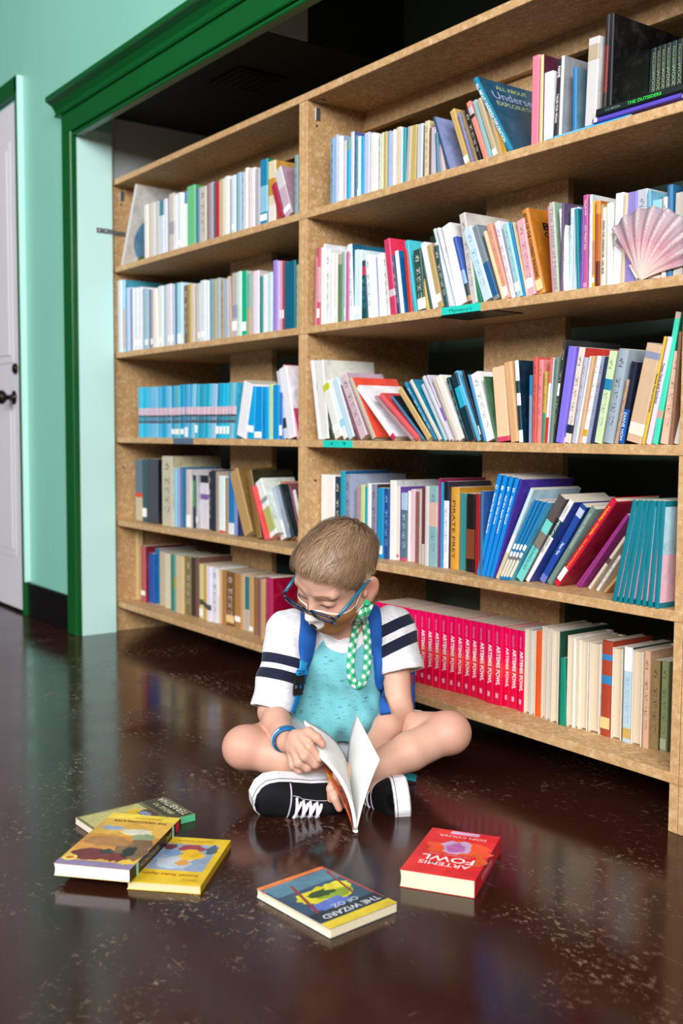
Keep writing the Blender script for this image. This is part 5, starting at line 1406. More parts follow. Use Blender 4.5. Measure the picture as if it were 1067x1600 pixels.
# ------------------------------------------------------------------ the boy: implicit surface sculpting
class Field:
    def __init__(s, lo, hi, h):
        s.lo = np.array(lo, np.float32); s.h = h
        s.n = np.ceil((np.array(hi) - np.array(lo)) / h).astype(int) + 1
        s.a = np.full(s.n, .05, np.float32)
    def region(s, lo, hi):
        i0 = np.clip(np.floor((np.array(lo) - s.lo) / s.h).astype(int), 0, s.n - 1)
        i1 = np.clip(np.ceil((np.array(hi) - s.lo) / s.h).astype(int) + 1, 1, s.n)
        sl = tuple(slice(a, b) for a, b in zip(i0, i1))
        g = np.meshgrid(*[(np.arange(a, b) * s.h + o).astype(np.float32) for a, b, o in zip(i0, i1, s.lo)], indexing='ij')
        return sl, np.stack(g, -1)
    def add(s, fn, lo, hi, k=.0, pad=.04, mode='u'):
        sl, P = s.region(np.array(lo) - pad, np.array(hi) + pad)
        if P.size == 0: return
        d = fn(P).astype(np.float32)
        a = s.a[sl]
        if mode == 'u':
            if k > 0:
                h = np.maximum(k - np.abs(a - d), 0) / k
                r = np.minimum(a, d) - h * h * k * .25
            else: r = np.minimum(a, d)
        elif mode == 's':
            d = -d
            if k > 0:
                h = np.maximum(k - np.abs(a - d), 0) / k
                r = np.maximum(a, d) + h * h * k * .25
            else: r = np.maximum(a, d)
        elif mode == 'i':
            r = np.maximum(a, d)
        s.a[sl] = r
    # primitives
    def cone(s, a, b, ra, rb, k=.01, mode='u', flat=None, fs=1.0):
        a = np.array(a, float); b = np.array(b, float)
        r = max(ra, rb) * (1.0 if flat is None else 1.0)
        def fn(P):
            A, B, Q = a, b, P
            if flat is not None:
                f_ = np.array(flat, float)
                Q = P + ((P - a) @ f_)[..., None] * f_ * (fs - 1)
                B = b + ((b - a) @ f_) * f_ * (fs - 1)
            ab = B - A
            t = np.clip(((Q - A) @ ab) / (ab @ ab), 0, 1)
            d = np.linalg.norm(Q - A - t[..., None] * ab, axis=-1) - (ra + (rb - ra) * t)
            return d
        s.add(fn, np.minimum(a, b) - r, np.maximum(a, b) + r, k, mode=mode)
    def ell(s, c, r, k=.01, M=None, mode='u'):
        c = np.array(c, float); r = np.array(r, float)
        def fn(P):
            q = P - c
            if M is not None: q = q @ M
            k0 = np.linalg.norm(q / r, axis=-1); k1 = np.linalg.norm(q / (r * r), axis=-1)
            return k0 * (k0 - 1) / np.maximum(k1, 1e-6)
        s.add(fn, c - r.max(), c + r.max(), k, mode=mode)
    def chain(s, pts, rads, k=.004, kin=.004):
        for i in range(len(pts) - 1): s.cone(pts[i], pts[i + 1], rads[i], rads[i + 1], k if i == 0 else kin)
    def cut(s, fn, lo, hi, k=.0): s.add(fn, lo, hi, k, pad=0, mode='i')
    def sample(s, P):
        q = (np.asarray(P, float) - s.lo) / s.h
        q = np.clip(q, 0, s.n - 1.001)
        i = q.astype(int); f = q - i
        r = 0
        for dx in (0, 1):
            for dy in (0, 1):
                for dz in (0, 1):
                    w_ = (f[..., 0] if dx else 1 - f[..., 0]) * (f[..., 1] if dy else 1 - f[..., 1]) * (f[..., 2] if dz else 1 - f[..., 2])
                    r = r + w_ * s.a[i[..., 0] + dx, i[..., 1] + dy, i[..., 2] + dz]
        return r
    def grad(s, P):
        P = np.asarray(P, float); e = s.h * 1.2; g = []
        for ax in range(3):
            d = np.zeros(3); d[ax] = e
            g.append(s.sample(P + d) - s.sample(P - d))
        g = np.stack(g, -1)
        return g / np.maximum(np.linalg.norm(g, axis=-1, keepdims=True), 1e-9)
    def project(s, P, off, it=6):
        P = np.array(P, float)
        for _ in range(it):
            P = P + s.grad(P) * (off - s.sample(P))[..., None]
        return P
    def surface(s):
        """naive surface nets"""
        a = s.a; inside = a < 0
        nx, ny, nz = a.shape
        c = inside[:-1, :-1, :-1].astype(np.int8)
        tot = np.zeros(c.shape, np.int8)
        for dx in (0, 1):
            for dy in (0, 1):
                for dz in (0, 1):
                    tot += inside[dx:nx - 1 + dx, dy:ny - 1 + dy, dz:nz - 1 + dz]
        act = (tot > 0) & (tot < 8)
        ii = np.argwhere(act)
        idx = np.full(act.shape, -1, np.int32); idx[act] = np.arange(len(ii))
        vals = {}
        for dx in (0, 1):
            for dy in (0, 1):
                for dz in (0, 1):
                    vals[dx, dy, dz] = a[ii[:, 0] + dx, ii[:, 1] + dy, ii[:, 2] + dz]
        acc = np.zeros((len(ii), 3)); cnt = np.zeros(len(ii))
        cs = [(x, y, z) for x in (0, 1) for y in (0, 1) for z in (0, 1)]
        for p_ in cs:
            for ax in range(3):
                if p_[ax]: continue
                q_ = list(p_); q_[ax] = 1; q_ = tuple(q_)
                va, vb = vals[p_], vals[q_]
                m_ = (va < 0) != (vb < 0)
                t_ = np.where(m_, va / np.where(m_, va - vb, 1), 0)
                pt = np.repeat(np.array(p_, float)[None], len(ii), 0); pt[:, ax] += t_
                acc[m_] += pt[m_]; cnt[m_] += 1
        V = (ii + acc / cnt[:, None]) * s.h + s.lo
        faces = []
        for ax in range(3):
            b, c_ = (ax + 1) % 3, (ax + 2) % 3
            sl0 = [slice(None)] * 3; sl1 = [slice(None)] * 3
            sl0[ax] = slice(0, -1); sl1[ax] = slice(1, None)
            A, B = inside[tuple(sl0)], inside[tuple(sl1)]
            e = np.argwhere(A != B)
            ok = (e[:, b] > 0) & (e[:, c_] > 0) & (e[:, b] < act.shape[b]) & (e[:, c_] < act.shape[c_])
            e = e[ok]
            fl = A[e[:, 0], e[:, 1], e[:, 2]]
            def id_(db, dc):
                q = e.copy(); q[:, b] -= db; q[:, c_] -= dc
                return idx[q[:, 0], q[:, 1], q[:, 2]]
            quad = np.stack([id_(1, 1), id_(0, 1), id_(0, 0), id_(1, 0)], 1)
            quad[~fl] = quad[~fl][:, ::-1]
            faces.append(quad)
        F = np.concatenate(faces)
        F = F[(F >= 0).all(1)]
        return V, F

def np_mesh(name, V, F, mats, attrs=None, smooth=True, parent=None):
    me = bpy.data.meshes.new(name)
    me.vertices.add(len(V)); me.vertices.foreach_set('co', np.asarray(V, np.float32).ravel())
    F = np.asarray(F, np.int32)
    me.loops.add(F.size); me.loops.foreach_set('vertex_index', F.ravel())
    me.polygons.add(len(F)); me.polygons.foreach_set('loop_start', np.arange(0, F.size, F.shape[1], dtype=np.int32))
    for m in (mats if isinstance(mats, (list, tuple)) else [mats]): me.materials.append(m)
    if smooth: me.polygons.foreach_set('use_smooth', np.ones(len(F), bool))
    for k, v in (attrs or {}).items():
        at = me.attributes.new(k, 'FLOAT', 'POINT'); at.data.foreach_set('value', np.asarray(v, np.float32))
    me.update(calc_edges=True); me.validate()
    return link(name, me, parent)

def attr(nt, name):
    n = N(nt, 'ShaderNodeAttribute'); n.attribute_name = name
    return n.outputs['Fac']

# axes of the sitting figure: to his left, away from the camera side, up
RT = np.array((0.59180, 0.80608, 0.00000)); FW = np.array((-0.80608, 0.59180, 0.00000)); UP = np.array((0, 0, 1.0))
# head frame: columns = his left, facing direction, crown direction
HM = np.array(((.9203, .1326, .3681), (.3032, -.8363, -.4567), (-.2473, -.5319, .8099)))
HT = np.array((1.8751, -.3582, .4399))
def hw(l): return HM @ np.array(l, float) + HT

J = dict(
  pelvis=(1.7437, -0.2645, 0.0499), waist=(1.7565, -0.2709, 0.1296), chest=(1.7720, -0.2794, 0.2325), neckb=(1.7917, -0.2858, 0.3061),
  shR=(1.7471, -0.3889, 0.3061), shL=(1.8437, -0.1892, 0.3081), elR=(1.7726, -0.4497, 0.1504), wrR=(1.8987, -0.4931, 0.1236),
  elL=(1.9024, -0.2139, 0.1482), wrL=(1.9721, -0.3648, 0.0784),
  hipR=(1.7131, -0.3050, 0.0580), hipL=(1.7780, -0.2163, 0.0615), knR=(1.8084, -0.5345, 0.0983), knL=(2.0216, -0.1821, 0.1202),
  anR=(1.9668, -0.3603, 0.0374), anL=(1.9664, -0.4197, 0.0411))
J = {k: np.array(v) for k, v in J.items()}

BLO, BHI = (1.55, -.66, -.005), (2.26, .06, .585)
body = Field(BLO, BHI, .0027)
legs = Field(BLO, (BHI[0], BHI[1], .22), .0027)
# trunk
for f_ in (body, legs): f_.cone(J['pelvis'], J['waist'], .088, .078, .0, flat=FW, fs=1.3)
body.cone(J['waist'], J['chest'], .078, .088, .03, flat=FW, fs=1.3)
body.cone(J['chest'], J['neckb'], .080, .048, .03, flat=FW, fs=1.2)
for s_ in 'RL':
    body.cone(J['neckb'], J['sh' + s_], .034, .034, .03)
    # arm
    body.cone(J['sh' + s_], J['el' + s_], .034, .0265, .02)
    body.cone(J['el' + s_], J['el' + s_] + (J['wr' + s_] - J['el' + s_]) * .35, .0265, .0275, .012)
    body.cone(J['el' + s_] + (J['wr' + s_] - J['el' + s_]) * .35, J['wr' + s_], .0275, .0195, .012)
    # leg: thigh, knee, calf, ankle
    legs.cone(J['hip' + s_], J['kn' + s_], .060, .041, .014)
    legs.ell(J['kn' + s_], (.0445, .0445, .0425), .014)
    mid = J['kn' + s_] + (J['an' + s_] - J['kn' + s_]) * .36
    legs.cone(J['kn' + s_], mid, .038, .0385, .008)
    legs.cone(mid, J['an' + s_], .0385, .024, .008)
# feet run on inside the shoes
legs.cone(J['anL'], (1.9145, -0.5017, 0.0174), .022, .012, .01)
legs.cone(J['anR'], (2.0395, -0.3393, 0.0228), .022, .012, .01)
# neck
body.cone(J['neckb'], hw((0, -.022, -.06)), .036, .036, .025)
# head
def hell(c, r, k, mode='u'): body.ell(hw(c), r, k, HM, mode)
def hcone(a, b, ra, rb, k, mode='u'): body.cone(hw(a), hw(b), ra, rb, k, mode)
hell((0, -.014, .027), (.0645, .085, .076), .02)
hell((0, .022, -.034), (.058, .060, .070), .03)
hell((0, .034, .036), (.055, .046, .045), .03)
hcone((0, .050, -.086), (0, .046, -.082), .020, .022, .03)
for q in (-1, 1):
    hcone((q * .046, .0, -.052), (q * .014, .048, -.088), .017, .016, .02)
    hell((q * .036, .050, -.036), (.024, .022, .022), .02)
    hcone((q * .044, .066, .019), (q * .014, .076, .017), .008, .008, .012)
    hell((q * .030, .094, .000), (.016, .015, .011), .010, 's')
    hell((q * .030, .0655, -.002), (.0155, .0140, .0110), .004)
    # ear: rim, lobe, hollow
    th_ = math.radians(28)
    ax_ = np.array(((math.cos(th_), -q * math.sin(th_), 0), (q * math.sin(th_), math.cos(th_), 0), (0, 0, 1)))
    em = HM @ ax_ @ np.array(((1, 0, 0), (0, .97, .24), (0, -.24, .97))).T
    ec = hw((q * .0725, -.012, -.014))
    body.ell(ec, (.0080, .0200, .0300), .004, em)
    body.ell(hw((q * .0690, -.004, -.040)), (.006, .010, .010), .006, em)
    body.ell(hw((q * .0800, -.007, -.010)), (.0055, .0115, .0190), .004, em, 's')
    body.ell(hw((q * .0715, .004, -.018)), (.004, .005, .008), .003, em)
hcone((0, .078, -.002), (0, .0945, -.034), .0065, .0100, .012)
for q in (-1, 1): hell((q * .0095, .086, -.037), (.0075, .0085, .0065), .005)
hell((0, .0800, -.0590), (.0190, .0075, .0050), .006)
hell((0, .0785, -.0680), (.0160, .0080, .0060), .006)
# right hand: back of the hand, curled fingers, thumb over the page
body.cone(J['wrR'], (1.9357, -0.4924, 0.1324), .0185, .0195, .008)
body.cone((1.9281, -0.4932, 0.1408), (1.9507, -0.4877, 0.1427), .0155, .0135, .008)
body.cone((1.9272, -0.4970, 0.1211), (1.9477, -0.4945, 0.1207), .0165, .0145, .008)
body.chain([(1.9508, -0.4922, 0.1460), (1.9744, -0.4921, 0.1331), (1.9849, -0.4771, 0.1121), (1.9736, -0.4632, 0.1017)], [.0098, .0090, .0082, .0072], .005)
body.chain([(1.9466, -0.4997, 0.1313), (1.9714, -0.5018, 0.1155), (1.9774, -0.4822, 0.0987), (1.9695, -0.4663, 0.0950)], [.0098, .0091, .0083, .0072], .004)
body.chain([(1.9380, -0.5027, 0.1197), (1.9585, -0.5076, 0.1009), (1.9644, -0.4909, 0.0894), (1.9594, -0.4742, 0.0875)], [.0093, .0087, .0080, .0070], .004)
body.chain([(1.9267, -0.5025, 0.1094), (1.9399, -0.5069, 0.0922), (1.9462, -0.4963, 0.0819), (1.9446, -0.4818, 0.0800)], [.0086, .0078, .0071, .0064], .004)
body.chain([(1.9358, -0.4925, 0.1450), (1.9615, -0.4863, 0.1575), (1.9845, -0.4830, 0.1513), (1.9933, -0.4758, 0.1399)], [.0115, .0100, .0088, .0072], .006)
# left hand: palm under the book, fingers hooked round its cover
body.cone(J['wrL'], (1.9780, -0.3974, 0.0655), .0185, .0190, .008)
body.cone((1.9742, -0.3884, 0.0704), (1.9870, -0.4149, 0.0585), .0160, .0150, .008)
body.chain([(1.9796, -0.4111, 0.0736), (1.9937, -0.4428, 0.0732), (2.0062, -0.4652, 0.0561), (2.0059, -0.4649, 0.0349)], [.0098, .0090, .0084, .0072], .005)
body.chain([(1.9892, -0.4165, 0.0620), (2.0059, -0.4486, 0.0565), (2.0180, -0.4647, 0.0408), (2.0242, -0.4586, 0.0216)], [.0098, .0090, .0084, .0072], .003)
body.chain([(1.9903, -0.4096, 0.0508), (1.9981, -0.4276, 0.0389), (2.0039, -0.4348, 0.0269), (2.0058, -0.4300, 0.0165)], [.0092, .0084, .0078, .0068], .003)
body.chain([(1.9894, -0.4012, 0.0464), (1.9970, -0.4129, 0.0331), (2.0019, -0.4180, 0.0204), (2.0037, -0.4131, 0.0124)], [.0084, .0076, .0070, .0062], .003)
body.chain([(1.9731, -0.3813, 0.0714), (1.9579, -0.3855, 0.0682), (1.9461, -0.3926, 0.0716)], [.0112, .0095, .0078], .006)
# finger nail of the thumb is a slight dent left to the material
nz_ = legs.a.shape[2]
sub_ = body.a[:, :, :nz_]
hk_ = np.maximum(.004 - np.abs(sub_ - legs.a), 0) / .004
body.a[:, :, :nz_] = np.minimum(sub_, legs.a) - hk_ * hk_ * .001
V, F = body.surface()
# flat on the floor
V[:, 2] = np.maximum(V[:, 2], .0008)

def skin_mat():
    m, nt, b = new_mat('skin')
    tc = N(nt, 'ShaderNodeTexCoord').outputs['Object']
    f = noise(nt, tc, 14, 4, .6)
    col = mix_col(nt, f, lin('c4947e'), lin('d6ac98'))
    warm = attr(nt, 'warm')
    col = mix_col(nt, warm, col, lin('c4786a'))
    nt.links.new(col, b.inputs['Base Color'])
    b.inputs['Roughness'].default_value = .48
    b.inputs['Specular IOR Level'].default_value = .35
    b.inputs['Subsurface Weight'].default_value = .12
    b.inputs['Subsurface Radius'].default_value = (1.0, .35, .2)
    b.inputs['Subsurface Scale'].default_value = .01
    bump(nt, b, noise(nt, tc, 600, 2), .05, .0006)
    return m
L_ = (V - HT) @ HM
inhead = (np.linalg.norm(L_, axis=1) < .16)
warm = np.zeros(len(V))
def soft(d, r): return np.clip(1 - d / r, 0, 1)
for c_ in ((.0, .088, -.0635),): warm = np.maximum(warm, inhead * soft(np.linalg.norm((L_ - c_) / np.array((1.6, 1, .7)), axis=1), .014))
for q in (-1, 1):
    warm = np.maximum(warm, .5 * inhead * soft(np.linalg.norm(L_ - np.array((q * .04, .06, -.03)), axis=1), .028))
    warm = np.maximum(warm, .65 * inhead * soft(np.linalg.norm(L_ - np.array((q * .076, -.012, -.006)), axis=1), .028))
    warm = np.maximum(warm, .55 * inhead * soft(np.linalg.norm((L_ - np.array((q * .030, .080, -.007))) / np.array((2.2, 1, .6)), axis=1), .010))
for k_ in ('knR', 'knL'): warm = np.maximum(warm, .35 * soft(np.linalg.norm(V - J[k_], axis=1) - .035, .03))
for c_ in ((1.9933, -0.4758, 0.1399), (2.0242, -0.4586, 0.0216), (2.0059, -0.4649, 0.0349), (2.0324, -0.4482, 0.0157)):
    warm = np.maximum(warm, .6 * soft(np.linalg.norm(V - np.array(c_), axis=1), .018))
boy = empty('person', tuple(np.array(J['pelvis']) * (1, 1, 0)))
tag(boy, 'child in white and turquoise shirt sitting cross-legged on the floor reading', 'person')
ORG = np.array(boy.location)
bo = np_mesh('body', V - ORG, F, skin_mat(), {'warm': warm}, True, boy)

# ---- shirt
def axis_t(P, a, b):
    ab = b - a
    return ((P - a) @ ab) / (ab @ ab)
LO, HI = (1.58, -.54, .05), (2.22, .06, .42)
shirt = Field(LO, HI, .003)
shirt.cone(J['pelvis'] + UP * .015, J['waist'], .108, .100, .0, flat=FW, fs=1.28)
shirt.cone(J['waist'], J['chest'], .100, .099, .03, flat=FW, fs=1.25)
shirt.cone(J['chest'], J['neckb'] - UP * .008, .088, .052, .03, flat=FW, fs=1.15)
TB = np.stack([RT, FW, UP], 1)
shirt.ell((1.7887, -0.2925, 0.1215), (.104, .072, .058), .03, TB)
SLV = {}
for s_ in 'RL':
    a = J['sh' + s_]; b = J['el' + s_]
    e = a + (b - a) * (.97 if s_ == 'R' else .55)
    if s_ == 'L': e = e + RT * .012
    SLV[s_] = (a, e)
    d = (e - a) / np.linalg.norm(e - a)
    slv = Field(LO, HI, .003)
    slv.cone(a, e + d * .03, .0465, .0455 if s_ == 'R' else .050, .0)
    slv.a[...] += 0
    lo_, hi_ = e - .09, e + .09
    slv.add(lambda P: ((P - e) @ d), lo_, hi_, 0, pad=0, mode='i')
    slv.cone(e - d * .045, e + d * .03, .034, .0405 if s_ == 'R' else .044, .0, 's')
    shirt.cone(J['neckb'] - UP * .004, a, .040, .045, .02)
    k_ = .02
    hh_ = np.maximum(k_ - np.abs(shirt.a - slv.a), 0) / k_
    # soft join near the shoulder only
    sl, P = shirt.region(shirt.lo, shirt.lo + shirt.n * shirt.h)
    near = np.clip(1.4 - axis_t(P, a, e) * 2.2, 0, 1)
    shirt.a = (np.minimum(shirt.a, slv.a) - hh_ * hh_ * k_ * .25 * near).astype(np.float32)
    del P, slv
# folds
def folds(P):
    x = P @ RT; z = P[..., 2]; y = P @ FW
    return .0016 * np.sin(z * 95 + x * 60 + 2.0 * np.sin(x * 30)) + .0013 * np.sin(x * 150 + z * 40 + y * 50) + .0022 * np.sin(z * 60 - x * 110) * np.clip((.2 - z) / .1, 0, 1)
sl, P = shirt.region(shirt.lo, shirt.lo + shirt.n * shirt.h)
shirt.a[sl] += folds(P) * np.clip(1.0 - np.maximum(np.exp(-(np.linalg.norm(P - SLV['R'][1], axis=-1) / .055) ** 4), np.exp(-(np.linalg.norm(P - SLV['L'][1], axis=-1) / .055) ** 4)), 0, 1)
del P
# neck opening and bottom hem
shirt.cone(J['neckb'] + UP * .004, hw((0, -.01, -.10)), .040, .052, .004, 's')
shirt.cut(lambda P: (.074 + .004 * np.sin((P @ RT) * 40) - P[..., 2]).astype(np.float32), shirt.lo, shirt.lo + shirt.n * shirt.h)
Vs, Fs = shirt.surface()
lat = (Vs - J['neckb']) @ RT
dep = (Vs - J['neckb']) @ FW
dtor = np.full(len(Vs), 9.0)
tR = axis_t(Vs, *SLV['R']); tL = axis_t(Vs, J['shL'] - RT * .02 + UP * .03, SLV['L'][1] + RT * .02)
def dist_seg(P, a, b):
    t_ = np.clip(axis_t(P, a, b), 0, 1)
    return np.linalg.norm(P - a - t_[:, None] * (b - a), axis=1)
dR = dist_seg(Vs, *SLV['R']) - .045; dL = dist_seg(Vs, *SLV['L']) - .046
raglan = .030 + np.clip(J['neckb'][2] - Vs[:, 2], 0, .2) * .72
white = np.maximum(np.clip((np.abs(lat) - raglan) * 300 + .5, 0, 1) * np.clip((Vs[:, 2] - .225) * 300, 0, 1), 0)
armR = np.clip((.018 - dR) * 200, 0, 1) * (lat < -.082); armL = np.clip((.018 - dL) * 200, 0, 1) * (lat > .082)
white = np.maximum(white, np.maximum(armR, armL))
dn = np.linalg.norm(Vs - (J['neckb'] - FW * .012), axis=1)
collar = np.clip((.057 - dn) * 300 + .5, 0, 1)
white = np.maximum(white, collar)
stripe_t = np.where(lat < 0, tR, tL + 5.0)
stripe_t[np.abs(lat) < .072] = -9.0
def shirt_mat():
    m, nt, b = new_mat('raglan_shirt')
    tc = N(nt, 'ShaderNodeTexCoord').outputs['Object']
    streak = ramp(nt, noise(nt, mapping(nt, tc, (60, 60, 420), (0, 0, .6)), 1.0, 2, .5), [(.645, 0.0), (.68, 1.0)])
    turq = mix_col(nt, noise(nt, tc, 30, 3), lin('60a9b3'), lin('79bfc6'))
    turq = mix_col(nt, math_node(nt, 'MULTIPLY', streak, .75), turq, lin('2c5f68'))
    wh = mix_col(nt, ramp(nt, noise(nt, mapping(nt, tc, (80, 80, 300)), 1.0, 2), [(.4, 0.0), (.7, 1.0)]), lin('e3e3e8'), lin('cfd0d6'))
    col = mix_col(nt, ramp(nt, attr(nt, 'white'), [(.46, 0.0), (.54, 1.0)]), turq, wh)
    st_ = attr(nt, 'stripe_t')
    def band(a, c): return math_node(nt, 'MULTIPLY', math_node(nt, 'GREATER_THAN', st_, a), math_node(nt, 'LESS_THAN', st_, c))
    nav = band(.33, .455)
    for a, c in ((.52, .65), (5.17, 5.34), (5.45, 5.62)): nav = math_node(nt, 'MAXIMUM', nav, band(a, c))
    nav = math_node(nt, 'MULTIPLY', nav, ramp(nt, attr(nt, 'white'), [(.46, 0.0), (.54, 1.0)]))
    col = mix_col(nt, nav, col, lin('1b2136'))
    nt.links.new(col, b.inputs['Base Color'])
    b.inputs['Roughness'].default_value = .85
    b.inputs['Specular IOR Level'].default_value = .15
    b.inputs['Sheen Weight'].default_value = .15
    bump(nt, b, noise(nt, tc, 900, 2), .15, .0006)
    return m
np_mesh('shirt', Vs - ORG, Fs, shirt_mat(), {'white': white, 'stripe_t': stripe_t}, True, boy)

# ---- shorts
shorts = Field((1.60, -.50, 0), (2.22, .08, .16), .0035)
shorts.cone(J['pelvis'] - UP * .005, J['pelvis'] + UP * .03, .096, .090, .0, flat=FW, fs=1.2)
for s_ in 'RL':
    a = J['hip' + s_]; e = a + (J['kn' + s_] - a) * .62
    shorts.cone(a, e, .064, .054, .02)
    d = (e - a) / np.linalg.norm(e - a)
    shorts.cut(lambda P, e=e, d=d: np.where(np.linalg.norm(P - e, axis=-1) < .10, (P - e) @ d, -1).astype(np.float32), e - .1, e + .1)
sl, P = shorts.region(shorts.lo, shorts.lo + shorts.n * shorts.h)
shorts.a[sl] += folds(P) * .8
del P
Vp, Fp = shorts.surface(); Vp[:, 2] = np.maximum(Vp[:, 2], .0006)
np_mesh('shorts', Vp - ORG, Fp, plain('grey_shorts', 'b9bfc6', .85, .2, vary=.12, vscale=120, bumpy=.15, bscale=700), None, True, boy)

# ---- hair
hx = L_; ang = np.degrees(np.arctan2(np.abs(hx[:, 0]), hx[:, 1]))
line = np.interp(ang, [0, 25, 45, 58, 68, 80, 92, 104, 125, 180], [.075, .073, .067, .053, .021, -.002, .020, .0, -.036, -.046])
hairm = inhead & (hx[:, 2] > line) & (np.linalg.norm(hx - np.array((0, -.01, .02)), axis=1) < .125) & (np.abs(hx[:, 0]) < .0690)
Nrm = body.grad(V)
vid = np.full(len(V), -1); ids = np.where(hairm)[0]; vid[ids] = np.arange(len(ids))
Fh = F[(hairm[F]).all(1)]
lift = .0020 + .0040 * np.clip((hx[ids][:, 2] - .02) / .06, 0, 1)
Vh = V[ids] + Nrm[ids] * lift[:, None]
rng = np.random.default_rng(5)
NS = 18000
pick = rng.choice(len(ids), NS)
root_l = hx[ids][pick] + rng.normal(0, .0012, (NS, 3))
whorl = np.array((.012, -.060, .098))
Pw = root_l @ HM.T + HT
pts = [body.project(Pw, .001, 3)]
top = np.clip((root_l[:, 2] - .02) / .06, 0, 1)
length = (.011 + .041 * top) * rng.uniform(.72, 1.18, NS)
line_r = line[ids][pick]
fr_ = np.clip((root_l[:, 2] - line_r) / .022, 0, 1)
length *= np.where(root_l[:, 1] > .02, .42 + .58 * fr_, 1.0) * np.where(root_l[:, 1] > .03, rng.uniform(.8, 1.2, NS), 1.0)
SEG = 7
swirl = rng.normal(0, .16, NS)
lft = rng.uniform(.55, 1.45, NS)
for i_ in range(SEG):
    l = (pts[-1] - HT) @ HM
    dv = l - whorl
    dv[:, 1] += .035 * top            # combed forwards on top
    dv[:, 2] -= .05 * (1 - top) + .01
    n = body.grad(pts[-1]) @ HM
    dv -= (dv * n).sum(1)[:, None] * n
    dv /= np.maximum(np.linalg.norm(dv, axis=1), 1e-6)[:, None]
    sd_ = np.cross(n, dv)
    dv = dv + sd_ * (swirl + .16 * np.sin(root_l[:, 0] * 150 + root_l[:, 1] * 40))[:, None]
    nxt = pts[-1] + (dv @ HM.T) * (length / SEG)[:, None]
    target = (.0015 + (.0030 + .0065 * top) * math.sin(math.pi * (.15 + .55 * (i_ + 1) / SEG))) * (1 + .15 * np.sin(root_l[:, 0] * 150 + root_l[:, 1] * 40)) * lft
    q = body.grad(nxt)
    nxt = nxt + q * (target - body.sample(nxt))[:, None]
    pts.append(nxt)
pts = np.stack(pts, 1)                          # NS x (SEG+1) x 3
tan = np.gradient(pts, axis=1); tan /= np.maximum(np.linalg.norm(tan, axis=2, keepdims=True), 1e-9)
nn = body.grad(pts.reshape(-1, 3)).reshape(pts.shape)
sid = np.cross(tan, nn); sid /= np.maximum(np.linalg.norm(sid, axis=2, keepdims=True), 1e-9)
wd = (.00095 * np.linspace(1, .25, SEG + 1))[None, :, None]
Va = (pts - sid * wd).reshape(-1, 3); Vb = (pts + sid * wd).reshape(-1, 3)
nb = NS * (SEG + 1)
base_i = (np.arange(NS)[:, None] * (SEG + 1) + np.arange(SEG)[None]).ravel()
Fst = np.stack([base_i, base_i + 1, base_i + 1 + nb, base_i + nb], 1)
clump = .5 + .5 * np.sin(root_l[:, 0] * 330 + 1.5 * np.sin(root_l[:, 1] * 60) + 3 * np.sin(root_l[:, 2] * 50))
shade = np.repeat(np.clip(.55 * rng.uniform(0, 1, NS) + .45 * clump, 0, 1), SEG + 1)
tipf = np.tile(np.linspace(0, 1, SEG + 1), NS)
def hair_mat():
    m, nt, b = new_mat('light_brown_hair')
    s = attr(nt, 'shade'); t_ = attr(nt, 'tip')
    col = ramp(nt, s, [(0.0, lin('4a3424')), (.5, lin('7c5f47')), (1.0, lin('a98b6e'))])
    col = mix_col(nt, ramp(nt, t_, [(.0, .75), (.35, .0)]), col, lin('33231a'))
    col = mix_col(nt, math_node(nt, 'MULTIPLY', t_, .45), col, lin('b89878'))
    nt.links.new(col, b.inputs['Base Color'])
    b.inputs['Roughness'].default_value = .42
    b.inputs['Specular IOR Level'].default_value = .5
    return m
MH = hair_mat()
nh = len(Vh)
Vall = np.concatenate([Vh, Va, Vb]) - ORG
Fall = np.concatenate([vid[Fh], Fst + nh])
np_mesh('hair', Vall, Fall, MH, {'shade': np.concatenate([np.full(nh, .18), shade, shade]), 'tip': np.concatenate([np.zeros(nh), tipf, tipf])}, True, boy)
# brows and lashes
br = MB()
rb_ = random.Random(3)
for q in (-1, 1):
    for i in range(70):
        f_ = i / 69
        x0 = q * (.012 + .034 * f_); z0 = .0185 + .004 * math.sin(f_ * math.pi) - .003 * f_ + rb_.uniform(-.0018, .0018)
        p0 = body.project([hw((x0, .082 - .018 * f_ ** 2, z0))], .0006)[0]
        p1 = body.project([hw((x0 + q * .006, .081 - .018 * f_ ** 2, z0 + rb_.uniform(-.0005, .0016)))], .0010)[0]
        br.tube([p0 - ORG, p1 - ORG], [.00045, .0001], 4)
br.build('eyebrows', plain('brow_hair', '8a6a4e', .6), boy)
la = MB()
for q in (-1, 1):
    arc = []
    for i in range(13):
        f_ = i / 12
        x0 = q * (.0175 + .0255 * f_); z0 = -.0068 - .0036 * math.sin(f_ * math.pi)
        arc.append(body.project([hw((x0, .083, z0))], .0003)[0] - ORG)
    la.tube(arc, [.0003] + [.0009] * 11 + [.0003], 6)
    for i in range(0, 13):
        a0 = arc[i]; dl = HM @ np.array((q * .0012 * (i - 4) * .3, .0045, -.0030))
        la.tube([a0, a0 + dl * .6, a0 + dl], [.0003, .0002, .00005], 4)
la.build('eyelashes', plain('lash', '4a3428', .6), boy)

# ------------------------------------------------------------------ what he wears and holds
both = Field(LO, HI, .003)
sl, P = both.region(both.lo, both.lo + both.n * both.h)
both.a = np.minimum(shirt.a, body.sample(P).astype(np.float32))
del P

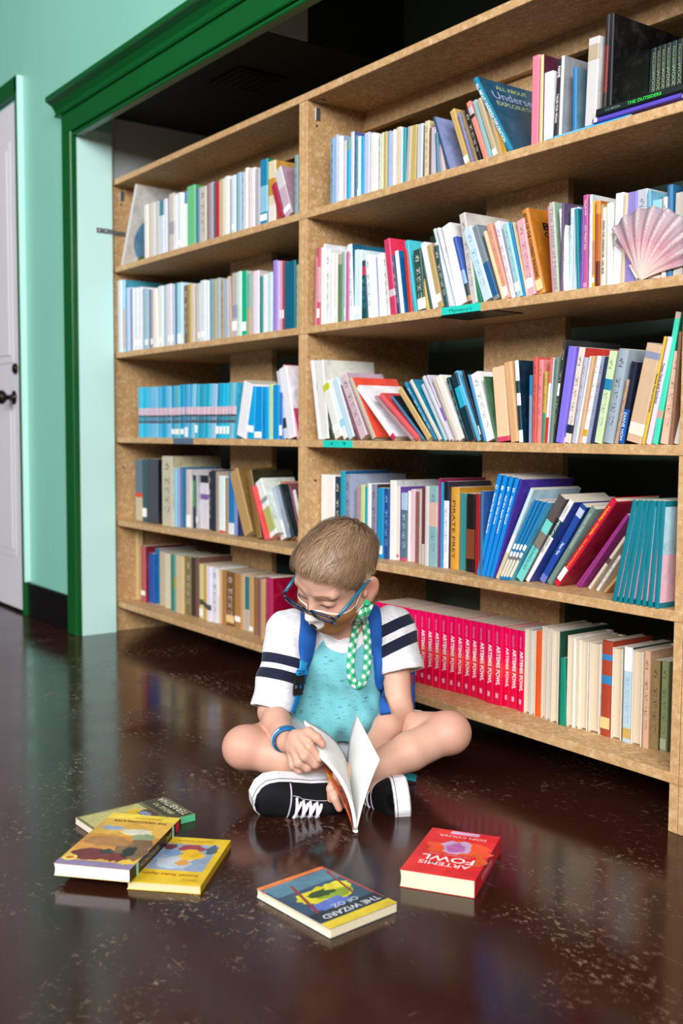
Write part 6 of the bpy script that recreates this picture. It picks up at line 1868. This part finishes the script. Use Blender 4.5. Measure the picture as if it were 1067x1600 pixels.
def drop(pts, off, fld=None):
    fld = fld or both
    """lay points on the cloth, coming from the front"""
    pts = np.array(pts, float); lo = np.full(len(pts), -.16); hit = np.zeros(len(pts), bool); d = lo.copy()
    for _ in range(140):
        q = pts + FW * d[:, None]
        s_ = fld.sample(q) - off
        hit |= s_ <= 0
        d = np.where(hit, d, d + .0022)
        d = np.where(d > .12, .0, d) if _ == 139 else d
    return pts + FW * d[:, None]
def resample(pts, n):
    pts = np.array(pts, float)
    d = np.concatenate([[0], np.cumsum(np.linalg.norm(np.diff(pts, axis=0), axis=1))])
    u = np.linspace(0, d[-1], n)
    out = np.stack([np.interp(u, d, pts[:, k]) for k in range(3)], 1)
    for _ in range(3): out[1:-1] = out[1:-1] * .5 + (out[:-2] + out[2:]) * .25
    return out, u
def ribbon(pts, normals, width, thick, name, mat, parent=None, org=None, closed=False, puff=0.0):
    """band of rounded section swept along pts; width may vary"""
    pts = np.array(pts); n = len(pts)
    if np.isscalar(width): width = [width] * n
    tan = np.gradient(pts, axis=0)
    if closed: tan = np.roll(pts, -1, 0) - np.roll(pts, 1, 0)
    tan /= np.linalg.norm(tan, axis=1)[:, None]
    nr = np.array(normals); nr = nr - (nr * tan).sum(1)[:, None] * tan; nr /= np.linalg.norm(nr, axis=1)[:, None]
    sd_ = np.cross(tan, nr)
    prof = [(-.5, 0, 0), (-.47, .5, .25), (-.38, 1, .6), (0, 1, 1), (.38, 1, .6), (.47, .5, .25), (.5, 0, 0), (.38, -.3, 0), (0, -.3, 0), (-.38, -.3, 0)]
    mb = MB(); vs = []; ln = np.concatenate([[0], np.cumsum(np.linalg.norm(np.diff(pts, axis=0), axis=1))])
    for i in range(n):
        for a, b, c in prof:
            vs.append(pts[i] + sd_[i] * a * width[i] + nr[i] * (b * thick + c * puff) - (0 if org is None else org))
    m = len(prof); fs = []; uvs = []
    for i in range(n if closed else n - 1):
        i2 = (i + 1) % n
        l1 = ln[i + 1] if i + 1 < n else ln[-1] + .005
        for k in range(m):
            k2 = (k + 1) % m
            fs.append((i * m + k, i * m + k2, i2 * m + k2, i2 * m + k))
            uvs.append([(prof[k][0] * width[i], ln[i]), (prof[k2][0] * width[i], ln[i]), (prof[k2][0] * width[i2], l1), (prof[k][0] * width[i2], l1)])
    if not closed:
        fs.append(tuple(range(m))[::-1]); uvs.append([(0, 0)] * m)
        fs.append(tuple(range((n - 1) * m, n * m))); uvs.append([(0, 0)] * m)
    mb.add(vs, fs, 0, uvs)
    return mb.build(name, mat, parent, True)

# ---- backpack
M_PACK = plain('blue_pack_cloth', '2058a8', .75, .2, vary=.18, vscale=25, bumpy=.3, bscale=900)
M_PACKD = plain('blue_webbing', '1d7fc4', .7, .2, bumpy=.3, bscale=1200)
M_BUCK = plain('black_buckle', '0d1014', .35)
pk_c = np.array((1.6368, -0.1560, 0.1171)); pk_c[2] = .142
pack = empty('backpack', (pk_c[0], pk_c[1], 0))
tag(pack, 'bright blue school backpack worn on the back of the seated child', 'backpack')
PO = np.array(pack.location)
pf = Field(pk_c - .26, pk_c + .26, .005)
pf.ell(pk_c, (.26, .26, .26), 0)
pf.a[...] = .05
def rbox(P, c=pk_c):
    q = np.stack([np.abs((P - c) @ RT) - .118, np.abs((P - c) @ FW) - .042, np.abs((P - c)[..., 2]) - .096], -1)
    return np.linalg.norm(np.maximum(q, 0), axis=-1) + np.minimum(q.max(-1), 0) - .040
pf.add(rbox, pk_c - .25, pk_c + .25)
def pocket(P, c=pk_c + FW * .10 - UP * .055):
    q = np.stack([np.abs((P - c) @ RT) - .085, np.abs((P - c) @ FW) - .012, np.abs((P - c)[..., 2]) - .060], -1)
    return np.linalg.norm(np.maximum(q, 0), axis=-1) + np.minimum(q.max(-1), 0) - .022
pf.add(pocket, pk_c - .25, pk_c + .25, .012)
Vk, Fk = pf.surface(); Vk[:, 2] = np.maximum(Vk[:, 2], .0006)
def pack_mat():
    m, nt, b = new_mat('blue_patterned_pack')
    tc = N(nt, 'ShaderNodeTexCoord').outputs['Object']
    v = N(nt, 'ShaderNodeTexVoronoi'); v.inputs['Scale'].default_value = 26; nt.links.new(tc, v.inputs['Vector'])
    sep = N(nt, 'ShaderNodeSeparateColor'); nt.links.new(v.outputs['Color'], sep.inputs[0])
    col = ramp(nt, sep.outputs[0], [(0.0, lin('1c56a8')), (.62, lin('2468c4')), (.72, lin('b8d0ea')), (.86, lin('c83c48')), (.95, lin('1c4f9c'))])
    n = [x for x in nt.nodes if x.type == 'VALTORGB'][-1]; n.color_ramp.interpolation = 'CONSTANT'
    nt.links.new(col, b.inputs['Base Color']); b.inputs['Roughness'].default_value = .7
    return m
np_mesh('bag_body', Vk - PO, Fk, pack_mat(), None, True, pack)
for path, wds, nm in (
    ([(1.6536, -0.2350, 0.3191), (1.6919, -0.2814, 0.3446), (1.7433, -0.3290, 0.3518), (1.7904, -0.3680, 0.3403), (1.8071, -0.3826, 0.3121), (1.8160, -0.3917, 0.2771), (1.8156, -0.3976, 0.2350), (1.8139, -0.4028, 0.2113)], [.046, .046, .045, .043, .041, .039, .036, .030], 'shoulder_strap'),
    ([(1.6845, -0.1583, 0.3249), (1.7390, -0.1820, 0.3548), (1.8097, -0.2207, 0.3592), (1.8547, -0.2469, 0.3376), (1.8747, -0.2587, 0.2958), (1.8812, -0.2565, 0.2425), (1.8804, -0.2467, 0.1935), (1.8711, -0.2303, 0.1549)], [.036, .036, .036, .035, .033, .030, .027, .024], 'shoulder_strap')):
    pts, u = resample(path, 40)
    pts = np.concatenate([pts[:9], both.project(pts[9:22], .0035), drop(pts[22:], .0035)])
    for _ in range(2): pts[1:-1] = pts[1:-1] * .5 + (pts[:-2] + pts[2:]) * .25
    nr = both.grad(pts); nr[:5] = nr[5]
    wd_ = np.interp(np.linspace(0, 1, 40), np.linspace(0, 1, len(wds)), wds)
    ribbon(pts, nr, wd_, .0045, nm, M_PACK, pack, PO, puff=.0035)
# thin webbing with adjuster and buckle on his right side
pts, u = resample([(1.8220, -0.4068, 0.2267), (1.8201, -0.4133, 0.1953), (1.8098, -0.4126, 0.1770), (1.7913, -0.4066, 0.1560)], 20)
pts = drop(pts, .006, shirt)
ribbon(pts, both.grad(pts), .020, .0018, 'webbing', M_PACKD, pack, PO)
pts, u = resample([(1.8218, -0.4035, 0.2556), (1.8214, -0.4064, 0.2372), (1.8208, -0.4091, 0.2215)], 8)
pts = drop(pts, .0105)
ribbon(pts, both.grad(pts), .026, .0022, 'webbing', plain('light_blue_webbing', '2a9fdc', .65), pack, PO)
def frame_at(p, off, tdir):
    p = both.project([p], off)[0]; n = both.grad([p])[0]
    t_ = np.array(tdir, float); t_ -= (t_ @ n) * n; t_ /= np.linalg.norm(t_)
    x_ = np.cross(t_, n)
    Mx = Matrix((tuple(x_), tuple(t_), tuple(n))).transposed().to_4x4(); Mx.translation = tuple(p - PO)
    return Mx
dn_ = np.array((1.8087, -0.4135, 0.1823)) - np.array((1.8207, -0.4090, 0.2241))
Mx = frame_at((1.8188, -0.4125, 0.2162), .010, dn_)
bk = MB()
bk.bbox(-.013, .013, -.019, .004, .0, .007, .0015, 0, Mx)
bk.bbox(-.013, -.0095, .004, .018, .001, .006, .001, 0, Mx).bbox(.0095, .013, .004, .018, .001, .006, .001, 0, Mx).bbox(-.003, .003, .004, .016, .001, .005, .001, 0, Mx)
bk.bbox(-.012, .012, .013, .027, .0, .006, .0015, 0, Mx)
bk.build('buckle', M_BUCK, pack)
Mx = frame_at((1.8212, -0.4063, 0.2398), .012, dn_)
MB().bbox(-.0145, .0145, -.003, .0005, .0, .005, .001, 0, Mx).bbox(-.0145, .0145, .006, .009, .0, .005, .001, 0, Mx).bbox(-.0145, -.0115, -.003, .009, .0, .005, .001, 0, Mx).bbox(.0115, .0145, -.003, .009, .0, .005, .001, 0, Mx).build('strap_adjuster', M_PACKD, pack)
pe = np.array((1.9346, -0.2111, 0.0229))
pts, u = resample([pe + np.array((-.10, .10, .01)), np.array((1.8949, -0.2478, 0.0261)), pe * (1, 1, 0) + UP * .007, pe * (1, 1, 0) + RT * .014 + UP * .006], 14)
pts[:, 2] = np.maximum(pts[:, 2], .007)
ribbon(pts, np.repeat([[.0, -.3, 1.0]], 14, 0), .026, .004, 'hip_strap', plain('turquoise_webbing', '1f9aa8', .7), pack, PO)

# ---- eyeglasses (head frame)
HMX = Matrix([list(HM[i]) + [HT[i]] for i in range(3)] + [[0, 0, 0, 1]])
gl = empty('eyeglasses', tuple(hw((.004, .098, -.008))))
tag(gl, 'dark blue rectangular eyeglasses slipped low on the child\'s nose', 'eyeglasses')
GO = np.array(gl.location)
M_GF = plain('navy_frame', '111a33', .25, .5, coat=.3)
M_GT = plain('teal_temple', '1a6a88', .3, .5)
def gp(x, y_, z): return hw((x + .004, y_, z)) - GO
fr = MB()
def lens_outline(q, n=40):
    out = []
    for i in range(n):
        a = 2 * math.pi * i / n
        ca, sa = math.cos(a), math.sin(a)
        x = math.copysign(abs(ca) ** .55, ca) * .0262; z = math.copysign(abs(sa) ** .6, sa) * .0150
        if sa < 0: x *= .94
        X = q * .0345 + x
        out.append((X, .1015 - 1.6 * X * X + .42 * z, -.014 + z))
    return out
for q in (-1, 1):
    o = [gp(*c) for c in lens_outline(q)]
    fr.tube(o + [o[0], o[1]], .0031, 8, cap=False)
br_ = [gp(x, .1045 - .6 * x * x, -.010 + .003 * math.cos(x * 200)) for x in np.linspace(-.0095, .0095, 7)]
fr.tube(br_, .0021, 8)
for q in (-1, 1):
    fr.tube([gp(q * .0600, .0990, -.006), gp(q * .0665, .0960, -.004), gp(q * .0690, .0880, -.002)], [.0028, .0030, .0026], 8)
fr.build('frame', M_GF, gl, True)
for q in (-1, 1):
    path = [gp(q * .0690 - .001, .090, -.003), gp(q * .0715 - .002, .055, .002), gp(q * .0735 - .003, .02, .008), gp(q * .0745 - .003, -.008, .012), gp(q * .0735 - .003, -.022, .002), gp(q * .0715 - .003, -.030, -.014)]
    tb = MB().tube(path, [.0032, .0036, .0034, .0030, .0026, .0022], 8, flat=1.0)
    tb.build('temple_arm', M_GT, gl, True)
def glass_mat():
    m, nt, b = new_mat('lens_glass')
    b.inputs['Base Color'].default_value = (1, 1, 1, 1); b.inputs['Roughness'].default_value = .02
    b.inputs['IOR'].default_value = 1.45; b.inputs['Alpha'].default_value = .16
    return m
M_LENS = glass_mat()
for q in (-1, 1):
    o = [gp(*c) for c in lens_outline(q)]
    MB().add(o, [tuple(range(len(o)))]).build('lens', M_LENS, gl)

# ---- face mask (head frame), sewn cloth with a muzzle print
mk = empty('face_mask', tuple(hw((0, .09, -.05))))
tag(mk, 'brown cloth face mask with white muzzle and black nose print', 'face mask')
MO = np.array(mk.location)
nu, nv = 61, 33
S, Tt = np.meshgrid(np.linspace(-1, 1, nu), np.linspace(0, 1, nv), indexing='ij')
az = np.radians(S * 74)
ztop = -.018 - .012 * np.abs(S) ** 1.3 + .004 * np.exp(-(S / .18) ** 2)
zbot = -.104 + .050 * np.abs(S) ** 2.2
zz = ztop + (zbot - ztop) * Tt
cen = np.stack([0 * zz, .012 - .0 * zz, zz * .75 - .012], -1)
dirs = np.stack([np.sin(az), np.cos(az) * (1 - .45 * np.clip(Tt - .75, 0, 1) * 4 * (1 - np.abs(S))), (zz - cen[..., 2]) * 0 - .25 * Tt ** 2 * (1 - np.abs(S)) ** .5], -1)
dirs /= np.linalg.norm(dirs, axis=-1, keepdims=True)
cen[..., 2] = zz + .02 * Tt ** 2 * (1 - np.abs(S)) ** .5
lo_t = np.zeros(zz.shape); hi_t = np.full(zz.shape, .14)
for _ in range(22):
    mid = (lo_t + hi_t) / 2
    p_ = (cen + dirs * mid[..., None]) @ HM.T + HT
    ins = body.sample(p_) < 0
    lo_t = np.where(ins, mid, lo_t); hi_t = np.where(ins, hi_t, mid)
bulge = .0035 + .0075 * np.exp(-(S / .42) ** 2) * np.sin(np.pi * np.clip(Tt * .9 + .08, 0, 1))
Pm = (cen + dirs * (lo_t + bulge)[..., None])
# relax so the cloth bridges hollows
for _ in range(10):
    Q = Pm.copy()
    Q[1:-1, 1:-1] = Pm[1:-1, 1:-1] * .4 + .15 * (Pm[:-2, 1:-1] + Pm[2:, 1:-1] + Pm[1:-1, :-2] + Pm[1:-1, 2:])
    Pm = Q
Wm = Pm @ HM.T + HT
sd0 = body.sample(Wm); Wm = Wm + body.grad(Wm) * np.clip(.0018 - sd0, 0, .02)[..., None]
ix = np.arange(nu * nv).reshape(nu, nv)
Fm = np.stack([ix[:-1, :-1], ix[1:, :-1], ix[1:, 1:], ix[:-1, 1:]], -1).reshape(-1, 4)
def mask_mat():
    m, nt, b = new_mat('mask_cloth')
    tc = N(nt, 'ShaderNodeTexCoord').outputs['Object']
    s = attr(nt, 's'); t_ = attr(nt, 't')
    br2 = mix_col(nt, noise(nt, tc, 60, 4), lin('9a6a3a'), lin('b5814a'))
    def oval(cs, ct, rs, rt_):
        a = math_node(nt, 'POWER', math_node(nt, 'DIVIDE', math_node(nt, 'SUBTRACT', s, cs), rs), 2)
        c = math_node(nt, 'POWER', math_node(nt, 'DIVIDE', math_node(nt, 'SUBTRACT', t_, ct), rt_), 2)
        return math_node(nt, 'LESS_THAN', math_node(nt, 'ADD', a, c), 1.0)
    col = mix_col(nt, oval(0, .36, .24, .27), br2, lin('e8e4e0'))
    col = mix_col(nt, oval(0, .535, .090, .075), col, lin('101013'))
    edge = math_node(nt, 'LESS_THAN', t_, .035)
    col = mix_col(nt, edge, col, lin('e6dede'))
    nt.links.new(col, b.inputs['Base Color'])
    b.inputs['Roughness'].default_value = .85
    bump(nt, b, noise(nt, tc, 900, 2), .2, .0006)
    return m
mo = np_mesh('mask_cloth', Wm.reshape(-1, 3) - MO, Fm, mask_mat(), {'s': S.ravel(), 't': Tt.ravel()}, True, mk)
sd = mo.modifiers.new('thickness', 'SOLIDIFY'); sd.thickness = .0014; sd.offset = 1
lp = MB()
for q, e in ((-1, 0), (1, nu - 1)):
    a0 = Wm[e, 3]; a1 = Wm[e, nv - 4]
    earb = hw((q * .0765, -.026, .004)); earc = hw((q * .0765, -.024, -.026)); eara = hw((q * .0755, -.002, .020))
    lp_p, _ = resample([a0, eara, earb, earc, a1], 24)
    lp.tube([v - MO for v in lp_p], .0011, 6)
lp.build('ear_loops', plain('white_elastic', 'e6dfe2', .7), mk, True)

# ---- green gingham lanyard hanging from the mask
def gingham():
    m, nt, b = new_mat('green_gingham')
    uv = N(nt, 'ShaderNodeTexCoord').outputs['UV']
    rot = mapping(nt, uv, (1, 1, 1), (0, 0, math.radians(45)))
    sx = N(nt, 'ShaderNodeSeparateXYZ'); nt.links.new(rot, sx.inputs[0])
    def st_(v): return math_node(nt, 'GREATER_THAN', math_node(nt, 'FRACT', math_node(nt, 'MULTIPLY', v, 66)), .5)
    f = math_node(nt, 'MULTIPLY', math_node(nt, 'ADD', st_(sx.outputs[0]), st_(sx.outputs[1])), .5)
    col = ramp(nt, f, [(0.0, lin('e4f0ea')), (.5, lin('5cba92')), (1.0, lin('1f9a66'))])
    nt.links.new(col, b.inputs['Base Color']); b.inputs['Roughness'].default_value = .8
    return m
ly = empty('mask_lanyard', tuple(np.array((1.9016, -0.3186, 0.2011))))
tag(ly, 'green and white checked cloth lanyard loop hanging down the shirt front', 'lanyard')
LYO = np.array(ly.location)
top0 = hw((.070, .002, -.045))
pth = [top0, np.array((1.9158, -0.3308, 0.3548)), np.array((1.8976, -0.3264, 0.3176)), np.array((1.8875, -0.3283, 0.2766)), np.array((1.8836, -0.3299, 0.2389)), np.array((1.8838, -0.3249, 0.2090)), np.array((1.8924, -0.3149, 0.1947)),
       np.array((1.8993, -0.3037, 0.2092)), np.array((1.9051, -0.3002, 0.2417)), np.array((1.9073, -0.3007, 0.2820)), np.array((1.9066, -0.3055, 0.3194)), np.array((1.9211, -0.3235, 0.3562)), top0 + RT * .006]
pts, u = resample(pth, 90)
dsh = both.sample(pts)
lo_m = np.clip((np.linspace(0, 1, 90) - .06) / .08, 0, 1) * np.clip((.94 - np.linspace(0, 1, 90)) / .08, 0, 1)
prj = drop(pts, .0045)
pts = pts * (1 - lo_m[:, None]) + prj * lo_m[:, None]
for _ in range(3): pts[1:-1] = pts[1:-1] * .5 + (pts[:-2] + pts[2:]) * .25
nr = both.grad(pts) * lo_m[:, None] + (-FW)[None] * (1 - lo_m[:, None] * .7)
ribbon(pts, nr, .0165, .0022, 'loop_band', gingham(), ly, LYO, puff=.0015)
sn = hw((.071, .004, -.040)) - FW * .006
Mx = Matrix((tuple(RT), tuple(UP), tuple(-FW))).transposed().to_4x4(); Mx.translation = tuple(sn - LYO)
MB().lathe([(.0065, 0), (.0065, .002), (.004, .0035), (.0025, .0028)], 18, 0, Mx).build('snap_button', plain('green_snap', '27b57c', .3), ly, True)

# ---- wrist band
wb_d = (J['wrR'] - J['elR']); wb_d /= np.linalg.norm(wb_d)
wb_c = J['elR'] + (J['wrR'] - J['elR']) * .90
wb = empty('wristband', tuple(wb_c))
tag(wb, 'blue sports wristband with a silver bar on the wrist holding the page', 'wristband')
x_ = np.cross(wb_d, UP); x_ /= np.linalg.norm(x_); y_ = np.cross(x_, wb_d)
ring = np.array([x_ * math.cos(a) * .0252 + y_ * math.sin(a) * .0240 for a in np.linspace(0, 2 * math.pi, 40, endpoint=False)])
ribbon(ring, ring, .0180, .0026, 'band', plain('blue_silicone', '1568a0', .45), wb, None, closed=True)
ac_ = math.atan2((-FW * .75 - RT * .65) @ y_, (-FW * .75 - RT * .65) @ x_)
am = [a for a in np.linspace(ac_ - .95, ac_ + .95, 14)]
arc = np.array([x_ * math.cos(a) * .0282 + y_ * math.sin(a) * .0270 for a in am])
ribbon(arc, arc, .0062, .0014, 'silver_bar', plain('silver_bar', 'c8ccd4', .35, metal=.4), wb, None)

# ---- sneakers
M_RUB = plain('white_rubber', 'e4e4ea', .45, .4, vary=.05)
M_CANV = plain('black_canvas', '111114', .8, .2, bumpy=.25, bscale=1100)
M_LACE = plain('white_lace', 'e2e0ea', .7, .2, bumpy=.2, bscale=1500)
def sole_half(s):
    """half width at s (0 heel, 1 toe), inner and outer alike"""
    return np.interp(s, [0, .04, .12, .3, .45, .62, .78, .9, .97, 1.0], [.0, .018, .029, .031, .032, .038, .0420, .039, .025, .0])
def sneaker(heel, toe, upv, label):
    heel = np.array(heel); toe = np.array(toe); t_ = toe - heel; Ln = np.linalg.norm(t_); t_ = t_ / Ln
    u_ = np.array(upv, float); u_ -= (u_ @ t_) * t_; u_ /= np.linalg.norm(u_); w_ = np.cross(u_, t_)
    def pt(x, y2, z): return heel + t_ * x * Ln + w_ * y2 + u_ * z - ORG
    ss = np.concatenate([np.linspace(0, .1, 7)[:-1], np.linspace(.1, .85, 22)[:-1], np.linspace(.85, 1.0, 12)])
    # sole: stadium outline, slightly flared
    ol = [(s, sole_half(s)) for s in ss] + [(s, -sole_half(s)) for s in ss[::-1][1:-1]]
    sole = MB(); n = len(ol); vs = []
    levels = [(0, .93), (.003, 1.0), (.027, 1.0), (.031, .985), (.032, .93)]
    for z, k in levels:
        for s, y2 in ol: vs.append(pt(.5 + (s - .5) * (.985 + .03 * (k > .98)) , y2 * k, z))
    fs = [tuple(range(n))[::-1]]
    for l in range(len(levels) - 1):
        for i in range(n): fs.append((l * n + i, l * n + (i + 1) % n, (l + 1) * n + (i + 1) % n, (l + 1) * n + i))
    fs.append(tuple(range((len(levels) - 1) * n, len(levels) * n)))
    sole.add(vs, fs)
    up = MB(); secs = np.linspace(.02, .985, 30); m = 17; vs = []
    def hgt(s): return np.interp(s, [0, .05, .2, .35, .45, .60, .75, .88, .96, 1.0], [.046, .056, .062, .064, .062, .054, .042, .032, .024, .010])
    for s in secs:
        hw_ = sole_half(s) * .955 + .0004; hh = hgt(s)
        for k in range(m):
            a = math.pi * k / (m - 1)
            cy = math.cos(a); sy = math.sin(a)
            yy = math.copysign(abs(cy) ** .8, cy) * hw_ * (1 - .30 * sy * (s < .62) - .12 * sy * (s >= .62))
            vs.append(pt(s, yy, .025 + (hh - .000) * sy ** .75 * .92))
    fs = []
    for i in range(len(secs) - 1):
        for k in range(m - 1): fs.append((i * m + k, i * m + k + 1, (i + 1) * m + k + 1, (i + 1) * m + k))
    fs.append(tuple(range(m))); fs.append(tuple(range((len(secs) - 1) * m, len(secs) * m))[::-1])
    up.add(vs, fs)
    shoe = up.build('sneaker', M_CANV, boy, True)
    shoe['label'] = label
    sole.build('sole', M_RUB, shoe, False)
    # thin black line round the sole
    ln = MB(); ring = [Vector(pt(.5 + (s - .5) * 1.018, y2 * 1.012, .0262)) for s, y2 in ol]
    ln.tube(ring + ring[:1], .0006, 5, cap=False)
    ln.build('sole_line', M_BUCK, shoe)
    def top(s, a):   # point on the upper; a = -1..1 across
        hw_ = sole_half(s) * .955; hh = hgt(s)
        ang = math.pi / 2 * (1 - a)
        cy, sy = math.cos(ang), math.sin(ang)
        yy = math.copysign(abs(cy) ** .8, cy) * hw_ * (1 - .30 * sy * (s < .62) - .12 * sy * (s >= .62))
        return Vector(pt(s, yy, .025 + hh * sy ** .75 * .92)) + Vector(u_ * .0016)
    for i in range(4):
        s0 = .44 + i * .065
        for side in (-1, 1):
            lc = MB()
            path = [top(s0 + .012 - .045 * (abs(f_) if f_ * side > 0 else 0) , f_ * .42) + Vector(u_ * (.0025 * (1 - abs(f_)))) for f_ in np.linspace(-1, 1, 9)]
            if side > 0 or i < 4:
                lc.tube(path, [.0026] + [.0036] * 7 + [.0026], 8, flat=.45)
                lc.build('lace', M_LACE, shoe, True)
        for side in (-1, 1):
            e_ = MB().lathe([(.0032, 0), (.0032, .001), (.0018, .0014)], 10, 0, Matrix.Translation(top(s0 + .012, side * .45)) @ Vector(u_).to_track_quat('Z', 'X').to_matrix().to_4x4())
            e_.build('eyelet', M_LACE, shoe)
    st_ = MB()
    for off in (0, .008):
        st_.tube([top(.70 + off - .03 * abs(a) ** 2, a) for a in np.linspace(-.92, .92, 21)], .0005, 5)
    st_.tube([top(s, .52) for s in np.linspace(.30, .68, 14)], .0005, 5)
    st_.tube([top(s, -.52) for s in np.linspace(.30, .68, 14)], .0005, 5)
    st_.build('stitching', M_LACE, shoe)
    return shoe
sneaker((1.9379, -0.3831, 0.0339), (1.8979, -0.5800, 0.0473), -FW * .84 + RT * .26 - UP * .34, 'black canvas sneaker with white laces lying sole outwards, toe to the side')
sneaker((1.9351, -0.2489, -0.0145), (2.0922, -0.3417, 0.0384), -RT * .78 - FW * .50 + UP * .04, 'black canvas sneaker with its white sole turned to the right')

# ---- the open paperback
ob = empty('open_book', tuple(np.array((2.0980, -0.4735, 0.0060)) * (1, 1, 0)))
tag(ob, 'open white paged paperback with orange cover held in the child\'s hands', 'book')
OBO = np.array(ob.location)
A_ = np.array((2.0980, -0.4750, 0.0075)); B_ = np.array((1.9535, -0.3902, 0.0782))
def bez(a, c, b, u): u = np.asarray(u)[:, None]; return a * (1 - u) ** 2 + 2 * c * u * (1 - u) + b * u * u
def sheet(n0, cn, n1, f0, cf, f1, nu_=18, nv_=14):
    U = np.linspace(0, 1, nu_); a = bez(np.array(n0), np.array(cn), np.array(n1), U); b = bez(np.array(f0), np.array(cf), np.array(f1), U)
    return np.stack([a * (1 - v) + b * v for v in np.linspace(0, 1, nv_)], 1)
def sheet_obj(G, name, mat, thick, offset, flip=False):
    nu_, nv_ = G.shape[:2]; ix = np.arange(nu_ * nv_).reshape(nu_, nv_)
    f_ = np.stack([ix[:-1, :-1], ix[1:, :-1], ix[1:, 1:], ix[:-1, 1:]], -1).reshape(-1, 4)
    if flip: f_ = f_[:, ::-1]
    o = np_mesh(name, G.reshape(-1, 3) - OBO, f_, mat, None, True, ob)
    sd = o.modifiers.new('thickness', 'SOLIDIFY'); sd.thickness = thick; sd.offset = offset
    return o
M_PAPER = plain('white_paper', 'dfdfdc', .75, .15, vary=.04, vscale=40)
M_LEAF = plain('flyleaf_paper', 'd0d0ce', .75, .15, vary=.05, vscale=30)
Gp = sheet(A_, (2.0714, -0.4659, 0.0864), (1.9984, -0.4822, 0.1140), B_, (1.9484, -0.4072, 0.1338), (1.9065, -0.4607, 0.1622))
sheet_obj(Gp, 'page_block', M_PAPER, .0065, 0)
Gl = sheet(A_ + RT * .002, (2.0948, -0.4526, 0.0735), (2.0794, -0.4051, 0.1195), B_ + RT * .002, (1.9571, -0.3871, 0.1325), (1.9728, -0.3804, 0.1772))
sheet_obj(Gl, 'loose_leaf', M_LEAF, .0012, 0)
Gc = sheet(A_ - UP * .002 - RT * .004, (2.0482, -0.4676, 0.0537), (2.0036, -0.4695, 0.0772), B_ - UP * .004 - RT * .004, (1.9272, -0.3978, 0.1013), (1.8905, -0.4281, 0.1235))
def cover_mat():
    m, nt, b = new_mat('orange_picture_cover')
    tc = N(nt, 'ShaderNodeTexCoord').outputs['Object']
    f = noise(nt, tc, 40, 3, .6, 1.0)
    col = ramp(nt, f, [(.35, lin('3a2a1c')), (.45, lin('a8481f')), (.6, lin('c4562a')), (.72, lin('c89a2c'))])
    nt.links.new(col, b.inputs['Base Color']); b.inputs['Roughness'].default_value = .35
    return m
sheet_obj(Gc, 'cover', cover_mat(), .0012, 0)
Gs = np.stack([np.stack([(A_ * (1 - v) + B_ * v) + RT * x - UP * (.0035 + .003 * math.cos(x * 300)) for v in np.linspace(0, 1, 10)]) for x in np.linspace(-.005, .004, 5)])
sheet_obj(Gs, 'spine', M_PAPER, .0014, 0)
